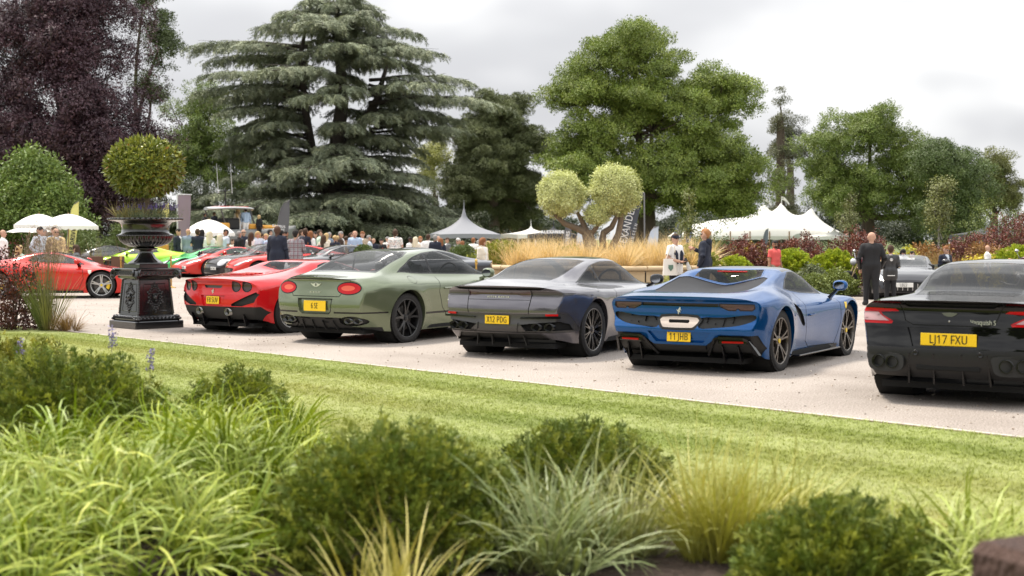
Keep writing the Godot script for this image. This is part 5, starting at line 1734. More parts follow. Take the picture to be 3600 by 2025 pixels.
# looks: five letters for skin, top, trousers, hair, shirt front
func person(label: String, at: Vector3, turn: float, tall: float, looks: String, o: Dictionary, group := "people at the car show") -> Node3D:
	var t := thing("person", label, "person", at, deg_to_rad(turn), group)
	var k := tall / (1.765 if o.get("hair", "short") != "none" else 1.755)
	t.scale = Vector3.ONE * k
	for e in figure(o):
		var m: Material
		match e[2]:
			"skin": m = cloth(SKIN[looks[0]])
			"top", "sleeve": m = cloth(DYE[looks[1]])
			"legs": m = cloth(DYE[looks[2]])
			"hair": m = cloth(HAIR[looks[3]])
			"shirt": m = cloth(DYE[looks[4]])
			"shoes": m = cloth(Color(.02, .018, .017))
			"mouth": m = cloth(Color(.30, .09, .075))
			"cap": m = cloth(DYE["n"])
			_: m = mat("eye_dark", .015, .012, .011, .3)
		part(e[0], e[1], m, t)
	return t

func crowd() -> void:
	var A_DOWN := [Vector3(.06, -.29, .0), Vector3(.09, -.54, .06)]
	var A_HOLD := [Vector3(.05, -.28, -.02), Vector3(-.02, -.24, .23)]
	var A_DRINK := [Vector3(.06, -.27, .02), Vector3(.0, -.10, .22)]
	var A_PHONE := [Vector3(.06, -.26, .06), Vector3(-.06, -.13, .28)]
	var A_CROSS := [Vector3(.07, -.27, .04), Vector3(-.14, -.22, .20)]
	var A_HIP := [Vector3(.12, -.27, -.05), Vector3(.02, -.48, .08)]
	var A_POCKET := [Vector3(.12, -.28, -.02), Vector3(.06, -.50, .12)]
	var A_CAM := [Vector3(.08, -.27, .0), Vector3(-.08, -.33, .24)]
	var people := [
		["waiter with shaved head in a dark waistcoat beside the parasols", Vector3(-16.45, 0, -46.00), 100, 1.82, "pwkgw", {"hair": "none", "front": false}],
		["woman seated in a pale green top beneath the parasols", Vector3(-16.27, 0, -47.00), 150, 1.75, "pmkyw", {"sit": true, "fem": true, "hair": "long"}],
		["man in a white shirt with dark hair under the nearer parasol", Vector3(-15.58, 0, -47.00), 60, 1.92, "plekw", {"arms": [A_HIP, A_DOWN]}],
		["man in a striped shirt listening beside the white shirted man", Vector3(-16.13, 0, -49.00), -30, 1.86, "pbngw", {}],
		["man in a light blue shirt behind the man in the yellow jacket", Vector3(-15.44, 0, -48.00), 40, 1.92, "pbebw", {}],
		["stout man in a yellow jacket and sunglasses under the parasols", Vector3(-14.42, 0, -45.00), 35, 1.86, "pyegw", {"hair": "none", "bulk": 1.22, "hem": true, "front": true, "shades": true}],
		["man in a dark waistcoat seated near the yellow feather flag", Vector3(-15.70, 0, -50.00), 170, 1.75, "pnkbw", {"sit": true}],
		["woman in grey seated right of the yellow feather flag", Vector3(-15.34, 0, -50.00), -60, 1.75, "pgkbw", {"sit": true, "fem": true, "hair": "long"}],
		["man in a navy jacket standing right of the black urn", Vector3(-13.83, 0, -59.00), 70, 1.92, "pnkkw", {"hem": true, "front": true}],
		["bald man in a light blue grey suit seen from behind", Vector3(-13.42, 0, -59.00), 170, 1.92, "psegw", {"hair": "none", "hem": true}],
		["man in a navy tee shirt with his back turned", Vector3(-13.04, 0, -59.00), -165, 1.92, "pnkbw", {"sleeve": "short"}],
		["woman with long dark hair beside the navy tee shirt", Vector3(-13.29, 0, -61.00), 160, 1.89, "pwwkw", {"fem": true, "hair": "long", "arms": [A_HOLD, A_DOWN]}],
		["woman with long blond hair in a white jacket seen from behind", Vector3(-12.53, 0, -59.00), 175, 1.83, "pwwpw", {"fem": true, "hair": "long", "arms": [A_HOLD, A_DOWN]}],
		["girl with long blond hair in a cream top", Vector3(-12.12, 0, -59.00), -170, 1.69, "pcwpw", {"fem": true, "hair": "long", "arms": [A_HOLD, A_DOWN]}],
		["man in a patterned blue shirt looking left by the tender", Vector3(-11.87, 0, -59.00), -60, 1.90, "tlgkw", {"sleeve": "short", "arms": [A_HOLD, A_DOWN]}],
		["grey haired man in a dark suit facing the tender", Vector3(-11.31, 0, -59.00), 140, 1.82, "pkkgw", {"hem": true, "front": true}],
		["bald man in sunglasses and a navy waistcoat holding a drink", Vector3(-11.51, 0, -61.00), 20, 1.90, "pnkgw", {"hair": "none", "shades": true, "arms": [A_DRINK, A_DOWN]}],
		["child with short hair low behind the red striped car", Vector3(-11.78, 0, -60.00), -40, 1.49, "pckbw", {}],
		["woman with long brown hair in a white top", Vector3(-10.81, 0, -59.00), 165, 1.77, "pwwbw", {"fem": true, "hair": "long", "arms": [A_HOLD, A_DOWN]}],
		["older woman with short blond hair in a striped top", Vector3(-10.54, 0, -59.00), 10, 1.81, "plwyw", {"fem": true, "hair": "bob", "arms": [A_HOLD, A_HOLD]}],
		["woman with curly brown hair facing the camera", Vector3(-11.08, 0, -63.00), -20, 1.74, "pwkbw", {"fem": true, "hair": "long", "arms": [A_HOLD, A_DOWN]}],
		["boy with blond hair in a blue and white shirt", Vector3(-10.20, 0, -59.00), -70, 1.71, "pbnyw", {}],
		["man with dark hair and a white collar behind the suited man", Vector3(-11.05, 0, -65.00), 120, 1.92, "pwkkw", {}],
		["man in a white and red tee shirt beside the suited man", Vector3(-9.24, 0, -57.00), 170, 1.86, "pwkkw", {"sleeve": "short"}],
		["bearded man in a dark shirt facing the camera", Vector3(-8.90, 0, -56.00), -15, 1.81, "tokkw", {"beard": true, "arms": [A_HOLD, A_HOLD]}],
		["man with dark hair in white behind the plaid shirt", Vector3(-9.32, 0, -63.00), 120, 1.90, "pwkbw", {}],
		["man with a quiff in a navy jacket looking down", Vector3(-8.57, 0, -59.00), 150, 1.92, "pnkbw", {"hair": "quiff", "nod": 0.6, "hem": true}],
		["woman with auburn hair in white seen from behind", Vector3(-8.35, 0, -59.00), 150, 1.82, "pwwrw", {"fem": true, "hair": "long", "arms": [A_HOLD, A_DOWN]}],
		["man in black behind the auburn haired woman", Vector3(-8.85, 0, -64.00), 60, 1.81, "pkkkw", {}],
		["man in a pale green tee shirt looking left", Vector3(-8.10, 0, -60.00), 110, 1.88, "pmkbw", {"sleeve": "short"}],
		["woman with loose blond hair behind the curly haired woman", Vector3(-8.21, 0, -63.00), 140, 1.74, "pcwyw", {"fem": true, "hair": "long", "arms": [A_HOLD, A_DOWN]}],
		["woman with curly brown hair in a cream top", Vector3(-7.68, 0, -58.00), 165, 1.65, "pcwbw", {"fem": true, "hair": "long", "arms": [A_HOLD, A_DOWN]}],
		["man with grey hair behind the navy blazer", Vector3(-8.34, 0, -65.00), 150, 1.79, "pskgw", {}],
		["woman in a navy blazer with tied back fair hair", Vector3(-7.09, 0, -57.00), 165, 1.64, "pnkyw", {"fem": true, "hair": "bun", "hem": true}],
		["woman with put up blond hair in a pale blouse", Vector3(-7.34, 0, -60.00), 150, 1.62, "pwwyw", {"fem": true, "hair": "bun", "hem": true}],
		["grey haired man in an olive brown waistcoat looking right", Vector3(-7.09, 0, -59.00), 80, 1.81, "pokgw", {"hem": true, "front": true}],
		["woman with a dark bun in a beige dress", Vector3(-6.99, 0, -60.00), 170, 1.61, "pttbw", {"fem": true, "hair": "bun", "hem": true}],
		["man in a royal navy suit behind the light blue shirt", Vector3(-6.77, 0, -60.00), 100, 1.76, "pnkbw", {"hem": true, "front": true}],
		["balding man in a light blue shirt looking down at a car", Vector3(-6.18, 0, -56.00), 5, 1.84, "pbogw", {"hair": "none", "nod": 1.0, "bulk": 1.08, "arms": [A_HOLD, A_HOLD]}],
		["boy with brown hair in a tan jacket", Vector3(-6.20, 0, -59.00), -15, 1.81, "pekrw", {"arms": [A_PHONE, A_PHONE], "hem": true, "front": true}],
		["grey haired man in a light blue shirt leaning over", Vector3(-5.93, 0, -59.00), 110, 1.65, "plngw", {}],
		["shaven headed man in a navy suit seen from behind", Vector3(-5.84, 0, -60.00), 170, 1.52, "pnngw", {"hair": "none", "hem": true}],
		["man in a black polo shirt with a red badge", Vector3(-5.60, 0, -61.00), 0, 1.50, "pkkkw", {"sleeve": "short", "arms": [A_HOLD, A_DOWN]}],
		["man with grey hair behind the floral shirt", Vector3(-5.60, 0, -64.00), 40, 1.59, "pgkgw", {}],
		["man in a white floral shirt with his back turned", Vector3(-4.51, 0, -55.00), 175, 1.86, "pwkbw", {"hair": "quiff", "bulk": 1.12, "hem": true, "sleeve": "short"}],
		["man in a white shirt and dark flat hair looking right", Vector3(-4.14, 0, -58.00), 60, 1.58, "dwkkw", {}],
		["woman with long platinum hair in a cream top", Vector3(-3.93, 0, -58.00), 160, 1.58, "pcwpw", {"fem": true, "hair": "long", "arms": [A_HOLD, A_DOWN]}],
		["man with a goatee in a white shirt and tie", Vector3(-3.80, 0, -59.00), 0, 1.61, "pwkow", {"beard": true, "arms": [A_HOLD, A_HOLD]}],
		["man in a white shirt with cropped brown hair seen from behind", Vector3(-3.36, 0, -57.00), 170, 1.69, "pwkbw", {}],
		["balding man in a navy suit above the roof of the sage green coupe", Vector3(-3.02, 0, -56.00), 165, 1.66, "pnngw", {"hem": true, "front": true}],
		["bald man half hidden behind the navy suit", Vector3(-3.16, 0, -61.00), 100, 1.62, "pwkgw", {"hair": "none", "hem": true}],
		["woman with long auburn hair beside the navy suit", Vector3(-2.85, 0, -57.00), 165, 1.53, "pnkrw", {"fem": true, "hair": "long", "arms": [A_HOLD, A_DOWN]}],
		["man with brown hair in a light grey jacket", Vector3(-2.73, 0, -60.00), -60, 1.55, "pgwbw", {"hem": true, "front": true}],
		["grey haired man in sunglasses holding up a phone", Vector3(-2.01, 0, -53.00), -35, 1.54, "pgkww", {"shades": true, "hem": true, "front": true, "arms": [A_PHONE, A_PHONE]}],
		["woman with auburn hair low behind the grey haired man", Vector3(-2.05, 0, -59.00), 120, 1.41, "pckrw", {"fem": true, "hair": "long", "arms": [A_HOLD, A_DOWN]}],
		["man in a white shirt and dark braces seen from behind", Vector3(-1.55, 0, -57.00), 165, 1.55, "pwnrw", {}],
		["grey haired person low behind the braces", Vector3(-1.40, 0, -59.00), 150, 1.44, "pckgw", {}],
		["woman in a cream cardigan with a reddish bob", Vector3(-0.82, 0, -40.00), 55, 1.56, "pcwrw", {"fem": true, "hair": "bob", "hem": true, "front": true}],
		["person with fair hair behind the cream cardigan", Vector3(-0.91, 0, -55.00), 130, 1.42, "pcwyw", {"fem": true, "hair": "bun", "hem": true}],
		["person with dark hair by the grey marquee corner", Vector3(-0.49, 0, -64.00), 120, 1.49, "pkkkw", {}],
		["man in a dark navy suit with his back turned before the red car", Vector3(-7.01, 0, -42.50), 168, 1.92, "dnkkw", {"hair": "none", "hem": true, "bulk": 1.08, "cell": 0.017}],
		["man in a red and grey plaid shirt with folded arms", Vector3(-6.84, 0, -45.00), 172, 1.81, "pgekw", {"arms": [A_CROSS, A_CROSS], "bulk": 1.06, "hem": true, "cell": 0.018}],
		["photographer in a navy cap with a long lens camera and tote bag", Vector3(3.96, 0, -34.50), 38, 1.66, "pwkbw", {"cap": true, "sleeve": "short", "arms": [A_CAM, A_CAM], "hem": true, "cell": 0.016}],
		["tall ginger haired person in a navy hooded jacket holding a phone", Vector3(4.55, 0, -33.50), -118, 1.78, "pnkow", {"hem": true, "shades": true, "arms": [A_PHONE, A_HIP], "cell": 0.016}],
		["man in a coral red tee shirt and sunglasses among the shrubs", Vector3(7.39, 0, -40.00), 35, 1.48, "trekw", {"sleeve": "short", "shades": true, "beard": true, "bulk": 1.04, "cell": 0.017}],
		["bald man in a black bomber jacket seen from behind", Vector3(8.34, 0, -33.00), 178, 1.70, "pkkgw", {"hair": "none", "bulk": 1.2, "stride": 0.05, "arms": [A_POCKET, A_POCKET], "cell": 0.015}],
		["boy in a dark varsity jacket with pale sleeves", Vector3(9.05, 0, -34.00), 176, 1.39, "pgkbw", {"hem": true, "cell": 0.016, "arms": [A_HOLD, A_HOLD]}],
		["woman in large sunglasses with long dark hair beyond the convertible", Vector3(11.00, 0, -40.00), -5, 1.24, "pwwkw", {"fem": true, "hair": "long", "shades": true}],
		["boy with tousled dark hair in a white shirt", Vector3(10.97, 0, -39.00), -60, 1.20, "pwkkw", {}],
		["man in a navy blazer and sunglasses looking down", Vector3(11.28, 0, -37.00), 25, 1.35, "pnkrl", {"hem": true, "front": true, "shades": true, "nod": 0.8, "cell": 0.018}],
		["shaven headed man in a white tee shirt by the motorbike", Vector3(13.71, 0, -41.00), 70, 1.35, "pwkgw", {"hair": "none", "sleeve": "short"}],
		["woman with fair hair in a sleeveless blue dress", Vector3(14.65, 0, -42.00), -10, 1.21, "psnyw", {"fem": true, "hair": "bob", "sleeve": "short"}],
	]
	for e in people:
		var t := person(e[0], e[1], e[2], e[3], e[4], e[5])
		dress_up(e[0], t, e)

func dress_up(label: String, t: Node3D, e: Array) -> void:
	var at: Vector3 = e[1]
	var a := deg_to_rad(e[2])
	var k := t.scale.x
	var place := func(p: Vector3) -> Vector3: return at + (p * k).rotated(Vector3.UP, a)
	if label.contains("plaid"):
		var img := Image.create(128, 128, false, Image.FORMAT_RGB8)
		for y in 128:
			for x in 128:
				var v := Color(.34, .34, .36)
				if x % 64 < 26: v = v.lerp(Color(.16, .05, .06), .55)
				if y % 64 < 26: v = v.lerp(Color(.14, .05, .06), .55)
				if x % 64 in range(42, 48) or y % 64 in range(42, 48): v = v.lerp(Color(.03, .03, .04), .6)
				img.set_pixel(x, y, v.linear_to_srgb())
		skin_of(t, ["top", "sleeve"], textured("plaid", img, 4.0))
	if label.contains("floral"):
		rng.seed = 12
		var img := Image.create(128, 128, false, Image.FORMAT_RGB8)
		img.fill(Color(.9, .89, .87))
		for i in 60:
			var c := Vector2(rr(0, 128), rr(0, 128))
			var col: Color = [Color(.25, .32, .42), Color(.72, .50, .42), Color(.35, .50, .48), Color(.80, .70, .62)][i % 4]
			for y in range(-6, 7):
				for x in range(-6, 7):
					if x * x + y * y * 1.6 < 30 + rng.randf() * 12: img.set_pixel(posmod(int(c.x) + x, 128), posmod(int(c.y) + y, 128), col)
		skin_of(t, ["top", "sleeve"], textured("floral", img, 3.0))
	if label.contains("bomber"):
		skin_of(t, ["sleeve"], mat("black_leather", .012, .012, .013, .35))
	if label.contains("varsity"):
		skin_of(t, ["sleeve"], cloth(DYE["c"]))
		skin_of(t, ["top"], mat("dark_satin", .03, .03, .032, .45))
		var g := Geo.new()
		g.tube([Vector3(-.17, .86, .0), Vector3(-.1, .85, -.14), Vector3(.1, .85, -.14), Vector3(.17, .86, .0)], [.014, .014, .014, .014], 6)
		g.tube([Vector3(-.05, 1.47, -.06), Vector3(0, 1.475, -.075), Vector3(.05, 1.47, -.06)], [.01, .012, .01], 6)
		part("pale_trim", g.mesh(), cloth(DYE["w"]), t)
		var b := Geo.new()
		b.lathe([Vector2(.045, 0), Vector2(.045, .006), Vector2(.03, .006), Vector2(.03, 0)], 14, Transform3D(Basis(Vector3(1, 0, 0), Vector3(0, 0, -1), Vector3(0, 1, 0)), Vector3(0, 1.33, -.148)))
		b.box(Vector3(0, 1.33, -.15), Vector3(.02, .06, .006))
		part("round_emblem", b.mesh(), cloth(DYE["w"]), t)
	if label.contains("red tee"):
		var g := Geo.new()
		g.tube([Vector3(-.17, 1.06, .0), Vector3(-.1, 1.05, -.125), Vector3(.1, 1.05, -.125), Vector3(.17, 1.06, 0)], [.03, .03, .03, .03], 6)
		part("red_band", g.mesh(), cloth(Color(.45, .02, .05)), t)
	if label.contains("red badge"):
		var g := Geo.new()
		g.ball(Vector3(.07, 1.28, .125), Vector3(.04, .035, .012), 5)
		part("chest_badge", g.mesh(), cloth(Color(.55, .06, .05)), t)
	if label.contains("hooded"):
		var g := Geo.new()
		g.ball(Vector3(0, 1.46, -.09), Vector3(.13, .085, .07), 7)
		part("hood", g.mesh(), cloth(DYE["n"]), t)
	if label.contains("holding a phone") or label.contains("up a phone"):
		var g := Geo.new()
		g.box(Vector3.ZERO, Vector3(.075, .15, .01), Basis(Vector3.RIGHT, -.9), .003)
		var o := part("phone", g.mesh(), mat("phone_red" if label.contains("ginger") else "phone_black", .35 if label.contains("ginger") else .01, .02, .04, .3))
		o.position = place.call(Vector3(-.10 if label.contains("ginger") else 0.0, 1.30, .36))
		o.rotation.y = a
		tag(o, "red phone held out by the ginger haired person" if label.contains("ginger") else "black phone held up by the grey haired man in sunglasses", "phone")
	if label.contains("a drink"):
		var g := Geo.new()
		g.lathe([Vector2(.026, 0), Vector2(.036, .11), Vector2(.034, .11), Vector2(.026, .01)], 10)
		var o := part("drinking_glass", g.mesh(), mat("orange_drink", .75, .38, .04, .2))
		o.position = place.call(Vector3(-.2, 1.32, .28))
		tag(o, "orange drink held by the man in the navy waistcoat", "drink")
	if label.contains("photographer"):
		var g := Geo.new()
		for s in [-1.0, 1.0]: g.tube([Vector3(s * .09, 1.42, .03), Vector3(s * .10, 1.25, .135), Vector3(s * .07, 1.0, .14)], [.05, .055, .045], 7)
		g.tube([Vector3(-.09, 1.44, -.02), Vector3(-.11, 1.2, -.13), Vector3(.11, 1.2, -.13), Vector3(.09, 1.44, -.02)], [.05, .05, .05, .05], 7)
		part("draped_sweater", g.mesh(), cloth(DYE["n"]), t)
		var c := thing("photo_camera", "black camera with a long white lens in the photographer's hands", "camera", place.call(Vector3(.05, 1.06, .33)), a + .5)
		var b := Geo.new()
		b.box(Vector3.ZERO, Vector3(.15, .10, .07), Basis.IDENTITY, .012)
		b.box(Vector3(0, .065, 0), Vector3(.06, .04, .06), Basis.IDENTITY, .012)
		part("camera_body", b.mesh(), matt_black(), c)
		var l := Geo.new()
		l.lathe([Vector2(.038, 0), Vector2(.042, .06), Vector2(.042, .06), Vector2(.05, .16), Vector2(.054, .22), Vector2(.045, .22), Vector2(0, .20)], 16, Transform3D(Basis(Vector3(1, 0, 0), Vector3(0, -.94, .34), Vector3(0, -.34, -.94)), Vector3(0, -.02, .03)))
		part("lens", l.mesh(), mat("lens_white", .55, .54, .52, .4), c)
		var bag := thing("tote_bag", "cream canvas tote bag with a green crest on the photographer's shoulder", "bag", place.call(Vector3(-.26, .92, .08)), a - .5)
		var q := Geo.new()
		var rows := []
		for i in 6:
			var u := i / 5.0
			var ln := PackedVector3Array()
			for j in 12:
				var w := TAU * j / 12
				ln.append(Vector3(cos(w) * lerpf(.19, .165, u), lerpf(-.20, .20, u), sin(w) * lerpf(.06, .03, u)))
			rows.append(ln)
		q.skin(rows, true, 1.0)
		part("bag_cloth", q.mesh(), cloth(DYE["c"].lerp(DYE["w"], .5)), bag)
		var st := Geo.new()
		st.tube([Vector3(-.1, .19, 0), Vector3(.02, .50, -.02), Vector3(.12, .52, -.03), Vector3(.13, .19, 0)], [.012, .012, .012, .012], 5)
		part("strap", st.mesh(), cloth(DYE["c"]), bag)
		var cr := Geo.new()
		cr.prism(PackedVector2Array([Vector2(-.06, .07), Vector2(.06, .07), Vector2(.06, -.01), Vector2(0, -.08), Vector2(-.06, -.01)]), .004)
		part("crest", cr.mesh(), cloth(Color(.12, .2, .15)), bag, Transform3D(Basis.IDENTITY, Vector3(0, -.02, .062)))

func textured(key: String, img: Image, scale_: float) -> StandardMaterial3D:
	var m := mat(key, 1, 1, 1, .85)
	m.albedo_texture = ImageTexture.create_from_image(img)
	m.uv1_triplanar = true
	m.uv1_scale = Vector3.ONE * scale_
	return m

func skin_of(t: Node3D, names: Array, m: Material) -> void:
	for c in t.get_children():
		if String(c.name).rstrip("0123456789") in names: (c as MeshInstance3D).material_override = m

# ---------------------------------------------------------------- things in the garden
func urn() -> void:
	var iron := mat("cast_iron", .008, .008, .009, .22, 0.0, {"clearcoat": .8, "clearcoat_roughness": .12})
	var at := Vector3(-6.45, 0, -25.05)
	var t := thing("garden_urn", "tall black cast iron urn on an ornate square pedestal", "urn", at, deg_to_rad(43.5))
	var b := Geo.new()
	b.box(Vector3(0, .065, 0), Vector3(.94, .13, .94), Basis.IDENTITY, .012)
	b.box(Vector3(0, .16, 0), Vector3(.86, .06, .86), Basis.IDENTITY, .02)
	part("plinth_base", b.mesh(), iron, t)
	var shaft := Geo.new()
	for i in 4:
		var y0 := [.19, .23, .84, .87][i] as float
		var y1 := [.23, .84, .87, .91][i] as float
		var w0 := [.80, .68, .60, .70][i] as float
		var w1 := [.70, .58, .68, .72][i] as float
		for s in 4:
			var r := Basis(Vector3.UP, s * PI / 2)
			shaft.face([r * Vector3(-w0 / 2, y0, w0 / 2), r * Vector3(w0 / 2, y0, w0 / 2), r * Vector3(w1 / 2, y1, w1 / 2), r * Vector3(-w1 / 2, y1, w1 / 2)])
	part("pedestal", shaft.mesh(), iron, t)
	var cp := Geo.new()
	cp.box(Vector3(0, .965, 0), Vector3(.80, .10, .80), Basis.IDENTITY, .012)
	cp.box(Vector3(0, 1.03, 0), Vector3(.86, .035, .86), Basis.IDENTITY, .012)
	cp.box(Vector3(0, 1.085, 0), Vector3(.56, .08, .56), Basis.IDENTITY, .008)
	part("pedestal_cap", cp.mesh(), iron, t)
	for s in 4:
		var r := Basis(Vector3.UP, s * PI / 2)
		var slope := Basis(Vector3.RIGHT, -.082)
		var p := Geo.new()
		# raised frame, and an oval medallion of scrolls round a mask
		for e in [[Vector3(0, .30, .329), Vector3(.50, .018, .02)], [Vector3(0, .77, .291), Vector3(.42, .018, .02)]]: p.box(r * e[0], e[1], r, .006)
		for sx in [-1.0, 1.0]: bar(p, r * Vector3(sx * .245, .30, .329), r * Vector3(sx * .205, .77, .291), r * Vector3(1, 0, 0), .018, .018, .02, .02)
		part("panel_frame", p.mesh(), iron, t)
		var md := Geo.new()
		var f := Transform3D(r * slope, r * Vector3(0, .54, .308))
		for k in 18:
			var a := TAU * k / 18
			md.ball(f * Vector3(cos(a) * .125, sin(a) * .175, .008), Vector3(.022, .026, .018), 4)
			md.ball(f * Vector3(cos(a + .17) * .092, sin(a + .17) * .135, .008), Vector3(.012, .014, .014), 4)
		for q in [[0, .21, .03], [0, -.22, .03], [.05, .20, .022], [-.05, .20, .022], [.04, -.20, .02], [-.04, -.20, .02], [0, .25, .018], [0, -.26, .018], [.14, .09, .022], [-.14, .09, .022], [.14, -.09, .022], [-.14, -.09, .022]]: md.ball(f * Vector3(q[0], q[1], .006), Vector3(q[2], q[2], .018), 5)
		md.ball(f * Vector3(0, 0, .0), Vector3(.055, .075, .035), 7)
		for q in [[0, -.02, .022], [.022, .02, .014], [-.022, .02, .014], [0, -.06, .026], [.04, .05, .022], [-.04, .05, .022]]: md.ball(f * Vector3(q[0], q[1], .03), Vector3(q[2], q[2] * .8, .014), 4)
		part("medallion", md.mesh(), iron, t)
		var fr := Geo.new()
		for k in 7:
			var x := -.27 + k * .09
			fr.lathe([Vector2(.034, 0), Vector2(.034, .012), Vector2(.024, .014), Vector2(.02, 0)], 10, Transform3D(r * Basis(Vector3(1, 0, 0), Vector3(0, 0, 1), Vector3(0, -1, 0)), r * Vector3(x, .965, .40)))
			fr.ball(r * Vector3(x + .045, .965, .402), Vector3(.012, .03, .012), 4)
		for k in 11: fr.ball(r * Vector3(-.36 + k * .072, .20, .425), Vector3(.026, .018, .016), 4, r)
		part("scroll_frieze", fr.mesh(), iron, t)
		# a ram's head with curled horns at every corner, a beaded edge and a paw below
		var c := r * Basis(Vector3.UP, PI / 4)
		var hd := Geo.new()
		hd.tube([c * Vector3(0, .99, .50), c * Vector3(0, .96, .56), c * Vector3(0, .89, .59), c * Vector3(0, .86, .585)], [.06, .06, .042, .026], 9)
		for sx in [-1.0, 1.0]:
			var pts := []
			var rad := []
			for k in 12:
				var a := k * .52
				pts.append(c * Vector3(sx * (.045 + k * .003), .955 + sin(a + 1.2) * (.062 - k * .0035), .555 - cos(a + 1.2) * (.062 - k * .0035)))
				rad.append(.026 - k * .0017)
			hd.tube(pts, rad, 6)
		part("ram_head", hd.mesh(), iron, t)
		var bd := Geo.new()
		for k in 15: bd.ball(c * Vector3(0, .26 + k * .04, lerpf(.478, .415, k / 14.0)), Vector3(.022, .02, .022), 4)
		bd.tube([c * Vector3(0, .25, .475), c * Vector3(0, .84, .41)], [.02, .018], 6)
		part("beaded_edge", bd.mesh(), iron, t)
		var pw := Geo.new()
		pw.ball(c * Vector3(0, .19, .54), Vector3(.06, .045, .06), 6)
		for sx in [-1.0, 0.0, 1.0]: pw.ball(c * Vector3(sx * .035, .165, .59), Vector3(.022, .025, .035), 5)
		part("lion_paw", pw.mesh(), iron, t)
	var foot := Geo.new()
	var rows := []
	var prof := [Vector2(.30, 1.125), Vector2(.30, 1.145), Vector2(.25, 1.165), Vector2(.175, 1.22), Vector2(.125, 1.30), Vector2(.115, 1.34), Vector2(.125, 1.36), Vector2(.20, 1.37), Vector2(.21, 1.385), Vector2(.20, 1.40), Vector2(.14, 1.41)]
	for q in prof:
		var ln := PackedVector3Array()
		for j in 72:
			var a := TAU * j / 72
			var k := 1.0 + (.05 * absf(sin(a * 9.0)) if q.y > 1.16 and q.y < 1.35 else 0.0)
			ln.append(Vector3(cos(a) * q.x * k, q.y, sin(a) * q.x * k))
		rows.append(ln)
	foot.skin(rows, true, 1.0)
	part("urn_foot", foot.mesh(), iron, t)
	var bowl := Geo.new()
	rows = []
	for q in [Vector2(.14, 1.41), Vector2(.26, 1.425), Vector2(.37, 1.47), Vector2(.44, 1.535), Vector2(.465, 1.60)]:
		var ln := PackedVector3Array()
		for j in 144:
			var a := TAU * j / 144
			var k := .955 + .075 * absf(sin(a * 18.0))
			ln.append(Vector3(cos(a) * q.x * k, q.y, sin(a) * q.x * k))
		rows.append(ln)
	bowl.skin(rows, true, 1.0)
	part("gadrooned_bowl", bowl.mesh(), iron, t)
	var neck := Geo.new()
	neck.lathe([Vector2(.46, 1.60), Vector2(.485, 1.61), Vector2(.49, 1.625), Vector2(.47, 1.64), Vector2(.415, 1.66), Vector2(.405, 1.72), Vector2(.415, 1.80), Vector2(.45, 1.85), Vector2(.56, 1.875), Vector2(.63, 1.885), Vector2(.635, 1.90), Vector2(.635, 1.90), Vector2(.60, 1.925), Vector2(.54, 1.93), Vector2(.54, 1.93), Vector2(.50, 1.90), Vector2(.0, 1.89)], 48)
	part("urn_neck", neck.mesh(), iron, t)
	var rim := Geo.new()
	for k in 44:
		var a := TAU * k / 44
		rim.ball(Vector3(cos(a) * .625, 1.905, sin(a) * .625), Vector3(.028, .02, .04), 4, Basis(Vector3.UP, -a + .6))
	for k in 60:
		var a := TAU * k / 60
		rim.ball(Vector3(cos(a) * .484, 1.615, sin(a) * .484), Vector3(.02, .016, .02), 4)
	part("egg_moulding", rim.mesh(), iron, t)
	# what grows in it
	var bay := thing("topiary_tree", "clipped bay ball on a bare stem growing from the black urn", "topiary", at + Vector3(0, 1.89, 0))
	rng.seed = 21
	var st := Geo.new()
	st.tube([Vector3(.03, -.05, 0), Vector3(.02, .25, 0), Vector3(.04, .5, 0), Vector3(.0, .9, 0)], [.055, .045, .042, .035], 8)
	for i in 14: limb(st, Vector3(0, rr(.5, .85), 0), Vector3(rr(-.45, .45), rr(.6, 1.3), rr(-.45, .45)), .02, .006, 0, 4)
	part("trunk", st.mesh(), bark("bark_olive", .20, .15, .11), bay)
	var xs := []
	var cs := []
	for i in 2300:
		var d := Vector3(rng.randfn(), rng.randfn(), rng.randfn()).normalized()
		var shell := 1.0 - pow(rng.randf(), 2.4) * .5
		var p := Vector3(0, .92, 0) + d * Vector3(.60, .46, .60) * shell * rr(.95, 1.06)
		if p.y < .52: p.y = .52 - rr(0, .04)
		xs.append(facing(p, d + Vector3(0, .35, 0), rr(.75, 1.25)))
		var young := 1.0 if d.y > .1 and rng.randf() < .5 and shell > .9 else 0.0
		cs.append(shade(Color(.13, .165, .030), .3, Color(.46, .45, .08), .45 + young * .55) if rng.randf() > .02 else Color(.35, .16, .03))
	var lg := Geo.new()
	leaf(lg, Vector3.ZERO, Vector3(0, .12, 0), .022, Vector3(0, 0, 1))
	var lmesh := lg.mesh()
	for i in 280:
		var d := Vector3(rng.randfn() * .8 - .25, rng.randfn() * .9, absf(rng.randfn()) + .3).normalized()
		var p := Vector3(0, .92, 0) + (d * Vector3(.62, .48, .62)).rotated(Vector3.UP, -.26)
		if p.y < .56: continue
		part("leaf", lmesh, mat("bay_leaf_%d" % (i % 3), [.13, .22, .34][i % 3], [.165, .25, .35][i % 3], [.03, .04, .06][i % 3], .35, 0, {"backlight": Color(.3, .3, .15)}), bay, facing(p, d + Vector3(rr(-.8, .8), rr(-.2, 1.0), rr(-.8, .8)), rr(.8, 1.15)))
	many("crown", leaf_clump(11, .10, .19, .05, 0.0, 31), leaf_mat("leaf_bay", .35, .3), xs, cs, bay)
	grass_clump("feather_grass", "wispy blond grass sprouting from the black urn", at + Vector3(-.12, 1.88, .1), .34, .02, [tuft(26, .42, .0028, .5, .7, 41), tuft(20, .34, .003, .6, .9, 42)], leaf_mat("leaf_straw", .7, .5), 16, Color(.36, .29, .11), Color(.24, .24, .07))
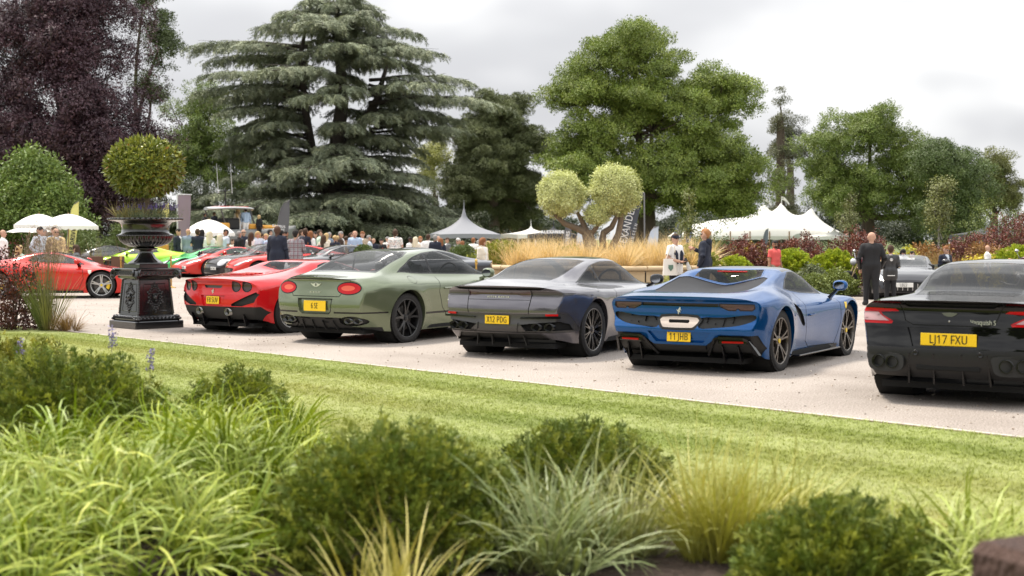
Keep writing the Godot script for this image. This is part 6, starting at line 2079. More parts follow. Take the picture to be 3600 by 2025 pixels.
	var lav := thing("lavender_plant", "purple lavender in flower round the rim of the urn", "flowers", at + Vector3(.1, 1.88, .1))
	xs = []
	cs = []
	var xf := []
	var cf := []
	for i in 230:
		var p := Vector3(rr(-.52, .5), 0, rr(-.4, .42))
		if p.length() > .54: continue
		var d := Vector3(rr(-.35, .35), 1, rr(-.35, .35))
		xs.append(heading(p, d, rr(.7, 1.1), 3.0))
		cs.append(shade(Color(.12, .15, .075), .25, Color(.2, .22, .12), .7))
		if i % 2:
			xf.append(heading(p + d.normalized() * rr(.17, .26), d, 1.0, 3.0))
			cf.append(shade(Color(.10, .075, .24), .25, Color(.2, .16, .36), .7))
	many("stems", spray(14, .2, .05, .004, 0, 1, 8), leaf_mat("leaf_straw"), xs, cs, lav)
	many("flower_spikes", spray(14, .06, .016, .008, 0, 1, 9), leaf_mat("petal", .7, .4), xf, cf, lav)

func planter() -> void:
	var c := Vector3(2.6, 0, -42.4)
	var R := 3.55
	var t := thing("stone_planter", "large round sandstone planter with a rounded coping", "planter", c)
	var stone := mat("sandstone", .52, .40, .25, .9)
	stone.heightmap_enabled = true
	stone.heightmap_texture = shared_height
	stone.heightmap_scale = .6
	stone.uv1_triplanar = true
	var n := 30
	for i in n:
		var a0 := TAU * i / n + .006
		var a1 := TAU * (i + 1) / n - .006
		var g := Geo.new()
		var pr := [Vector2(R - .34, .66), Vector2(R + .02, .66), Vector2(R + .06, .68), Vector2(R + .08, .72), Vector2(R + .06, .765), Vector2(R, .785), Vector2(R - .34, .785)]
		g.lathe(pr, 4, Transform3D.IDENTITY, a0, a1)
		for a in [a0, a1]: g.face(pr.map(func(p): return Vector3(cos(a) * p.x, p.y, sin(a) * p.x)))
		part("coping_stone", g.mesh(), stone, t)
		var w := Geo.new()
		for row in 2:
			w.lathe([Vector2(R - .10, .02 + row * .32), Vector2(R - .08, .02 + row * .32), Vector2(R - .08, .32 + row * .325), Vector2(R - .10, .32 + row * .325)], 3, Transform3D.IDENTITY, a0, a1)
		part("stone_block", w.mesh(), stone, t)
	var s := Geo.new()
	s.lathe([Vector2(R - .11, 0), Vector2(R - .11, .60), Vector2(R - .11, .60), Vector2(0, .70)], 40)
	part("soil", s.mesh(), mat("soil", .05, .035, .025, .95), t)
	olive(c + Vector3(-.20, .82, .6))
	rng.seed = 300
	var tf := [tuft(40, .92, .0048, .6, 1.0, 51, 5, .08), tuft(40, .82, .005, .9, 1.2, 52, 5, .1), tuft(30, 1.0, .0046, .42, .8, 53, 5, .08)]
	var m := leaf_mat("leaf_straw", .7, .5)
	for i in 34:
		var a := TAU * i / 34 * 2.0 + rr(-.07, .07)
		var rad := (R - .62) if i < 17 else (R - 1.45)
		var p := c + Vector3(cos(a) * rad, .66, sin(a) * rad)
		grass_clump("dry_grass", "clump of dry blond grass arching over the round stone planter", p, .26, .05, tf, m, 15, Color(.82, .64, .36), Color(.62, .41, .17), {"group": "dry grasses in the stone planter", "splay": .5})
	var lg := spray(26, .16, .06, .012, .2, .8, 61)
	for e in [[Vector3(-3.0, .66, .4), "yellow green bush at the left end of the stone planter", .75], [Vector3(-.9, .66, -1.2), "small yellow green bush behind the olive trunk", .55], [Vector3(2.6, .66, 1.4), "green bush behind the photographer in the planter", .6]]:
		dome("leafy_shrub", e[1], c + e[0], Vector3(e[2], e[2] * .9, e[2]), lg, leaf_mat("leaf_lime", .6, .5), 650, 1.0, Color(.22, .26, .03), Color(.40, .38, .05), {"group": "bushes in the planter"})

func feather_flag(label: String, at: Vector3, h: float, w: float, cloth_c: Color, words: Array, ink: Color, turn := 0.0, lean := 0.0, up_text := true) -> void:
	var t := thing("feather_flag", label, "flag", at, turn, "event flags")
	t.rotation.z = lean
	var pl := Geo.new()
	var pts := []
	var rad := []
	for i in 12:
		var u := i / 11.0
		pts.append(Vector3(w * .85 * pow(maxf(u - .7, 0) / .3, 2.0), h * (u if u < .7 else .7 + .3 * sin((u - .7) / .3 * PI / 2)), 0))
		rad.append(lerpf(.022, .008, u))
	pl.tube(pts, rad, 6)
	part("pole", pl.mesh(), mat("pole_grey", .25, .25, .26, .4, .6), t)
	var rows := []
	for i in 15:
		var u := i / 14.0
		var y := h * lerpf(.16, 1.0, u)
		var ln := PackedVector3Array()
		var left: float = 0.0
		for k in pts.size() - 1:
			if y >= pts[k].y and y <= pts[k + 1].y + .0001: left = lerpf(pts[k].x, pts[k + 1].x, (y - pts[k].y) / maxf(pts[k + 1].y - pts[k].y, .001))
		var right := maxf(w * (.82 + .18 * sin(u * 3.0)) * (1.0 if u < .8 else sqrt(maxf(0.0, 1.0 - pow((u - .8) / .2, 2.0) * .2))), left + .01)
		if u < .06: right = w * .7
		for j in 5: ln.append(Vector3(lerpf(left, right, j / 4.0), y, .02 * sin(u * 9.0 + j * .8)))
		rows.append(ln)
	var g := Geo.new()
	g.skin(rows)
	var key := "flag_%.2f_%.2f_%.2f" % [cloth_c.r, cloth_c.g, cloth_c.b]
	part("banner", g.mesh(), mat(key, cloth_c.r, cloth_c.g, cloth_c.b, .8, 0.0, {"backlight": Color(.35, .35, .35)}), t)
	var im := mat("ink_%.2f_%.2f" % [ink.r, ink.b], ink.r, ink.g, ink.b, .8)
	for e in words:
		lettering(e[0], e[1], im, t, Transform3D(Basis(Vector3.BACK, PI / 2 if up_text else 0.0), Vector3(w * e[3], h * e[2], .035)), true, .006, 1.0)

func parasol(label: String, at: Vector3, r: float, h: float, rise: float, flat_ := false) -> void:
	var t := thing("parasol", label, "parasol", at, 0.3, "white parasols")
	var g := Geo.new()
	var rows := []
	for i in 9:
		var u := i / 8.0
		var ln := PackedVector3Array()
		for j in 32:
			var a := TAU * j / 32
			var rib := absf(sin(a * 4.0))
			var y := h - rise * (u * u * .75 + u * .25) + .03 * rib * u
			ln.append(Vector3(cos(a) * r * u * (1.0 - .03 * rib * u), y, sin(a) * r * u * (1.0 - .03 * rib * u)))
		rows.append(ln)
	g.skin(rows, true, -1.0)
	var canvas := mat("white_canvas", .80, .79, .75, .8, 0.0, {"backlight": Color(.4, .4, .4)})
	part("canopy", g.mesh(), canvas, t)
	if not flat_:
		var v := Geo.new()
		rows = []
		for i in 2:
			var ln := PackedVector3Array()
			for j in 64:
				var a := TAU * j / 64
				ln.append(Vector3(cos(a) * r, h - rise + .02 - i * (.13 + .05 * absf(sin(a * 16.0))), sin(a) * r))
			rows.append(ln)
		v.skin(rows, true, -1.0)
		part("valance", v.mesh(), canvas, t)
	var p := Geo.new()
	p.tube([Vector3(0, 0, 0), Vector3(0, h + .06, 0)], [.025, .02], 7)
	part("pole", p.mesh(), mat("wood_pole", .30, .17, .08, .6), t)

func peaked_tent(called: String, label: String, at: Vector3, w: float, eave: float, peak: float, m: Material, turn := 0.0, legs: Material = null) -> Node3D:
	var t := thing(called, label, "tent", at, turn)
	var g := Geo.new()
	var rows := []
	for i in 13:
		var u := i / 12.0
		var ln := PackedVector3Array()
		for j in 32:
			var a := TAU * j / 32 + PI / 4
			var sq := 1.0 / maxf(absf(cos(a - PI / 4 + .0001)), absf(sin(a - PI / 4 + .0001)))
			var q := u
			var k := lerpf(1.0, sq, minf(1.0, u * 1.3)) * w * .5
			ln.append(Vector3(cos(a - PI / 4) * k * q, lerpf(peak, eave, pow(u, .42)) + (.12 * (1.0 - sq / 1.414) * u), sin(a - PI / 4) * k * q))
		rows.append(ln)
	g.skin(rows, true, -1.0)
	part("canopy", g.mesh(), m, t)
	for s in 4:
		var r := Basis(Vector3.UP, s * PI / 2)
		var v := Geo.new()
		var a := []
		var b := []
		var rw := [PackedVector3Array(), PackedVector3Array()]
		for j in 13:
			var x := lerpf(-w / 2, w / 2, j / 12.0)
			var up := .12 * (1.0 - (1.0 / cos(atan(x / (w / 2)))) / 1.414)
			rw[0].append(r * Vector3(x, eave + up, w / 2))
			rw[1].append(r * Vector3(x, eave - .26 + up * 1.6, w / 2 + .01))
		v.skin(rw, false, 1.0)
		part("valance", v.mesh(), m, t)
		var l := Geo.new()
		l.box(r * Vector3(w / 2 - .04, eave / 2, w / 2 - .04), Vector3(.07, eave, .07))
		part("leg", l.mesh(), legs if legs else mat("pole_white", .6, .6, .6, .5), t)
	var f := Geo.new()
	f.tube([Vector3(0, peak - .1, 0), Vector3(0, peak + .35, 0)], [.035, .012], 6)
	part("finial", f.mesh(), m, t)
	return t

func marquee() -> void:
	var m := mat("white_canvas", .80, .79, .75, .8, 0.0, {"backlight": Color(.4, .4, .4)})
	var t := thing("marquee", "large white sailcloth marquee with three pennant topped peaks", "marquee", Vector3(21.5, 0, -112))
	var peaks := [Vector2(-1.9, 2.5), Vector2(-.3, 0), Vector2(2.05, 0)]
	var g := Geo.new()
	var rows := []
	var hx := 5.6
	var cx := -1.3
	for i in 33:
		var ln := PackedVector3Array()
		for j in 49:
			var x := cx - hx - 2.0 + j * (hx * 2 + 2.0) / 48.0
			var z := -3.2 + i * 6.4 / 32.0
			var ex := clampf(1.0 - pow(absf((x - cx + 1.0) / (hx + 1.0)), 2.2), 0, 1)
			var ez := clampf(1.0 - pow(absf(z / 3.2), 2.0), 0, 1)
			var y := 1.62 + 1.45 * pow(ex * ez, .6)
			for p in peaks: y += 1.25 * exp(-Vector2(x - p.x, z - p.y * 0.4).length() / .62) * minf(ex * ez * 3.0, 1.0)
			ln.append(Vector3(x, y, z))
		rows.append(ln)
	g.skin(rows, false, 1.0)
	part("canopy", g.mesh(), m, t)
	for i in 2:
		var v := Geo.new()
		var ln := [PackedVector3Array(), PackedVector3Array()]
		for j in 49:
			var x := cx - hx - 2.0 + j * (hx * 2 + 2.0) / 48.0
			ln[0].append(Vector3(x, 1.63, (3.2 if i == 0 else -3.2)))
			ln[1].append(Vector3(x, 1.30 + .08 * absf(sin(j * .8)), (3.22 if i == 0 else -3.22)))
		v.skin(ln)
		part("valance", v.mesh(), m, t)
	for p in peaks:
		var y := 4.2 if p.y == 0 else 4.1
		var f := Geo.new()
		f.tube([Vector3(p.x, 0, p.y * .4), Vector3(p.x, y + .55, p.y * .4)], [.06, .03], 6)
		part("mast", f.mesh(), m, t)
		var fl := Geo.new()
		var rw := []
		for k in 7:
			var u := k / 6.0
			rw.append(PackedVector3Array([Vector3(p.x + u * .62, y + .55 - u * u * .55, p.y * .4 + .05 * sin(u * 6)), Vector3(p.x + u * .60, y + .28 - u * u * .42, p.y * .4 + .05 * sin(u * 6 + 1))]))
		fl.skin(rw)
		part("pennant", fl.mesh(), m, t)
	for k in 9:
		var l := Geo.new()
		l.tube([Vector3(cx - 6.5 + k * 1.5, 0, 3.2), Vector3(cx - 6.5 + k * 1.5, 2.0, 3.2)], [.05, .05], 6)
		part("pole", l.mesh(), mat("wood_pole", .30, .17, .08, .6), t)
	var sg := Geo.new()
	sg.prism(PackedVector2Array(ring(0, 0, .85, .42, 24)), .05)
	part("oval_sign", sg.mesh(), mat("sign_pale", .62, .66, .62, .6), t, Transform3D(Basis.IDENTITY, Vector3(.7, 1.45, 3.3)))
	peaked_tent("marquee", "low white tent wing beside the large sailcloth marquee", Vector3(24.0, 0, -106), 4.2, 1.6, 2.2, m)

func boat() -> void:
	var grey := mat("hull_grey", .20, .205, .20, .5)
	var t := thing("motor_boat", "grey motor tender with an open hard top on show behind the crowd", "boat", Vector3(-14.3, 0, -75), .80)
	t.scale = Vector3(.86, 1.1, .95)
	var rows := []
	for i in 15:
		var u := i / 14.0
		var x := -3.3 + u * 7.2
		var b := 1.05 * (1.0 if u < .55 else sqrt(maxf(0.02, 1.0 - pow((u - .55) / .45, 2.2))))
		var ln := PackedVector3Array()
		for e in [[-.0, .55], [-.75, .75], [-.98, 1.25], [-1.0, 1.62], [-.92, 1.78], [.92, 1.78], [1.0, 1.62], [.98, 1.25], [.75, .75]]: ln.append(Vector3(x + (e[1] - 1.0) * .25 * u, lerpf(e[1], maxf(e[1], .9) , u * u * .6) + .22 * u * u * u, e[0] * b))
		rows.append(ln)
	var g := Geo.new()
	g.skin(rows, true, 1.0)
	g.face([rows[0][0], rows[0][1], rows[0][2], rows[0][3], rows[0][4], rows[0][5], rows[0][6], rows[0][7], rows[0][8]])
	part("hull", g.mesh(), grey, t)
	var top := Geo.new()
	var rw := []
	for i in 9:
		var u := i / 8.0
		var ln := PackedVector3Array()
		for j in 16:
			var a := TAU * j / 16
			ln.append(Vector3(-2.5 + u * 3.3, 2.74 + sin(a) * (.10 if sin(a) > 0 else .05) + .06 * sin(u * PI), cos(a) * .95 * sqrt(maxf(.05, 1.0 - pow(absf(u * 2 - 1), 4)))))
		rw.append(ln)
	top.skin(rw, true, -1.0)
	top.face(Array(rw[0]))
	top.face(Array(rw[8]))
	part("hard_top", top.mesh(), mat("top_grey", .40, .41, .42, .5), t)
	var st := Geo.new()
	st.box(Vector3(-.85, 2.86, .1), Vector3(1.9, .05, 1.1), Basis.IDENTITY, .02)
	part("red_roof_stripe", st.mesh(), mat("roof_red", .50, .04, .03, .4), t)
	for e in [[-2.0, -.7], [-2.0, .7], [.1, -.7], [.1, .7]]:
		var p := Geo.new()
		p.tube([Vector3(e[0] + .5, 1.75, e[1]), Vector3(e[0], 2.72, e[1] * 1.1)], [.05, .045], 7)
		part("pillar", p.mesh(), mat("pillar_grey", .10, .10, .105, .4, .3), t)
	var cs := Geo.new()
	cs.box(Vector3(-.9, 2.05, 0), Vector3(1.0, .55, 1.0), Basis.IDENTITY, .08)
	part("console", cs.mesh(), matt_black(), t)
	var ws := Geo.new()
	ws.quad(Vector3(-.25, 2.2, -.7), Vector3(-.25, 2.2, .7), Vector3(-.65, 2.68, .65), Vector3(-.65, 2.68, -.65))
	part("windscreen", ws.mesh(), glass("side", .5), t)
	for e in [[-1.9, .5, 1.0, .32], [.5, .5, .9, .28], [1.6, .3, 1.1, .22], [-2.6, 0.0, .5, .34]]:
		var s := Geo.new()
		s.box(Vector3(e[0], 1.78 + e[3] * .5, .35), Vector3(e[2], e[3], 1.0), Basis.IDENTITY, .06)
		part("orange_seat", s.mesh(), mat("seat_orange", .62, .30, .04, .6), t)
	var ms := Geo.new()
	ms.tube([Vector3(-1.1, 2.8, 0), Vector3(-1.1, 3.75, 0)], [.05, .03], 6)
	ms.box(Vector3(-1.1, 3.5, 0), Vector3(1.1, .03, .03))
	ms.box(Vector3(-1.1, 3.62, 0), Vector3(.2, .1, .1), Basis.IDENTITY, .02)
	part("mast", ms.mesh(), matt_black(), t)
	for s in [-1.0, 1.0]:
		var an := Geo.new()
		an.tube([Vector3(-1.1 + s * .5, 3.5, 0), Vector3(-1.1 + s * .5 - .12, 4.9, 0)], [.02, .012], 5)
		part("aerial", an.mesh(), mat("pole_white", .6, .6, .6, .5), t)
	for x in [-1.5, 1.2]:
		var tr := Geo.new()
		tr.box(Vector3(x, .35, 0), Vector3(.5, .7, 1.7), Basis.IDENTITY, .04)
		part("trailer_cradle", tr.mesh(), matt_black(), t)
	var A_DOWN := [Vector3(.06, -.29, .0), Vector3(.09, -.54, .06)]
	for e in [["woman in a beige jacket and white trousers standing on the tender", -14.35, 170, "pcwyw", {"fem": true, "hair": "long", "arms": [A_DOWN, A_DOWN]}, 1.62], ["man in a light blue shirt and pale trousers on the tender", -13.95, 200, "pbwkw", {"nod": .6}, 1.66], ["man in a navy jacket seated under the hard top of the tender", -15.6, 150, "pnkbw", {}, 1.42], ["person with dark hair low at the stern of the tender", -16.1, 130, "pkkkw", {}, 1.35], ["person with fair hair in black sitting at the bow of the tender", -13.25, 160, "pkkyw", {"fem": true, "hair": "bob"}, 1.25]]:
		person(e[0], Vector3(e[1], 1.47, -74.6), e[2], e[5], e[3], e[4], "people aboard the tender")

func bollard_rope(label: String, at: Vector3, next = null) -> void:
	var t := thing("brass_post", label, "post", at, 0.0, "brass rope posts")
	var brass := mat("brass", .62, .40, .12, .25, 1.0)
	var g := Geo.new()
	g.lathe([Vector2(.15, 0), Vector2(.15, .02), Vector2(.05, .05), Vector2(.025, .07), Vector2(.025, .88), Vector2(.035, .89), Vector2(.04, .93), Vector2(.03, .96), Vector2(.04, 1.0), Vector2(.0, 1.03)], 14)
	part("post", g.mesh(), brass, t)
	if next != null:
		var r := Geo.new()
		var pts := []
		var rad := []
		var n: Vector3 = next - at
		for i in 13:
			var u := i / 12.0
			pts.append(Vector3(0, .90, 0) + n * u - Vector3.UP * sin(u * PI) * .42)
			rad.append(.018)
		r.tube(pts, rad, 6)
		part("rope", r.mesh(), matt_black(), t)

func motorbike(label: String, at: Vector3, turn: float) -> void:
	var t := thing("motorbike", label, "motorbike", at, turn)
	var st := mat("steel", .45, .44, .42, .25, 1.0)
	for z in [-.72, .72]:
		var w := Geo.new()
		var xf := Transform3D(Basis(Vector3(0, 1, 0), Vector3(1, 0, 0), Vector3(0, 0, -1)), Vector3(0, .33, z))
		w.lathe([Vector2(.22, -.07), Vector2(.29, -.085), Vector2(.33, -.04), Vector2(.335, 0), Vector2(.33, .04), Vector2(.29, .085), Vector2(.22, .07)], 28, xf)
		var wm := part("tyre", w.mesh(), mat("tyre", 0.018, 0.017, 0.017, 0.82), t)
		var r := Geo.new()
		r.lathe([Vector2(.235, -.04), Vector2(.21, -.03), Vector2(.21, .03), Vector2(.235, .04)], 24, xf)
		for k in 9:
			var a := TAU * k / 9
			bar(r, Vector3(0, .33, z), Vector3(0, .33 + sin(a) * .215, z + cos(a) * .215), Vector3(1, 0, 0), .02, .014, .012, .012)
		part("rim", r.mesh(), st, wm)
	var fr := Geo.new()
	fr.tube([Vector3(0, .33, .72), Vector3(0, .45, .3), Vector3(0, .75, .2), Vector3(0, .82, -.35), Vector3(0, .70, -.45)], [.035, .035, .03, .03, .03], 7)
	for s in [-1.0, 1.0]:
		fr.tube([Vector3(s * .09, .33, -.72), Vector3(s * .09, .95, -.42)], [.028, .024], 7)
		fr.tube([Vector3(s * .1, .75, .25), Vector3(s * .14, .5, .1), Vector3(s * .14, .3, -.25), Vector3(s * .08, .7, -.40)], [.02, .02, .02, .02], 6)
	part("frame", fr.mesh(), mat("frame_gold", .30, .22, .12, .3, .8), t)
	var en := Geo.new()
	en.box(Vector3(0, .45, -.05), Vector3(.3, .3, .42), Basis.IDENTITY, .07)
	for s in [-1.0, 1.0]: en.lathe([Vector2(.13, 0), Vector2(.12, .05), Vector2(0, .06)], 18, Transform3D(Basis(Vector3(0, s, 0), Vector3(s, 0, 0), Vector3(0, 0, -1)), Vector3(s * .15, .42, -.05)))
	en.box(Vector3(0, .66, -.12), Vector3(.22, .2, .22), Basis(Vector3.RIGHT, .3), .03)
	part("engine", en.mesh(), st, t)
	var ta := Geo.new()
	ta.ball(Vector3(0, .90, -.18), Vector3(.15, .13, .30), 9)
	part("fuel_tank", ta.mesh(), paint("maroon_paint", .13, .012, .022), t)
	var se := Geo.new()
	se.tube([Vector3(0, .86, .08), Vector3(0, .83, .28), Vector3(0, .90, .52)], [.10, .12, .08], 8)
	part("saddle", se.mesh(), mat("tan_leather", .42, .22, .07, .5), t)
	var hb := Geo.new()
	hb.tube([Vector3(-.36, 1.0, -.32), Vector3(-.15, .98, -.44), Vector3(.15, .98, -.44), Vector3(.36, 1.0, -.32)], [.018, .016, .016, .018], 6)
	part("handlebar", hb.mesh(), matt_black(), t)
	for s in [-1.0, 1.0]:
		var mi := Geo.new()
		mi.tube([Vector3(s * .34, 1.0, -.33), Vector3(s * .42, 1.15, -.33)], [.008, .008], 5)
		mi.ball(Vector3(s * .43, 1.20, -.33), Vector3(.075, .045, .02), 6)
		part("mirror", mi.mesh(), mat("mirror_pale", .6, .6, .62, .2, .5), t)
	var li := Geo.new()
	li.ball(Vector3(0, .90, -.56), Vector3(.10, .10, .09), 7)
	part("headlight", li.mesh(), mat("head_lens", .45, .46, .48, .08, .2, {"clearcoat": 1.0}), t)
	var ex := Geo.new()
	ex.tube([Vector3(.15, .4, -.2), Vector3(.2, .22, -.1), Vector3(.2, .22, .3), Vector3(.22, .3, .62)], [.03, .035, .045, .05], 8)
	part("exhaust_pipe", ex.mesh(), st, t)
	var pl := Geo.new()
	pl.box(Vector3(0, .52, 1.05), Vector3(.20, .15, .01), Basis(Vector3.RIGHT, -.2))
	pl.box(Vector3(0, .6, 1.03), Vector3(.34, .02, .02))
	part("plate_hanger", pl.mesh(), mat("pole_white", .6, .6, .6, .5), t)

# ---------------------------------------------------------------- ground
const EDGE := Vector2(4.0, -11.07)
const ALONG := Vector2(-.673, -.7397)
const TO_LAWN := Vector2(-.7397, .673)
var lawn_a: FastNoiseLite
var lawn_b: FastNoiseLite
var lawn_c: FastNoiseLite

func lawn_color(x: float, z: float) -> Color:
	var p := Vector2(x, z) - EDGE
	var off := p.dot(TO_LAWN)
	var run := p.dot(ALONG)
	var dry := clampf(lawn_a.get_noise_2d(x, z) * 1.2 + .40, 0, 1) * smoothstep(.2, 1.5, off)
	var c := Color(.20, .25, .034).lerp(Color(.43, .40, .12), dry * .7)
	var stripe := .5 + .5 * signf(sin(off * PI / .62 + lawn_b.get_noise_2d(x, z) * .35)) * smoothstep(.0, .3, absf(sin(off * PI / .62)))
	c = c.lerp(Color(.46, .50, .19), stripe * .5)
	var k := .74 + lawn_c.get_noise_2d(x, z) * .10
	return Color(c.r * k, c.g * k, c.b * k)

func sheet(called: String, pts: Array, y: float, m: Material) -> MeshInstance3D:
	var poly := PackedVector2Array(pts)
	var g := Geo.new()
	var idx := Geometry2D.triangulate_polygon(poly)
	for i in range(0, idx.size(), 3):
		var q := []
		for j in 3: q.append(Vector3(poly[idx[i + j]].x, y, poly[idx[i + j]].y))
		g.tri(q[0], q[1], q[2], Vector3.UP, Vector3.UP, Vector3.UP)
		for j in 3: g.t.append(Vector2.ZERO)
	g.t = PackedVector2Array()
	return struct(called, g.mesh(), m)

func grounds() -> void:
	lawn_a = noise(3, .16, 4)
	lawn_b = noise(4, .25, 2)
	lawn_c = noise(5, 1.3, 4)
	var far := mat("far_grass", .10, .13, .035, .95)
	sheet("ground", [Vector2(-420, 60), Vector2(420, 60), Vector2(420, -700), Vector2(-420, -700)], -.02, far)
	var gravel := mat("gravel", 1, 1, 1, .92)
	gravel.albedo_texture = noise_tex(512, noise(11, .09, 5), [[0.0, .14, .115, .095], [.36, .28, .24, .21], [.5, .345, .30, .265], [.64, .40, .355, .32], [1.0, .60, .55, .50]])
	gravel.uv1_triplanar = true
	gravel.uv1_world_triplanar = true
	gravel.uv1_scale = Vector3(.9, .9, .9)
	gravel.heightmap_enabled = true
	gravel.heightmap_texture = shared_height
	gravel.heightmap_scale = .7
	gravel.detail_enabled = true
	gravel.detail_blend_mode = BaseMaterial3D.BLEND_MODE_MUL
	gravel.detail_albedo = noise_tex(256, noise(12, .012, 4), [[0.0, .70, .68, .66], [.4, .88, .87, .86], [.6, .97, .965, .96], [1.0, 1.0, 1.0, 1.0]])
	gravel.detail_uv_layer = BaseMaterial3D.DETAIL_UV_2
	gravel.uv2_triplanar = true
	gravel.uv2_world_triplanar = true
	gravel.uv2_scale = Vector3(.11, .11, .11)
	var a := EDGE - ALONG * 14.0
	var b := EDGE + ALONG * 26.0
	sheet("driveway", [a, b, Vector2(-34, -44), Vector2(-44, -62), Vector2(-30, -74), Vector2(30, -74), Vector2(36, -30), Vector2(22, -4)], 0.0, gravel)
	# lawn with its own map of dry and mown patches
	var img := Image.create(640, 640, false, Image.FORMAT_RGB8)
	var o := Vector2(-15.0, -31.0)
	for y in 640:
		for x in 640:
			var c := lawn_color(o.x + x * .046875, o.y + y * .046875)
			img.set_pixel(x, y, Color(c.r * .85, c.g * .85, c.b * .85).linear_to_srgb())
	var lm := mat("lawn", 1, 1, 1, .9)
	lm.albedo_texture = ImageTexture.create_from_image(img)
	lm.heightmap_enabled = false
	var poly := PackedVector2Array([a, b, b + TO_LAWN * 26, a + TO_LAWN * 26])
	var g := Geo.new()
	for q in [[0, 1, 2], [0, 2, 3]]:
		for j in q:
			var p: Vector2 = poly[j]
			g.v.append(Vector3(p.x, .022, p.y))
			g.n.append(Vector3.UP)
			g.t.append((p - o) / 30.0)
	if (g.v[2] - g.v[0]).cross(g.v[1] - g.v[0]).y < 0.0:
		for i in [0, 3]:
			var v := g.v[i + 1]; g.v[i + 1] = g.v[i + 2]; g.v[i + 2] = v
			var t := g.t[i + 1]; g.t[i + 1] = g.t[i + 2]; g.t[i + 2] = t
	struct("lawn", g.mesh(), lm)
	# edging stones along the gravel, a thin strip of bare earth against the turf
	var kerb := Node3D.new()
	kerb.name = "kerb"
	add_child(kerb)
	kerb.set_meta("kind", "structure")
	var pale := mat("edging", .50, .46, .42, .9)
	for i in 30:
		var p := EDGE + ALONG * (-8.0 + i * 1.02 + .5) - TO_LAWN * .10
		var s := Geo.new()
		s.box(Vector3(p.x, -.01, p.y), Vector3(1.008, .05, .13), Basis(Vector3.UP, atan2(-ALONG.y, ALONG.x)), .006)
		part("edging_stone", s.mesh(), pale, kerb)
	var e0 := EDGE - ALONG * 14.0
	sheet("earth_strip", [e0 - TO_LAWN * .035, b - TO_LAWN * .035, b + TO_LAWN * .03, e0 + TO_LAWN * .03], .026, mat("earth", .13, .085, .055, .95))
	rng.seed = 900
	var xs := []
	var cs := []
	var blade := tuft(8, .032, .0020, .8, .5, 901, 2, .03)
	while xs.size() < 75000:
		var d := sqrt(rr(49.0, 530.0))
		var x := rr(-.40, .40) * d
		var off := (Vector2(x, -d) - EDGE).dot(TO_LAWN)
		if off < .03: continue
		var c := lawn_color(x, -d)
		var y := Vector3(rr(-.2, .2), 1, rr(-.2, .2)).normalized()
		var xa := y.cross(Vector3(rr(-1, 1), 0, rr(-1, 1))).normalized()
		var k := rr(.6, 1.2) * (1.15 if off < .12 else 1.0)
		xs.append(Transform3D(Basis(xa, y, xa.cross(y)) * k, Vector3(x, .02, -d)))
		var w := rr(1.2, 1.7)
		cs.append(Color(c.r * w, c.g * w, c.b * w))
	var turf := many("lawn_grass", blade, leaf_mat("turf", .7, .4), xs, cs)
	tag(turf, "short mown grass of the lawn in front of the parked cars", "grass", "", "stuff")
	xs = []
	cs = []
	for i in 5000:
		var d := sqrt(rr(100.0, 1600.0))
		var x := rr(-.40, .40) * d
		if (Vector2(x, -d) - EDGE).dot(TO_LAWN) > -.16: continue
		xs.append(Transform3D(Basis(Vector3(rr(-1, 1), rr(-1, 1), rr(-1, 1)).normalized(), rr(0, 3)) * Basis.from_scale(Vector3(1.0, .7, .8) * pow(rng.randf(), 2.0) * 1.3 + Vector3.ONE * .4), Vector3(x, .003, -d)))
		cs.append(shade(Color(.30, .24, .19), .4, Color(.62, .56, .50), .9))
	var peb := Geo.new()
	peb.ball(Vector3.ZERO, Vector3(.011, .009, .010), 3)
	var loose := many("loose_gravel", peb.mesh(), mat("pebble", 1, 1, 1, .9, 0, {"vertex_color_use_as_albedo": true}), xs, cs)
	tag(loose, "loose stones scattered over the gravel drive", "gravel", "", "stuff")
	var soil := mat("mulch", .045, .028, .020, .95)
	soil.heightmap_enabled = true
	soil.heightmap_texture = shared_height
	soil.heightmap_scale = 4.0
	soil.uv1_triplanar = true
	soil.uv1_world_triplanar = true
	sheet("flower_bed", [Vector2(-4.6, -11.2), Vector2(-2.6, -12.0), Vector2(-1.2, -10.0), Vector2(-.3, -8.6), Vector2(.9, -8.9), Vector2(1.5, -7.3), Vector2(2.2, -7.2), Vector2(4, -7.2), Vector2(4, -3), Vector2(-5, -3)], .034, soil)
	sheet("flower_bed", [Vector2(-11, -27.5), Vector2(-8.6, -25.6), Vector2(-7.25, -24.0), Vector2(-7.55, -23.75), Vector2(-8.2, -24.4), Vector2(-11.2, -27.8)], .034, soil)
	sheet("flower_bed", [Vector2(4.5, -41), Vector2(8.2, -37.6), Vector2(12.5, -38), Vector2(24, -38), Vector2(28, -60), Vector2(5, -56)], .034, soil)

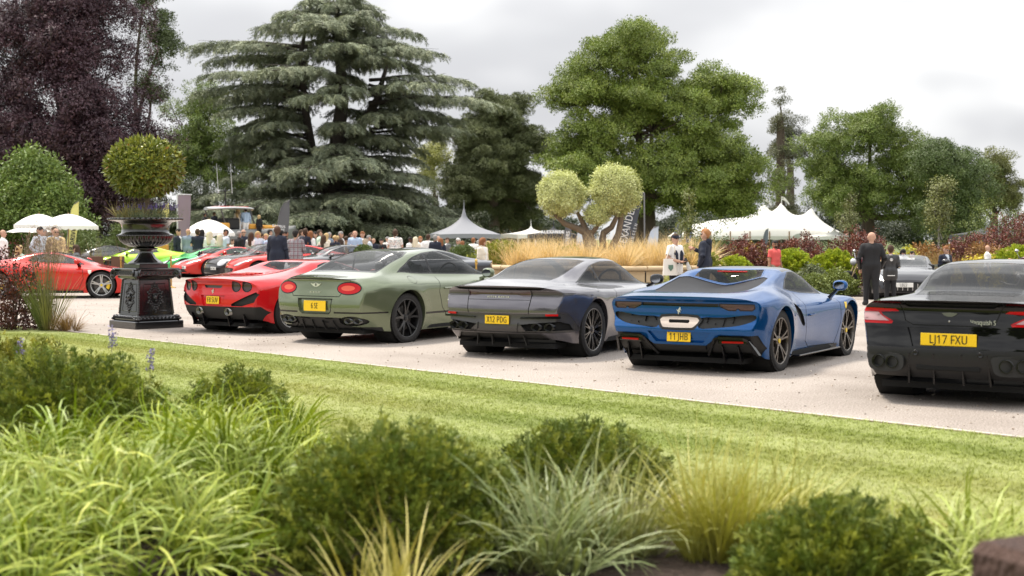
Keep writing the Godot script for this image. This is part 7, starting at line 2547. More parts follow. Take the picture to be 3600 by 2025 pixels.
# ---------------------------------------------------------------- the whole scene
func _ready() -> void:
	var cam := Camera3D.new()
	cam.name = "camera"
	add_child(cam)
	cam.position = Vector3(0, 1.6, 0)
	cam.rotation.x = -0.036178
	cam.fov = 22.9
	cam.near = .1
	cam.far = 1500.0
	cam.current = true
	var at := CameraAttributesPhysical.new()
	at.frustum_focal_length = 50.0
	at.exposure_aperture = 2.5
	at.frustum_focus_distance = 21.5
	cam.attributes = at
	cam.fov = 22.9
	var env := Environment.new()
	env.background_mode = Environment.BG_SKY
	env.tonemap_mode = Environment.TONE_MAPPER_LINEAR
	env.tonemap_exposure = 3.1
	env.sdfgi_enabled = true
	env.ssao_enabled = true
	env.ssil_enabled = true
	var sky := Sky.new()
	var pan := PanoramaSkyMaterial.new()
	pan.panorama = overcast()
	sky.sky_material = pan
	env.sky = sky
	var we := WorldEnvironment.new()
	we.name = "world"
	we.environment = env
	add_child(we)
	var sun := DirectionalLight3D.new()
	sun.name = "sun"
	sun.light_energy = .5
	sun.light_angular_distance = 12.0
	sun.light_color = Color(1.0, .965, .91)
	sun.shadow_enabled = true
	sun.basis = Basis.looking_at(-Vector3(-.35, .86, -.30).normalized())
	add_child(sun)

	shared_height = height_tex(256, noise(2, .05, 5))
	var t0 := Time.get_ticks_msec()
	grounds()
	print("ground ", Time.get_ticks_msec() - t0)
	trees()
	print("trees ", Time.get_ticks_msec() - t0)
	planter()
	borders()
	marquee()
	boat()
	festival()
	urn()
	print("props ", Time.get_ticks_msec() - t0)
	green_coupe()
	red_supercar()
	grey_coupe()
	blue_supercar()
	black_coupe()
	print("cars ", Time.get_ticks_msec() - t0)
	far_cars()
	print("far cars ", Time.get_ticks_msec() - t0)
	crowd()
	print("people ", Time.get_ticks_msec() - t0)
	foreground()
	print("done ", Time.get_ticks_msec() - t0)

func overcast() -> ImageTexture:
	var img := Image.create(1024, 512, false, Image.FORMAT_RGBF)
	var n := noise(40, 1.5, 5)
	var n2 := noise(44, 4.2, 4)
	for y in 512:
		var el := PI * (.5 - (y + .5) / 512.0)
		for x in 1024:
			var az := TAU * (x + .5) / 1024.0
			var d := Vector3(cos(el) * sin(az), sin(el), cos(el) * cos(az))
			var up := maxf(d.y, 0.0)
			var q := Vector3(d.x, 0, d.z) / (up + .22)
			var k := n.get_noise_3dv(q * .62 + Vector3(0, d.y * 2.0, 0)) + n2.get_noise_3dv(q * .5) * .35
			var c := smoothstep(-.45, .40, k)
			var lum := lerpf(.205, .315, c) * (1.0 + 1.9 * up)
			img.set_pixel(x, y, Color(lum * lerpf(.955, 1.0, c), lum * lerpf(.965, 1.0, c), lum * lerpf(1.0, .992, c)))
	return ImageTexture.create_from_image(img)

func trees() -> void:
	var oak_leaf := leaf_clump(20, .125, .28, .30, .1, 101)
	var fine_leaf := leaf_clump(16, .11, .30, .26, .1, 102)
	var hang_leaf := leaf_clump(16, .17, .22, .36, .9, 103)
	var tuft_leaf := leaf_clump(26, .20, .09, .17, -.3, 104)
	var green := leaf_mat("leaf", .5, .5)
	tree("copper_beech", "towering copper beech with dark purple drooping foliage behind the parasols", Vector3(-25.6, 0, -86), 6.0, .85, [[Vector3(-2.1, 13.3, 0), Vector3(5.6, 4.4, 4)], [Vector3(.2, 8.6, 1), Vector3(5.2, 4.0, 4)], [Vector3(2.4, 6.6, 1), Vector3(2.8, 3.0, 3)], [Vector3(-5.5, 7.5, 0), Vector3(4.8, 4.8, 4)], [Vector3(.9, 4.2, 2), Vector3(2.9, 2.6, 2.6)], [Vector3(-.6, 16.8, 0), Vector3(4.6, 3.2, 4)], [Vector3(-3.5, 3.2, 0), Vector3(4.2, 2.8, 3.2)]],
		hang_leaf, leaf_mat("leaf_copper", .5, .35), 520, 40, 1.15, Color(.052, .022, .034), Color(.11, .046, .050), {"hang": 1.0, "squash": .7, "bark": bark("bark_grey", .13, .12, .11), "rise": .2})
	tree("oak_tree", "green tree showing past the edge of the copper beech", Vector3(-25.5, 0, -97), 9.0, .4, [[Vector3(1.6, 15.2, 0), Vector3(1.5, 2.6, 1.6)], [Vector3(.6, 18.5, 0), Vector3(2.0, 2.0, 2)], [Vector3(1.0, 11.6, 0), Vector3(.9, 1.6, 1.4)]], oak_leaf, green, 60, 30, .8, Color(.075, .105, .032), Color(.13, .16, .05), {"rise": .1})
	tree("maple_tree", "mid green broadleaved tree between the copper beech and the cedar", Vector3(-24.2, 0, -112), 4.5, .5, [[Vector3(0, 8.8, 0), Vector3(3.6, 4.2, 3.5)], [Vector3(2.4, 6.8, 0), Vector3(2.2, 2.8, 2.6)], [Vector3(-1.8, 7.2, 0), Vector3(2.4, 3.0, 2.6)], [Vector3(.4, 11.6, 0), Vector3(2.0, 1.9, 2)]], oak_leaf, green, 150, 36, 1.0, Color(.12, .175, .035), Color(.23, .27, .055))
	cedar(Vector3(-11.6, 0, -91))
	tree("pine_tree", "dark olive pine with dense rounded pads between the cedar and the oak", Vector3(-1.4, 0, -101), 5.0, .52, [[Vector3(.6, 10.2, 0), Vector3(2.4, 1.7, 2.4)], [Vector3(-1.2, 8.2, 0), Vector3(3.0, 1.8, 2.8)], [Vector3(2.2, 8.0, 0), Vector3(2.4, 1.5, 2.4)], [Vector3(0, 6.2, 1), Vector3(3.7, 1.9, 3)], [Vector3(-1.6, 4.6, 1), Vector3(2.6, 1.6, 2.5)], [Vector3(2.2, 4.6, 0), Vector3(2.4, 1.8, 2.5)], [Vector3(.2, 3.0, -1), Vector3(3.8, 1.4, 2)]],
		tuft_leaf, leaf_mat("needle", .7, .25), 430, 36, .75, Color(.115, .138, .055), Color(.26, .28, .12), {"squash": .45, "bark": bark("bark_pale", .22, .17, .14), "rise": .5})
	var oak := tree("oak_tree", "great spreading oak in full green leaf behind the olive tree", Vector3(8.8, 0, -95), 5.2, .75, [[Vector3(-.6, 13.6, 0), Vector3(3.1, 2.4, 3)], [Vector3(-4.0, 11.0, 0), Vector3(2.8, 2.4, 2.8)], [Vector3(.4, 9.4, 1), Vector3(4.6, 3.4, 3.8)], [Vector3(5.2, 10.4, 0), Vector3(3.0, 2.6, 2.8)], [Vector3(-4.2, 6.6, 1), Vector3(2.8, 2.8, 3)], [Vector3(4.6, 5.8, 1), Vector3(4.2, 3.3, 3.4)], [Vector3(0, 5.0, 2), Vector3(5.0, 2.4, 3)], [Vector3(5.6, 3.8, 1), Vector3(2.4, 1.8, 2.2)]],
		oak_leaf, green, 450, 56, 1.08, Color(.150, .210, .034), Color(.34, .38, .075), {"rise": .35, "squash": .5})
	tree("conifer_tree", "thin tall redwood rising between the two green oaks", Vector3(21.8, 0, -116), 11.0, .42, [[Vector3(0, 12.6, 0), Vector3(.5, 1.4, .5)], [Vector3(0, 10.4, 0), Vector3(1.0, 1.4, 1.0)], [Vector3(0, 8.2, 0), Vector3(1.4, 1.3, 1.4)], [Vector3(-.2, 6.0, 0), Vector3(1.7, 1.4, 1.6)], [Vector3(0, 3.6, 0), Vector3(1.9, 1.5, 1.7)]], fine_leaf, green, 70, 24, .55, Color(.10, .11, .05), Color(.17, .16, .07), {"squash": .5})
	tree("oak_tree", "broad green oak with visible limbs above the white marquee", Vector3(26.4, 0, -106), 4.2, .6, [[Vector3(.2, 9.3, 0), Vector3(3.6, 1.8, 2.8)], [Vector3(-3.0, 6.8, 0), Vector3(2.5, 3.2, 2.6)], [Vector3(2.8, 6.6, 0), Vector3(3.0, 2.7, 2.8)], [Vector3(-1.0, 4.4, 1), Vector3(4.2, 2.2, 2.6)], [Vector3(4.0, 4.0, 1), Vector3(2.6, 2.0, 2.4)]], oak_leaf, green, 300, 36, .95, Color(.14, .20, .036), Color(.29, .33, .075), {"rise": .3})
	tree("conifer_tree", "dark conifer tip showing above the broad oak", Vector3(24.2, 0, -124), 8.0, .4, [[Vector3(0, 10.8, 0), Vector3(1.2, 1.4, 1)], [Vector3(0, 8.8, 0), Vector3(1.8, 1.6, 1.4)]], fine_leaf, green, 40, 26, .7, Color(.075, .085, .05), Color(.13, .13, .075), {"squash": .5})
	tree("oak_tree", "dark green tree at the right end of the tall trees", Vector3(31.2, 0, -101), 3.6, .5, [[Vector3(-1.0, 6.8, 0), Vector3(2.2, 2.0, 2)], [Vector3(.9, 5.4, 0), Vector3(2.1, 2.3, 2)], [Vector3(0, 3.0, 0), Vector3(2.6, 2.1, 2)]], fine_leaf, green, 180, 36, .9, Color(.085, .130, .035), Color(.17, .21, .06))
	tree("yellow_tree", "yellow leaved tree peeping out behind the dark green tree", Vector3(34.0, 0, -114), 4.0, .3, [[Vector3(0, 6.4, 0), Vector3(1.2, 1.4, 1.2)]], fine_leaf, green, 26, 28, .6, Color(.26, .24, .05), Color(.34, .30, .07))
	tree("yellow_tree", "pale yellow tree between the cedar and the pine", Vector3(-6.4, 0, -118), 5.0, .4, [[Vector3(0, 7.6, 0), Vector3(1.8, 2.4, 1.6)]], fine_leaf, green, 40, 30, .8, Color(.25, .26, .055), Color(.34, .32, .08))
	tree("lime_tree", "slender yellowish green tree at the far right of the garden", Vector3(41.0, 0, -121), 4.0, .35, [[Vector3(0, 7.2, 0), Vector3(1.7, 1.7, 1.6)], [Vector3(.6, 4.8, 0), Vector3(2.2, 1.8, 1.8)], [Vector3(-1.2, 5.0, 0), Vector3(1.3, 1.2, 1.2)]], oak_leaf, green, 90, 32, .8, Color(.15, .165, .045), Color(.24, .23, .07))
	tree("willow_tree", "bright yellow green bushy tree beside the slender far tree", Vector3(37.6, 0, -117), 1.5, .25, [[Vector3(0, 3.6, 0), Vector3(1.8, 2.0, 1.6)]], hang_leaf, green, 36, 32, .8, Color(.24, .26, .06), Color(.33, .32, .09), {"hang": .6})
	tree("birch_tree", "young birch with loose hanging leaves above the navy blazer", Vector3(16.5, 0, -55), 1.6, .06, [[Vector3(0, 2.5, 0), Vector3(.62, 1.1, .6)], [Vector3(.1, 3.4, 0), Vector3(.35, .5, .35)]], leaf_clump(7, .075, .36, .16, .6, 106), green, 46, 13, .22, Color(.15, .17, .045), Color(.27, .26, .08), {"bark": bark("bark_birch", .40, .37, .33)})
	tree("birch_tree", "small slender young tree beside the white marquee", Vector3(13.5, 0, -57), 1.4, .05, [[Vector3(0, 2.1, 0), Vector3(.5, .75, .5)], [Vector3(0, 2.9, 0), Vector3(.22, .4, .22)]], leaf_clump(7, .065, .36, .15, .2, 107), green, 30, 12, .18, Color(.15, .17, .05), Color(.27, .26, .09))
	tree("birch_tree", "thin young tree in leaf behind the two people at the planter", Vector3(6.2, 0, -50), 1.4, .04, [[Vector3(0, 1.9, 0), Vector3(.45, .65, .4)], [Vector3(.05, 2.7, 0), Vector3(.18, .42, .2)]], leaf_clump(6, .07, .36, .15, .2, 108), green, 26, 10, .18, Color(.14, .17, .045), Color(.28, .27, .08))
	# the trees of the garden behind the viewpoint, which the cars' paint and windows mirror
	for e in [[-26.0, 34, 1.0, "far to the left"], [-9.0, 40, 1.1, "to the left"], [9.0, 36, 1.0, "straight behind"], [24.0, 26, .95, "to the right"], [33.0, 8, .9, "far to the right"]]:
		again(oak, "tall oak of the garden %s at the viewer's back" % e[3], Vector3(e[0], 0, e[1]), e[0], e[2])
	# thick woodland that closes the view below the tall trees
	rng.seed = 611
	for e in [[-46.0, -122, 8.0, "left of the copper beech"], [-33.0, -104, 5.0, "under the copper beech"], [-19.0, -112, 5.4, "behind the tender"], [-22.5, -103, 5.6, "between the beech and the cedar"], [-27.5, -106, 4.6, "behind the urn"], [-9.5, -101, 3.8, "behind the grey haired man by the tender"], [-13.0, -98, 4.4, "under the left side of the cedar"], [-6.0, -96, 4.2, "under the right side of the cedar"], [-1.0, -118, 5.0, "behind the pine trunk"], [3.0, -124, 3.2, "left of the oak trunk"], [15.0, -128, 3.4, "right of the oak trunk"], [21.0, -132, 4.0, "behind the marquee"], [28.0, -118, 4.6, "under the broad oak"], [34.0, -112, 4.0, "behind the young birch"], [41.0, -108, 3.0, "at the far right"]]:
		var bush := tree("dark_thicket", "dark evergreen thicket " + e[3], Vector3(e[0], 0, e[1]), 1.2, .2, [[Vector3(-2.2, e[2] * .45, 0), Vector3(2.8, e[2] * .5, 2)], [Vector3(2.2, e[2] * .42, 0), Vector3(2.8, e[2] * .48, 2)], [Vector3(0, e[2] * .6, 0), Vector3(2.4, e[2] * .42, 2)]], oak_leaf, green, 70, 30, 1.1, Color(.038, .055, .022), Color(.075, .09, .035), {"category": "thicket"})

func borders() -> void:
	var lime := spray(24, .16, .07, .016, .25, .8, 201)
	var small := leaf_clump(12, .055, .34, .09, 0.0, 202)
	var lm := leaf_mat("leaf_lime", .6, .5)
	for e in [["beside the ginger haired person", Vector3(6.55, 0, -42.0), .46], ["right of the coral red tee shirt", Vector3(8.45, 0, -43.0), .56], ["behind the motorbike saddle", Vector3(9.45, 0, -41.6), .56], ["at the far right edge", Vector3(14.9, 0, -42.0), .62]]:
		var r: float = e[2]
		dome("clipped_shrub", "round clipped yellow green shrub " + e[0], e[1], Vector3(r, r * .95, r), lime, lm, 1500, .9, Color(.29, .37, .022), Color(.58, .58, .045), {"lift": r * .95, "whole": true, "deep": .3, "lump": .12, "group": "clipped yellow green shrubs"})
	for e in [["behind the coral red tee shirt", Vector3(7.5, 0, -45.5), Vector3(1.0, 1.45, .7)], ["between the red tee shirt and the motorbike", Vector3(9.0, 0, -44.0), Vector3(1.05, 1.55, .8)], ["behind the bald man", Vector3(11.2, 0, -46.0), Vector3(1.2, 1.75, .8)], ["behind the small hedge at the right", Vector3(15.2, 0, -47.0), Vector3(1.4, 1.65, .8)], ["left of the first clipped shrub", Vector3(5.6, 0, -45.0), Vector3(.7, 1.1, .6)], ["at the far right among the green shrubs", Vector3(17.2, 0, -48.5), Vector3(1.3, 2.3, .8)]]:
		dome("purple_shrub", "bushy red purple smoke bush " + e[0], e[1], e[2], small, leaf_mat("leaf_red", .5, .4), 1500, 1.15, Color(.12, .036, .030), Color(.36, .11, .05), {"lump": .35, "deep": .5, "under": 1.0, "group": "red purple shrubs"})
	for e in [["yellow leaved shrub behind the boy in the varsity jacket", Vector3(11.9, 0, -43.6), Vector3(.8, 1.15, .6), Color(.33, .33, .03), Color(.50, .40, .05)], ["copper brown shrub behind the woman in sunglasses", Vector3(13.2, 0, -45.0), Vector3(1.0, 1.3, .7), Color(.22, .11, .035), Color(.38, .22, .07)], ["golden yellow shrub right of the navy blazer", Vector3(13.6, 0, -41.5), Vector3(.75, 1.0, .6), Color(.42, .34, .03), Color(.55, .45, .06)], ["rusty brown shrub behind the shaven headed man", Vector3(14.9, 0, -44.6), Vector3(.9, 1.35, .6), Color(.20, .10, .03), Color(.33, .2, .06)], ["orange tinted shrub beside the first purple bush", Vector3(8.0, 0, -47.6), Vector3(1.0, 1.25, .6), Color(.26, .20, .03), Color(.40, .30, .05)], ["low golden shrub at the foot of the left hand shrubs", Vector3(5.9, 0, -43.4), Vector3(.5, .85, .45), Color(.33, .30, .03), Color(.46, .38, .05)]]:
		dome("golden_shrub", e[0], e[1], e[2], small, lm, 1100, 1.2, e[3] * 1.3, e[4] * 1.3, {"lump": .35, "deep": .5, "under": 1.0, "group": "yellow and copper shrubs"})
	for e in [["tall green shrub at the right end of the border", Vector3(17.0, 0, -50.5), Vector3(1.5, 2.7, 1.0), Color(.12, .16, .035)], ["grey green shrub beside the motorbike wheel", Vector3(8.35, 0, -39.6), Vector3(.45, .75, .4), Color(.15, .18, .09)], ["fresh green perennial at the motorbike wheel", Vector3(8.8, 0, -38.3), Vector3(.5, .62, .4), Color(.16, .20, .045)], ["low green plant under the wing mirror of the blue supercar", Vector3(7.9, 0, -37.4), Vector3(.45, .5, .4), Color(.15, .19, .05)], ["pale variegated shrub at the foot of the stone planter", Vector3(4.2, 0, -36.6), Vector3(.5, .55, .4), Color(.32, .34, .12)], ["green shrub between the marquee and the planter", Vector3(6.9, 0, -49.5), Vector3(1.1, 1.7, .6), Color(.12, .16, .05)]]:
		dome("green_shrub", e[0], e[1], e[2], small, lm, 900, 1.2, e[3], Color(e[3].r * 1.7, e[3].g * 1.5, e[3].b * 1.6), {"lump": .35, "deep": .5, "under": 1.0, "group": "green border shrubs"})
	var rushes := [tuft(30, 1.3, .006, .22, .3, 211), tuft(26, 1.1, .006, .35, .4, 212)]
	for e in [["behind the navy blazer", Vector3(13.4, 0, -43.2)], ["between the copper shrub and the navy blazer", Vector3(12.5, 0, -42.6)]]:
		grass_clump("tall_grass", "tall straw coloured grass " + e[0], e[1], .4, .05, rushes, leaf_mat("leaf_straw", .7, .5), 12, Color(.40, .27, .10), Color(.28, .22, .08), {"group": "straw grasses"})
	# left hand border
	dome("round_shrub", "large mid green rounded bush in front of the copper beech", Vector3(-23.4, 0, -70), Vector3(2.7, 5.4, 2.4), leaf_clump(12, .17, .26, .25, .1, 221), leaf_mat("leaf", .5, .5), 5200, 1.0, Color(.13, .20, .042), Color(.27, .32, .075), {"lump": .3, "deep": .45, "stem_w": 4.0, "under": .3})
	dome("acer_shrub", "rust tinted maple shrub at the left edge", Vector3(-25.4, 0, -66), Vector3(1.6, 3.4, 1.2), leaf_clump(12, .12, .26, .2, .3, 222), leaf_mat("leaf_red", .5, .4), 1500, 1.0, Color(.17, .12, .035), Color(.28, .14, .05), {"lump": .35, "deep": .5, "stem_w": 3.0})
	for e in [[-21.0, -67.0, 1.9, "behind the parasols"], [-18.6, -70.0, 2.3, "right of the yellow feather flag"], [-15.8, -72.0, 1.8, "behind the black urn"], [-24.6, -63.0, 1.5, "behind the waiter"]]:
		dome("green_shrub", "feathery green bamboo hedge " + e[3], Vector3(e[0], 0, e[1]), Vector3(1.9, e[2], 1.2), leaf_clump(12, .17, .13, .22, .2, 223), leaf_mat("leaf", .5, .5), 1100, 1.1, Color(.12, .165, .05), Color(.21, .24, .08), {"lump": .3, "stem_w": 2.0})
	for e in [[-22.3, "left of the parasols"], [-19.9, "under the parasols"], [-17.3, "beside the yellow feather flag"], [-16.2, "right of the yellow feather flag"]]:
		grass_clump("plume_grass", "pinkish plume grass " + e[1], Vector3(e[0], 0, -59 - (e[0] + 16) * .3), .7, .1, [tuft(30, 1.3, .007, .35, .5, 231), tuft(26, 1.1, .009, .5, .7, 232)], leaf_mat("leaf_straw", .7, .5), 16, Color(.28, .19, .13), Color(.20, .19, .08), {"group": "pinkish plume grasses"})
	# the near left corner
	dome("purple_shrub", "dark red leaved shrub with thin stems at the left edge", Vector3(-8.5, 0, -24.3), Vector3(.55, 1.35, .5), leaf_clump(7, .045, .36, .07, .1, 241), leaf_mat("leaf_red", .5, .4), 900, 1.1, Color(.075, .022, .018), Color(.17, .06, .03), {"stems": 16, "deep": .7, "lump": .4, "under": .6, "stem_w": .6})
	grass_clump("reed_grass", "tall upright feather reed grass beside the red leaved shrub", Vector3(-7.86, 0, -24.0), .14, .0, [tuft(40, 1.25, .0045, .12, .16, 251, 5, .06), tuft(40, 1.0, .005, .22, .25, 252, 5, .06)], leaf_mat("leaf_green_grass", .6, .5), 10, Color(.13, .17, .045), Color(.26, .24, .07))
	var pl := thing("grass_plumes", "airy mauve brown flower plumes of the tall reed grass", "grass plumes", Vector3(-7.86, 0, -24.0))
	rng.seed = 261
	var xs := []
	var cs := []
	var stalks := Geo.new()
	for i in 46:
		var a := rr(0, TAU)
		var top := Vector3(cos(a) * rr(.0, .36), rr(1.25, 1.75), sin(a) * rr(0, .3))
		stalks.tube([Vector3(cos(a) * .08, .1, sin(a) * .08), top * Vector3(.5, .6, .5), top], [.0035, .003, .002], 3, false)
		for k in 5:
			xs.append(heading(top - Vector3(0, k * .07, 0), Vector3(rr(-.4, .4), 1, rr(-.4, .4)), rr(.8, 1.2), 3.0))
			cs.append(shade(Color(.27, .18, .15), .2, Color(.34, .25, .20), .8))
	part("stalks", stalks.mesh(), mat("stalk", .20, .20, .08, .7), pl)
	many("plumes", spray(22, .16, .045, .003, .1, 1, 262), leaf_mat("leaf_straw", .7, .5), xs, cs, pl)
	grass_clump("sedge_plant", "small tawny brown sedge at the corner of the bed", Vector3(-7.45, 0, -23.9), .16, .03, [tuft(60, .46, .003, 1.1, .8, 271, 5, .05)], leaf_mat("leaf_straw", .7, .5), 9, Color(.32, .20, .075), Color(.22, .14, .05))

func festival() -> void:
	parasol("white fringed parasol left of the pair by the yellow flag", Vector3(-20.6, 0, -62), 1.05, 2.58, .48)
	parasol("white fringed parasol right of the pair by the yellow flag", Vector3(-18.7, 0, -60), 1.22, 2.55, .52)
	parasol("flat white parasol lower behind the fringed pair", Vector3(-22.2, 0, -66), 1.25, 2.1, .32, true)
	parasol("white fringed parasol in front of the grey tender", Vector3(-14.6, 0, -68.5), 1.25, 2.42, .66)
	feather_flag("yellow feather flag with black upright lettering beside the parasols", Vector3(-20.2, 0, -64), 3.25, .42, Color(.66, .62, .16), [["SUPERCAR DRIVER", .19, .32, .62]], Color(.05, .05, .04), 0.0, -.12)
	feather_flag("second yellow feather flag partly hidden by the urn", Vector3(-16.6, 0, -67), 3.2, .38, Color(.66, .62, .16), [["SUPERCAR DRIVER", .19, .32, .6]], Color(.05, .05, .04), 0.0, -.04)
	feather_flag("dark grey feather flag with white lettering beside the tender", Vector3(-11.35, 0, -67.5), 3.4, .53, Color(.055, .055, .065), [["BRABUS", .12, .62, .12], ["MARINE", .10, .575, .16], ["BRABUS", .12, .36, .06], ["MARINE", .10, .315, .1]], Color(.7, .7, .7), 0.0, -.11, false)
	var bn := thing("banner_flag", "plain mauve banner hanging from a white frame right of the urn", "banner", Vector3(-14.1, 0, -60))
	var g := Geo.new()
	g.tube([Vector3(0, 0, 0), Vector3(0, 3.4, 0)], [.03, .03], 6)
	g.tube([Vector3(0, 3.38, 0), Vector3(.62, 3.36, 0)], [.02, .02], 6)
	part("frame", g.mesh(), mat("pole_white", .6, .6, .6, .5), bn)
	var rows := []
	for i in 10: rows.append(PackedVector3Array([Vector3(.03, 3.34 - i * .21, 0), Vector3(.2, 3.34 - i * .21, .04 * sin(i * .7)), Vector3(.4, 3.34 - i * .21, .05 * sin(i * .7 + 1)), Vector3(.58 - .012 * i * (i * .1), 3.33 - i * .20, .04)]))
	var f := Geo.new()
	f.skin(rows)
	part("banner", f.mesh(), mat("mauve_cloth", .21, .15, .19, .8, 0, {"backlight": Color(.3, .3, .3)}), bn)
	var big := thing("banner_flag", "big dark slanting banner with white upright lettering behind the olive tree", "banner", Vector3(3.62, 0, -50))
	var bg := Geo.new()
	rows = []
	for i in 12:
		var u := i / 11.0
		rows.append(PackedVector3Array([Vector3(lerpf(-.10, .55, u), lerpf(1.0, 3.1, u), 0), Vector3(lerpf(.2, .76, u), lerpf(.98, 3.1, u), .05 * sin(u * 7)), Vector3(lerpf(.52, 1.0, u), lerpf(.96, 3.1, u), .04 * sin(u * 6 + 1))]))
	bg.skin(rows)
	part("banner", bg.mesh(), mat("navy_cloth", .07, .077, .093, .8), big)
	var pg := Geo.new()
	pg.tube([Vector3(1.06, 0, 0), Vector3(1.02, 3.14, 0)], [.03, .025], 6)
	pg.tube([Vector3(.5, 3.13, 0), Vector3(1.03, 3.13, 0)], [.018, .018], 6)
	part("pole", pg.mesh(), mat("pole_grey", .25, .25, .26, .4, .6), big)
	var slant := Basis(Vector3.BACK, PI / 2 - .25)
	var white := mat("ink_0.70_0.70", .7, .7, .7, .8)
	lettering("ALEXANDERS", .24, white, big, Transform3D(slant, Vector3(.42, 1.95, .08)), false, .006, 1.0)
	lettering("U N S E E N", .10, white, big, Transform3D(slant, Vector3(.66, 1.72, .09)), false, .006, 1.0)
	feather_flag("small black feather flag left of the olive trunk", Vector3(2.35, 0, -68), 2.3, .36, Color(.05, .055, .065), [["ALEXANDERS", .17, .5, .5]], Color(.7, .7, .7), 0.0, -.08)
	feather_flag("pale feather flag left of the olive trunk", Vector3(2.9, 0, -66), 2.1, .38, Color(.55, .60, .66), [["ROYAL", .17, .5, .5]], Color(.12, .16, .28), 0.0, -.06)
	feather_flag("pale blue feather flag right of the big dark banner", Vector3(5.3, 0, -58), 2.1, .42, Color(.50, .57, .66), [["ROYAL", .18, .45, .5]], Color(.12, .16, .28), 0.0, -.16)
	feather_flag("dark grey feather flag near the photographer", Vector3(7.3, 0, -66), 2.35, .40, Color(.09, .11, .14), [["L E T I", .15, .6, .55]], Color(.6, .6, .6), 0.0, -.12)
	feather_flag("narrow blue feather flag above the photographer's cap", Vector3(8.0, 0, -66), 2.25, .30, Color(.06, .12, .30), [["ROYAL", .13, .5, .5]], Color(.6, .65, .7), 0.0, -.05)
	feather_flag("grey feather flag at the left end of the marquee", Vector3(16.6, 0, -95), 2.2, .32, Color(.12, .15, .19), [], Color(.6, .6, .6), 0.0, -.12)
	peaked_tent("peaked_marquee", "grey peaked marquee to the right of the cedar", Vector3(-2.7, 0, -80), 3.4, 1.72, 3.3, mat("grey_canvas", .25, .255, .28, .8, 0, {"backlight": Color(.3, .3, .3)}), .25)
	peaked_tent("peaked_marquee", "small white peaked marquee left of the black gazebo", Vector3(1.2, 0, -90), 3.2, 1.72, 2.3, mat("white_canvas", .80, .79, .75, .8), .4)
	var gz := peaked_tent("gazebo", "black gazebo with white lettering on its roof behind the planter", Vector3(2.1, 0, -72), 2.3, 1.70, 2.16, mat("black_canvas", .03, .032, .036, .8), .15)
	lettering("ALEXANDERS", .17, white, gz, Transform3D(Basis(Vector3.RIGHT, -.5), Vector3(-.1, 1.83, 1.05)), true, .006, 1.0)
	peaked_tent("gazebo", "dark gazebo roof behind the young birch", Vector3(19.5, 0, -58), 2.4, 1.65, 2.3, mat("black_canvas", .03, .032, .036, .8), .2)
	bollard_rope("brass rope post between the lime green car and the urn", Vector3(-12.1, 0, -44.0), Vector3(-10.6, 0, -44.2))
	bollard_rope("brass rope post touching the urn in the view", Vector3(-10.6, 0, -44.2))
	bollard_rope("brass rope post at the left end of the stone planter", Vector3(-.92, 0, -36.5))
	for e in [[-1.5, -45.5, "beside the grey haired man with the phone"], [-.75, -43.5, "left of the cream cardigan"], [-1.75, -47.5, "in front of the navy suit"], [.05, -46.0, "right of the cream cardigan"], [-5.2, -50.0, "by the floral shirt"]]:
		dome("box_ball", "small clipped box ball " + e[2], Vector3(e[0], 0, e[1]), Vector3(.36, .36, .36), leaf_clump(12, .035, .36, .06, 0.0, 281), leaf_mat("leaf", .5, .5), 700, 1.0, Color(.085, .13, .03), Color(.17, .21, .05), {"lift": .95, "whole": true, "deep": .3, "lump": .1, "group": "clipped box balls in planters"})
	motorbike("maroon motorbike with a tan saddle beside the purple bush", Vector3(9.95, 0, -39.3), -1.35 + PI)
	motorbike("motorbike with round headlight beside the shaven headed man", Vector3(14.5, 0, -40.5), PI + .35)
	var ta := thing("wooden_table", "brown wooden table and planter behind the lime green car", "table", Vector3(-15.4, 0, -51.5))
	var tg := Geo.new()
	tg.box(Vector3(0, .74, 0), Vector3(1.5, .05, .8), Basis.IDENTITY, .01)
	part("table_top", tg.mesh(), mat("brown_wood", .12, .055, .03, .6), ta)
	for s in [[-1, -1], [1, -1], [1, 1], [-1, 1]]:
		var l := Geo.new()
		l.box(Vector3(s[0] * .68, .36, s[1] * .34), Vector3(.06, .72, .06))
		part("leg", l.mesh(), mat("brown_wood", .12, .055, .03, .6), ta)
	for e in [[-16.3, -46.6, "under the woman in pale green"], [-14.55, -49.8, "under the man in the dark waistcoat"], [-13.8, -49.8, "under the woman in grey"]]:
		var ch := thing("chair", "brown wooden garden chair " + e[2], "chair", Vector3(e[0], 0, e[1]), .3, "garden chairs")
		var sg := Geo.new()
		sg.box(Vector3(0, .40, .05), Vector3(.46, .04, .46), Basis.IDENTITY, .01)
		part("seat", sg.mesh(), mat("brown_wood", .12, .055, .03, .6), ch)
		var bk := Geo.new()
		bk.box(Vector3(0, .66, -.20), Vector3(.46, .5, .03), Basis.IDENTITY, .01)
		part("backrest", bk.mesh(), mat("brown_wood", .12, .055, .03, .6), ch)
		for s in [[-1, -1], [1, -1], [1, 1], [-1, 1]]:
			var l := Geo.new()
			l.box(Vector3(s[0] * .2, .19, .05 + s[1] * .2), Vector3(.04, .38, .04))
			part("leg", l.mesh(), mat("brown_wood", .12, .055, .03, .6), ch)
	var pb := thing("planter_box", "orange planter box with dark spiky foliage left of the urn", "planter", Vector3(-15.0, 0, -60))
	var bx := Geo.new()
	bx.box(Vector3(0, .95, 0), Vector3(.95, .6, .4), Basis.IDENTITY, .02)
	bx.box(Vector3(0, .33, 0), Vector3(.8, .66, .34))
	part("box", bx.mesh(), mat("seat_orange", .62, .30, .04, .6), pb)
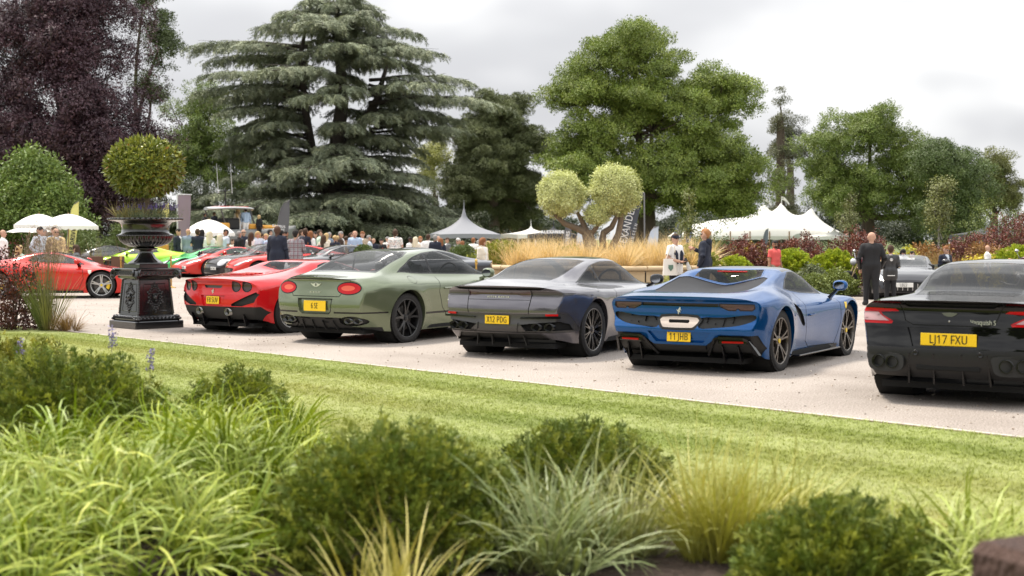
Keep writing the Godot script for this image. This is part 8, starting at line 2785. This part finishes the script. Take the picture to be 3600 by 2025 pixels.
	for k in 4:
		var bt := Geo.new()
		bt.lathe([Vector2(.04, 0), Vector2(.045, .2), Vector2(.016, .28), Vector2(.016, .36), Vector2(0, .36)], 8, Transform3D(Basis.IDENTITY, Vector3(-.3 + k * .2, 1.25, .1)))
		part("bottle", bt.mesh(), mat("bottle_dark", .03, .04, .015, .15), pb)
	grass_clump("spiky_plant", "dark green spiky plant in the orange box", Vector3(-15.0, 1.3, -60.1), .3, .1, [tuft(30, .62, .012, .9, .4, 291)], leaf_mat("leaf_green_grass", .6, .5), 12, Color(.04, .065, .03), Color(.07, .10, .04))

func far_cars() -> void:
	var red := paint("warm_red_paint", .58, .018, .010, .05, .3)
	var silver := mat("wheel_silver", .5, .5, .5, .25, .8)
	far_car("red supercar side on with silver wheels left of the urn", red, Vector2(-13.4, -37.4), 82, {"glass": "light", "nt": 54, "mirror": red, "shield": true, "skirt": true, "wheels": {"key": "left", "wide": [.30, .25], "rim": .268, "spokes": 5, "split": [-.11, .11], "w": [.032, .028], "root": .8, "mat": silver, "cap": mat("cap_yellow", .8, .55, .02, .4), "caliper": mat("caliper_yellow", .75, .5, .02, .4), "caliper_at": 180.0}})
	far_car("red car half out of the frame behind the left red supercar", paint("deep_red_paint", .42, .012, .012, .05, .3), Vector2(-19.0, -45.0), 75)
	far_car("black open top supercar with a soft roof behind the lime green one", paint("dark_grey_paint", .022, .022, .026, .3, .3), Vector2(-16.9, -64.0), 247, {"soft": true})
	far_car("lime green supercar with black wheels beside the urn", paint("lime_paint", .42, .68, .035, .05, .32), Vector2(-13.8, -58.6), 250, {"wheels": {"key": "lime", "wide": [.30, .25], "rim": .272, "spokes": 7, "split": [0.0], "w": [.04, .03]}})
	far_car("bright green supercar with a black soft roof right of the urn", paint("green_paint", .045, .42, .11, .05, .32), Vector2(-11.0, -58.3), 243, {"soft": true, "mirror": gloss_black()})
	var blue := mat("stripe_blue", .02, .04, .16, .3)
	var wh := mat("stripe_white", .7, .7, .7, .3)
	far_car("red supercar with white and blue bonnet stripes", red, Vector2(-10.3, -58.0), 232, {"glass": "light", "stripes": [[-.16, -.06, wh], [-.06, .06, blue], [.06, .16, wh]], "plate": "V458", "plate_x": -.6, "seat": mat("seat_green", .02, .30, .08, .7)})
	far_car("black rear engined sports car with round headlights and a high rear wing", paint("black_brown_paint", .014, .012, .013, .2, .3), Vector2(-8.7, -56.0), 234, {"kind": 2, "lamp": 1, "wing": true, "plate": "SA11 M55", "plate_x": -.45, "seat": mat("seat_green", .02, .30, .08, .7), "wheels": {"key": "gold", "wide": [.30, .25], "rim": .27, "spokes": 10, "split": [0.0], "w": [.02, .018], "mat": mat("wheel_gold", .5, .32, .2, .25, .8)}})
	far_car("red front engined grand tourer behind the man in the navy suit", red, Vector2(-7.0, -53.4), 245, {"kind": 1})
	far_car("dark grey sports car behind the red spider's roof", paint("steel_grey_paint", .10, .10, .105, .4, .3), Vector2(-4.9, -51.0), 243, {"kind": 1, "lamp": 1})
	far_car("dark blue grey coupe with bright window trim beyond the sage green coupe", paint("navy_grey_paint", .028, .031, .04, .4, .28), Vector2(-1.5, -38.5), 262, {"kind": 1, "trim": chrome(), "lamp": 1})
	far_car("black convertible facing the camera behind the bald man", paint("dark_grey_paint", .022, .022, .026, .3, .3), Vector2(10.7, -38.8), 194, {"kind": 1, "plate": "LB22", "plate_x": .1, "open": true, "low": .86})

func foreground() -> void:
	var yew := spray(34, .15, .036, .0052, .15, .45, 301)
	var ym := leaf_mat("yew", .55, .35)
	var yo := {"group": "yew mounds in the near bed", "deep": .4, "lump": .16, "upward": .9, "mix": .8}
	for e in [["large dark yew mound at the left edge of the bed", Vector3(-3.12, 0, -9.9), Vector3(.68, .66, .62), 3000], ["low yew mound behind the lime green grass", Vector3(-2.20, 0, -11.4), Vector3(.34, .38, .34), 1000], ["dark yew mound in the middle of the bed", Vector3(-.56, 0, -6.95), Vector3(.56, .52, .52), 2600], ["yew mound behind the pale grasses", Vector3(.42, 0, -8.75), Vector3(.44, .30, .38), 1400], ["yew mound at the lower right of the bed", Vector3(1.50, 0, -6.35), Vector3(.38, .26, .36), 1400], ["yellow tipped yew at the far left of the bed", Vector3(-3.95, 0, -11.4), Vector3(.45, .66, .4), 1300]]:
		var gold: bool = e[0].begins_with("yellow")
		dome("yew_shrub", e[0], e[1], e[2], yew, ym, e[3], 1.0, Color(.17, .19, .025) if gold else Color(.115, .165, .022), Color(.42, .38, .04) if gold else Color(.37, .38, .045), yo)
	var hk := [tuft(22, .52, .0064, .5, 2.0, 311, 7, .05), tuft(20, .46, .0072, .7, 2.1, 312, 7, .05), tuft(14, .56, .0068, .6, 1.7, 313, 7, .05)]
	var hm := leaf_mat("leaf_lime_grass", .5, .6)
	for e in [["nearest clump of lime green hakone grass", Vector3(-1.95, 0, -6.75), .62, .40, 88], ["clump of lime green hakone grass against the middle yew", Vector3(-1.62, 0, -7.7), .44, .40, 66], ["clump of lime green hakone grass below the left yew", Vector3(-2.55, 0, -7.75), .60, .40, 76], ["clump of lime green hakone grass behind the others", Vector3(-1.75, 0, -9.0), .62, .34, 66], ["lime green hakone grass at the lower left corner", Vector3(-2.45, 0, -6.2), .5, .26, 60]]:
		grass_clump("hakone_grass", e[0], e[1], e[2], e[3], hk, hm, e[4], Color(.185, .265, .016), Color(.52, .56, .08), {"group": "hakone grasses", "splay": 1.25, "mix": .8, "wind": -.35, "sx": 1.1})
	# the arching blades that lie over the front of the nearest clump
	rng.seed = 350
	var near: Node3D = get_node("hakone_grass")
	var single := [tuft(1, .56, .008, .5, 2.0, 351, 7), tuft(1, .5, .009, .6, 2.1, 354, 7), tuft(1, .6, .007, .4, 1.8, 357, 7)]
	for i in 160:
		var a := rr(0, TAU)
		var q := sqrt(rng.randf())
		var up := Vector3(cos(a) * q * .9 - .25, 1.0, sin(a) * q * .9).normalized()
		part("blade", single[i % 3], mat("hakone_blade_%d" % (i % 4), [.20, .30, .42, .55][i % 4], [.28, .38, .48, .58][i % 4], [.02, .03, .05, .09][i % 4], .5, 0, {"backlight": Color(.6, .6, .36)}), near, Transform3D(Basis(up.cross(Vector3(0, .1, 1)).normalized(), up, Vector3.BACK).orthonormalized().rotated(up, rr(0, TAU)), Vector3(cos(a) * q * .6, .42 * (1.0 - q * q), sin(a) * q * .6)))
	var vg := [tuft(26, .56, .0055, .55, .9, 321, 6, .05), tuft(22, .48, .006, .9, 1.3, 322, 6, .05)]
	grass_clump("striped_grass", "pale striped grass arching beside the middle yew", Vector3(.18, 0, -6.75), .24, .06, vg, hm, 24, Color(.21, .26, .105), Color(.42, .43, .19), {"splay": .6, "group": "striped grasses"})
	grass_clump("striped_grass", "pale striped grass leaning right before the golden grass", Vector3(.52, 0, -6.9), .20, .06, vg, hm, 16, Color(.26, .28, .10), Color(.42, .40, .17), {"splay": .8, "group": "striped grasses"})
	var gg := [tuft(30, .60, .0042, .38, .6, 331, 6, .06), tuft(26, .50, .0048, .6, 1.0, 332, 6, .06)]
	grass_clump("golden_grass", "upright golden grass in the middle right of the bed", Vector3(1.02, 0, -6.95), .19, .04, gg, hm, 24, Color(.40, .40, .08), Color(.54, .47, .14), {"splay": .45, "group": "golden grasses"})
	grass_clump("golden_grass", "golden grass blades rising at the bottom centre", Vector3(-.50, 0, -5.75), .26, .02, [tuft(12, .46, .006, .4, .6, 333, 6, .06)], hm, 9, Color(.44, .40, .10), Color(.52, .44, .14), {"splay": .5, "group": "golden grasses"})
	grass_clump("golden_grass", "golden grass behind the right hand yew", Vector3(1.25, 0, -7.25), .3, .03, gg, hm, 12, Color(.36, .36, .08), Color(.5, .42, .12), {"splay": .6, "group": "golden grasses"})
	grass_clump("hakone_grass", "pale lime grass at the lower right corner", Vector3(2.15, 0, -6.35), .36, .1, hk, hm, 40, Color(.30, .36, .06), Color(.44, .46, .14), {"splay": .5, "wind": -.2, "group": "hakone grasses"})
	for e in [["nearest the lawn at the left", Vector3(-3.55, 0, -10.2), .86], ["over the top of the left yew", Vector3(-2.95, 0, -10.4), .95], ["right of the left yew", Vector3(-2.62, 0, -10.2), .80], ["between the middle yew and the striped grass", Vector3(-.28, 0, -7.5), .48]]:
		var t := thing("catmint", "mauve catmint flower spike " + e[0], "flowers", e[1], 0.0, "catmint spikes")
		rng.seed = hash(e[0])
		var g := Geo.new()
		g.tube([Vector3(0, 0, 0), Vector3(.02, e[2], 0)], [.004, .003], 4)
		part("stem", g.mesh(), mat("stalk", .20, .20, .08, .7), t)
		var xs := []
		var cs := []
		for k in 26:
			xs.append(facing(Vector3(rr(-.018, .018) + .02, e[2] - rr(0, .16), rr(-.018, .018)), Vector3(rr(-1, 1), rr(0, 1), rr(-1, 1)), 1.0))
			cs.append(shade(Color(.26, .22, .46), .2, Color(.40, .36, .58), .8))
		many("flowers", leaf_clump(6, .016, .4, .012, 0, 341), leaf_mat("petal", .7, .4), xs, cs, t)
	var po := thing("timber_post", "brown timber post top in the bottom right corner", "post", Vector3(1.52, 0, -4.0))
	var pg := Geo.new()
	pg.box(Vector3(0, .365, 0), Vector3(.34, .73, .30), Basis(Vector3.UP, .5), .03)
	part("post", pg.mesh(), bark("timber", .075, .042, .032), po)
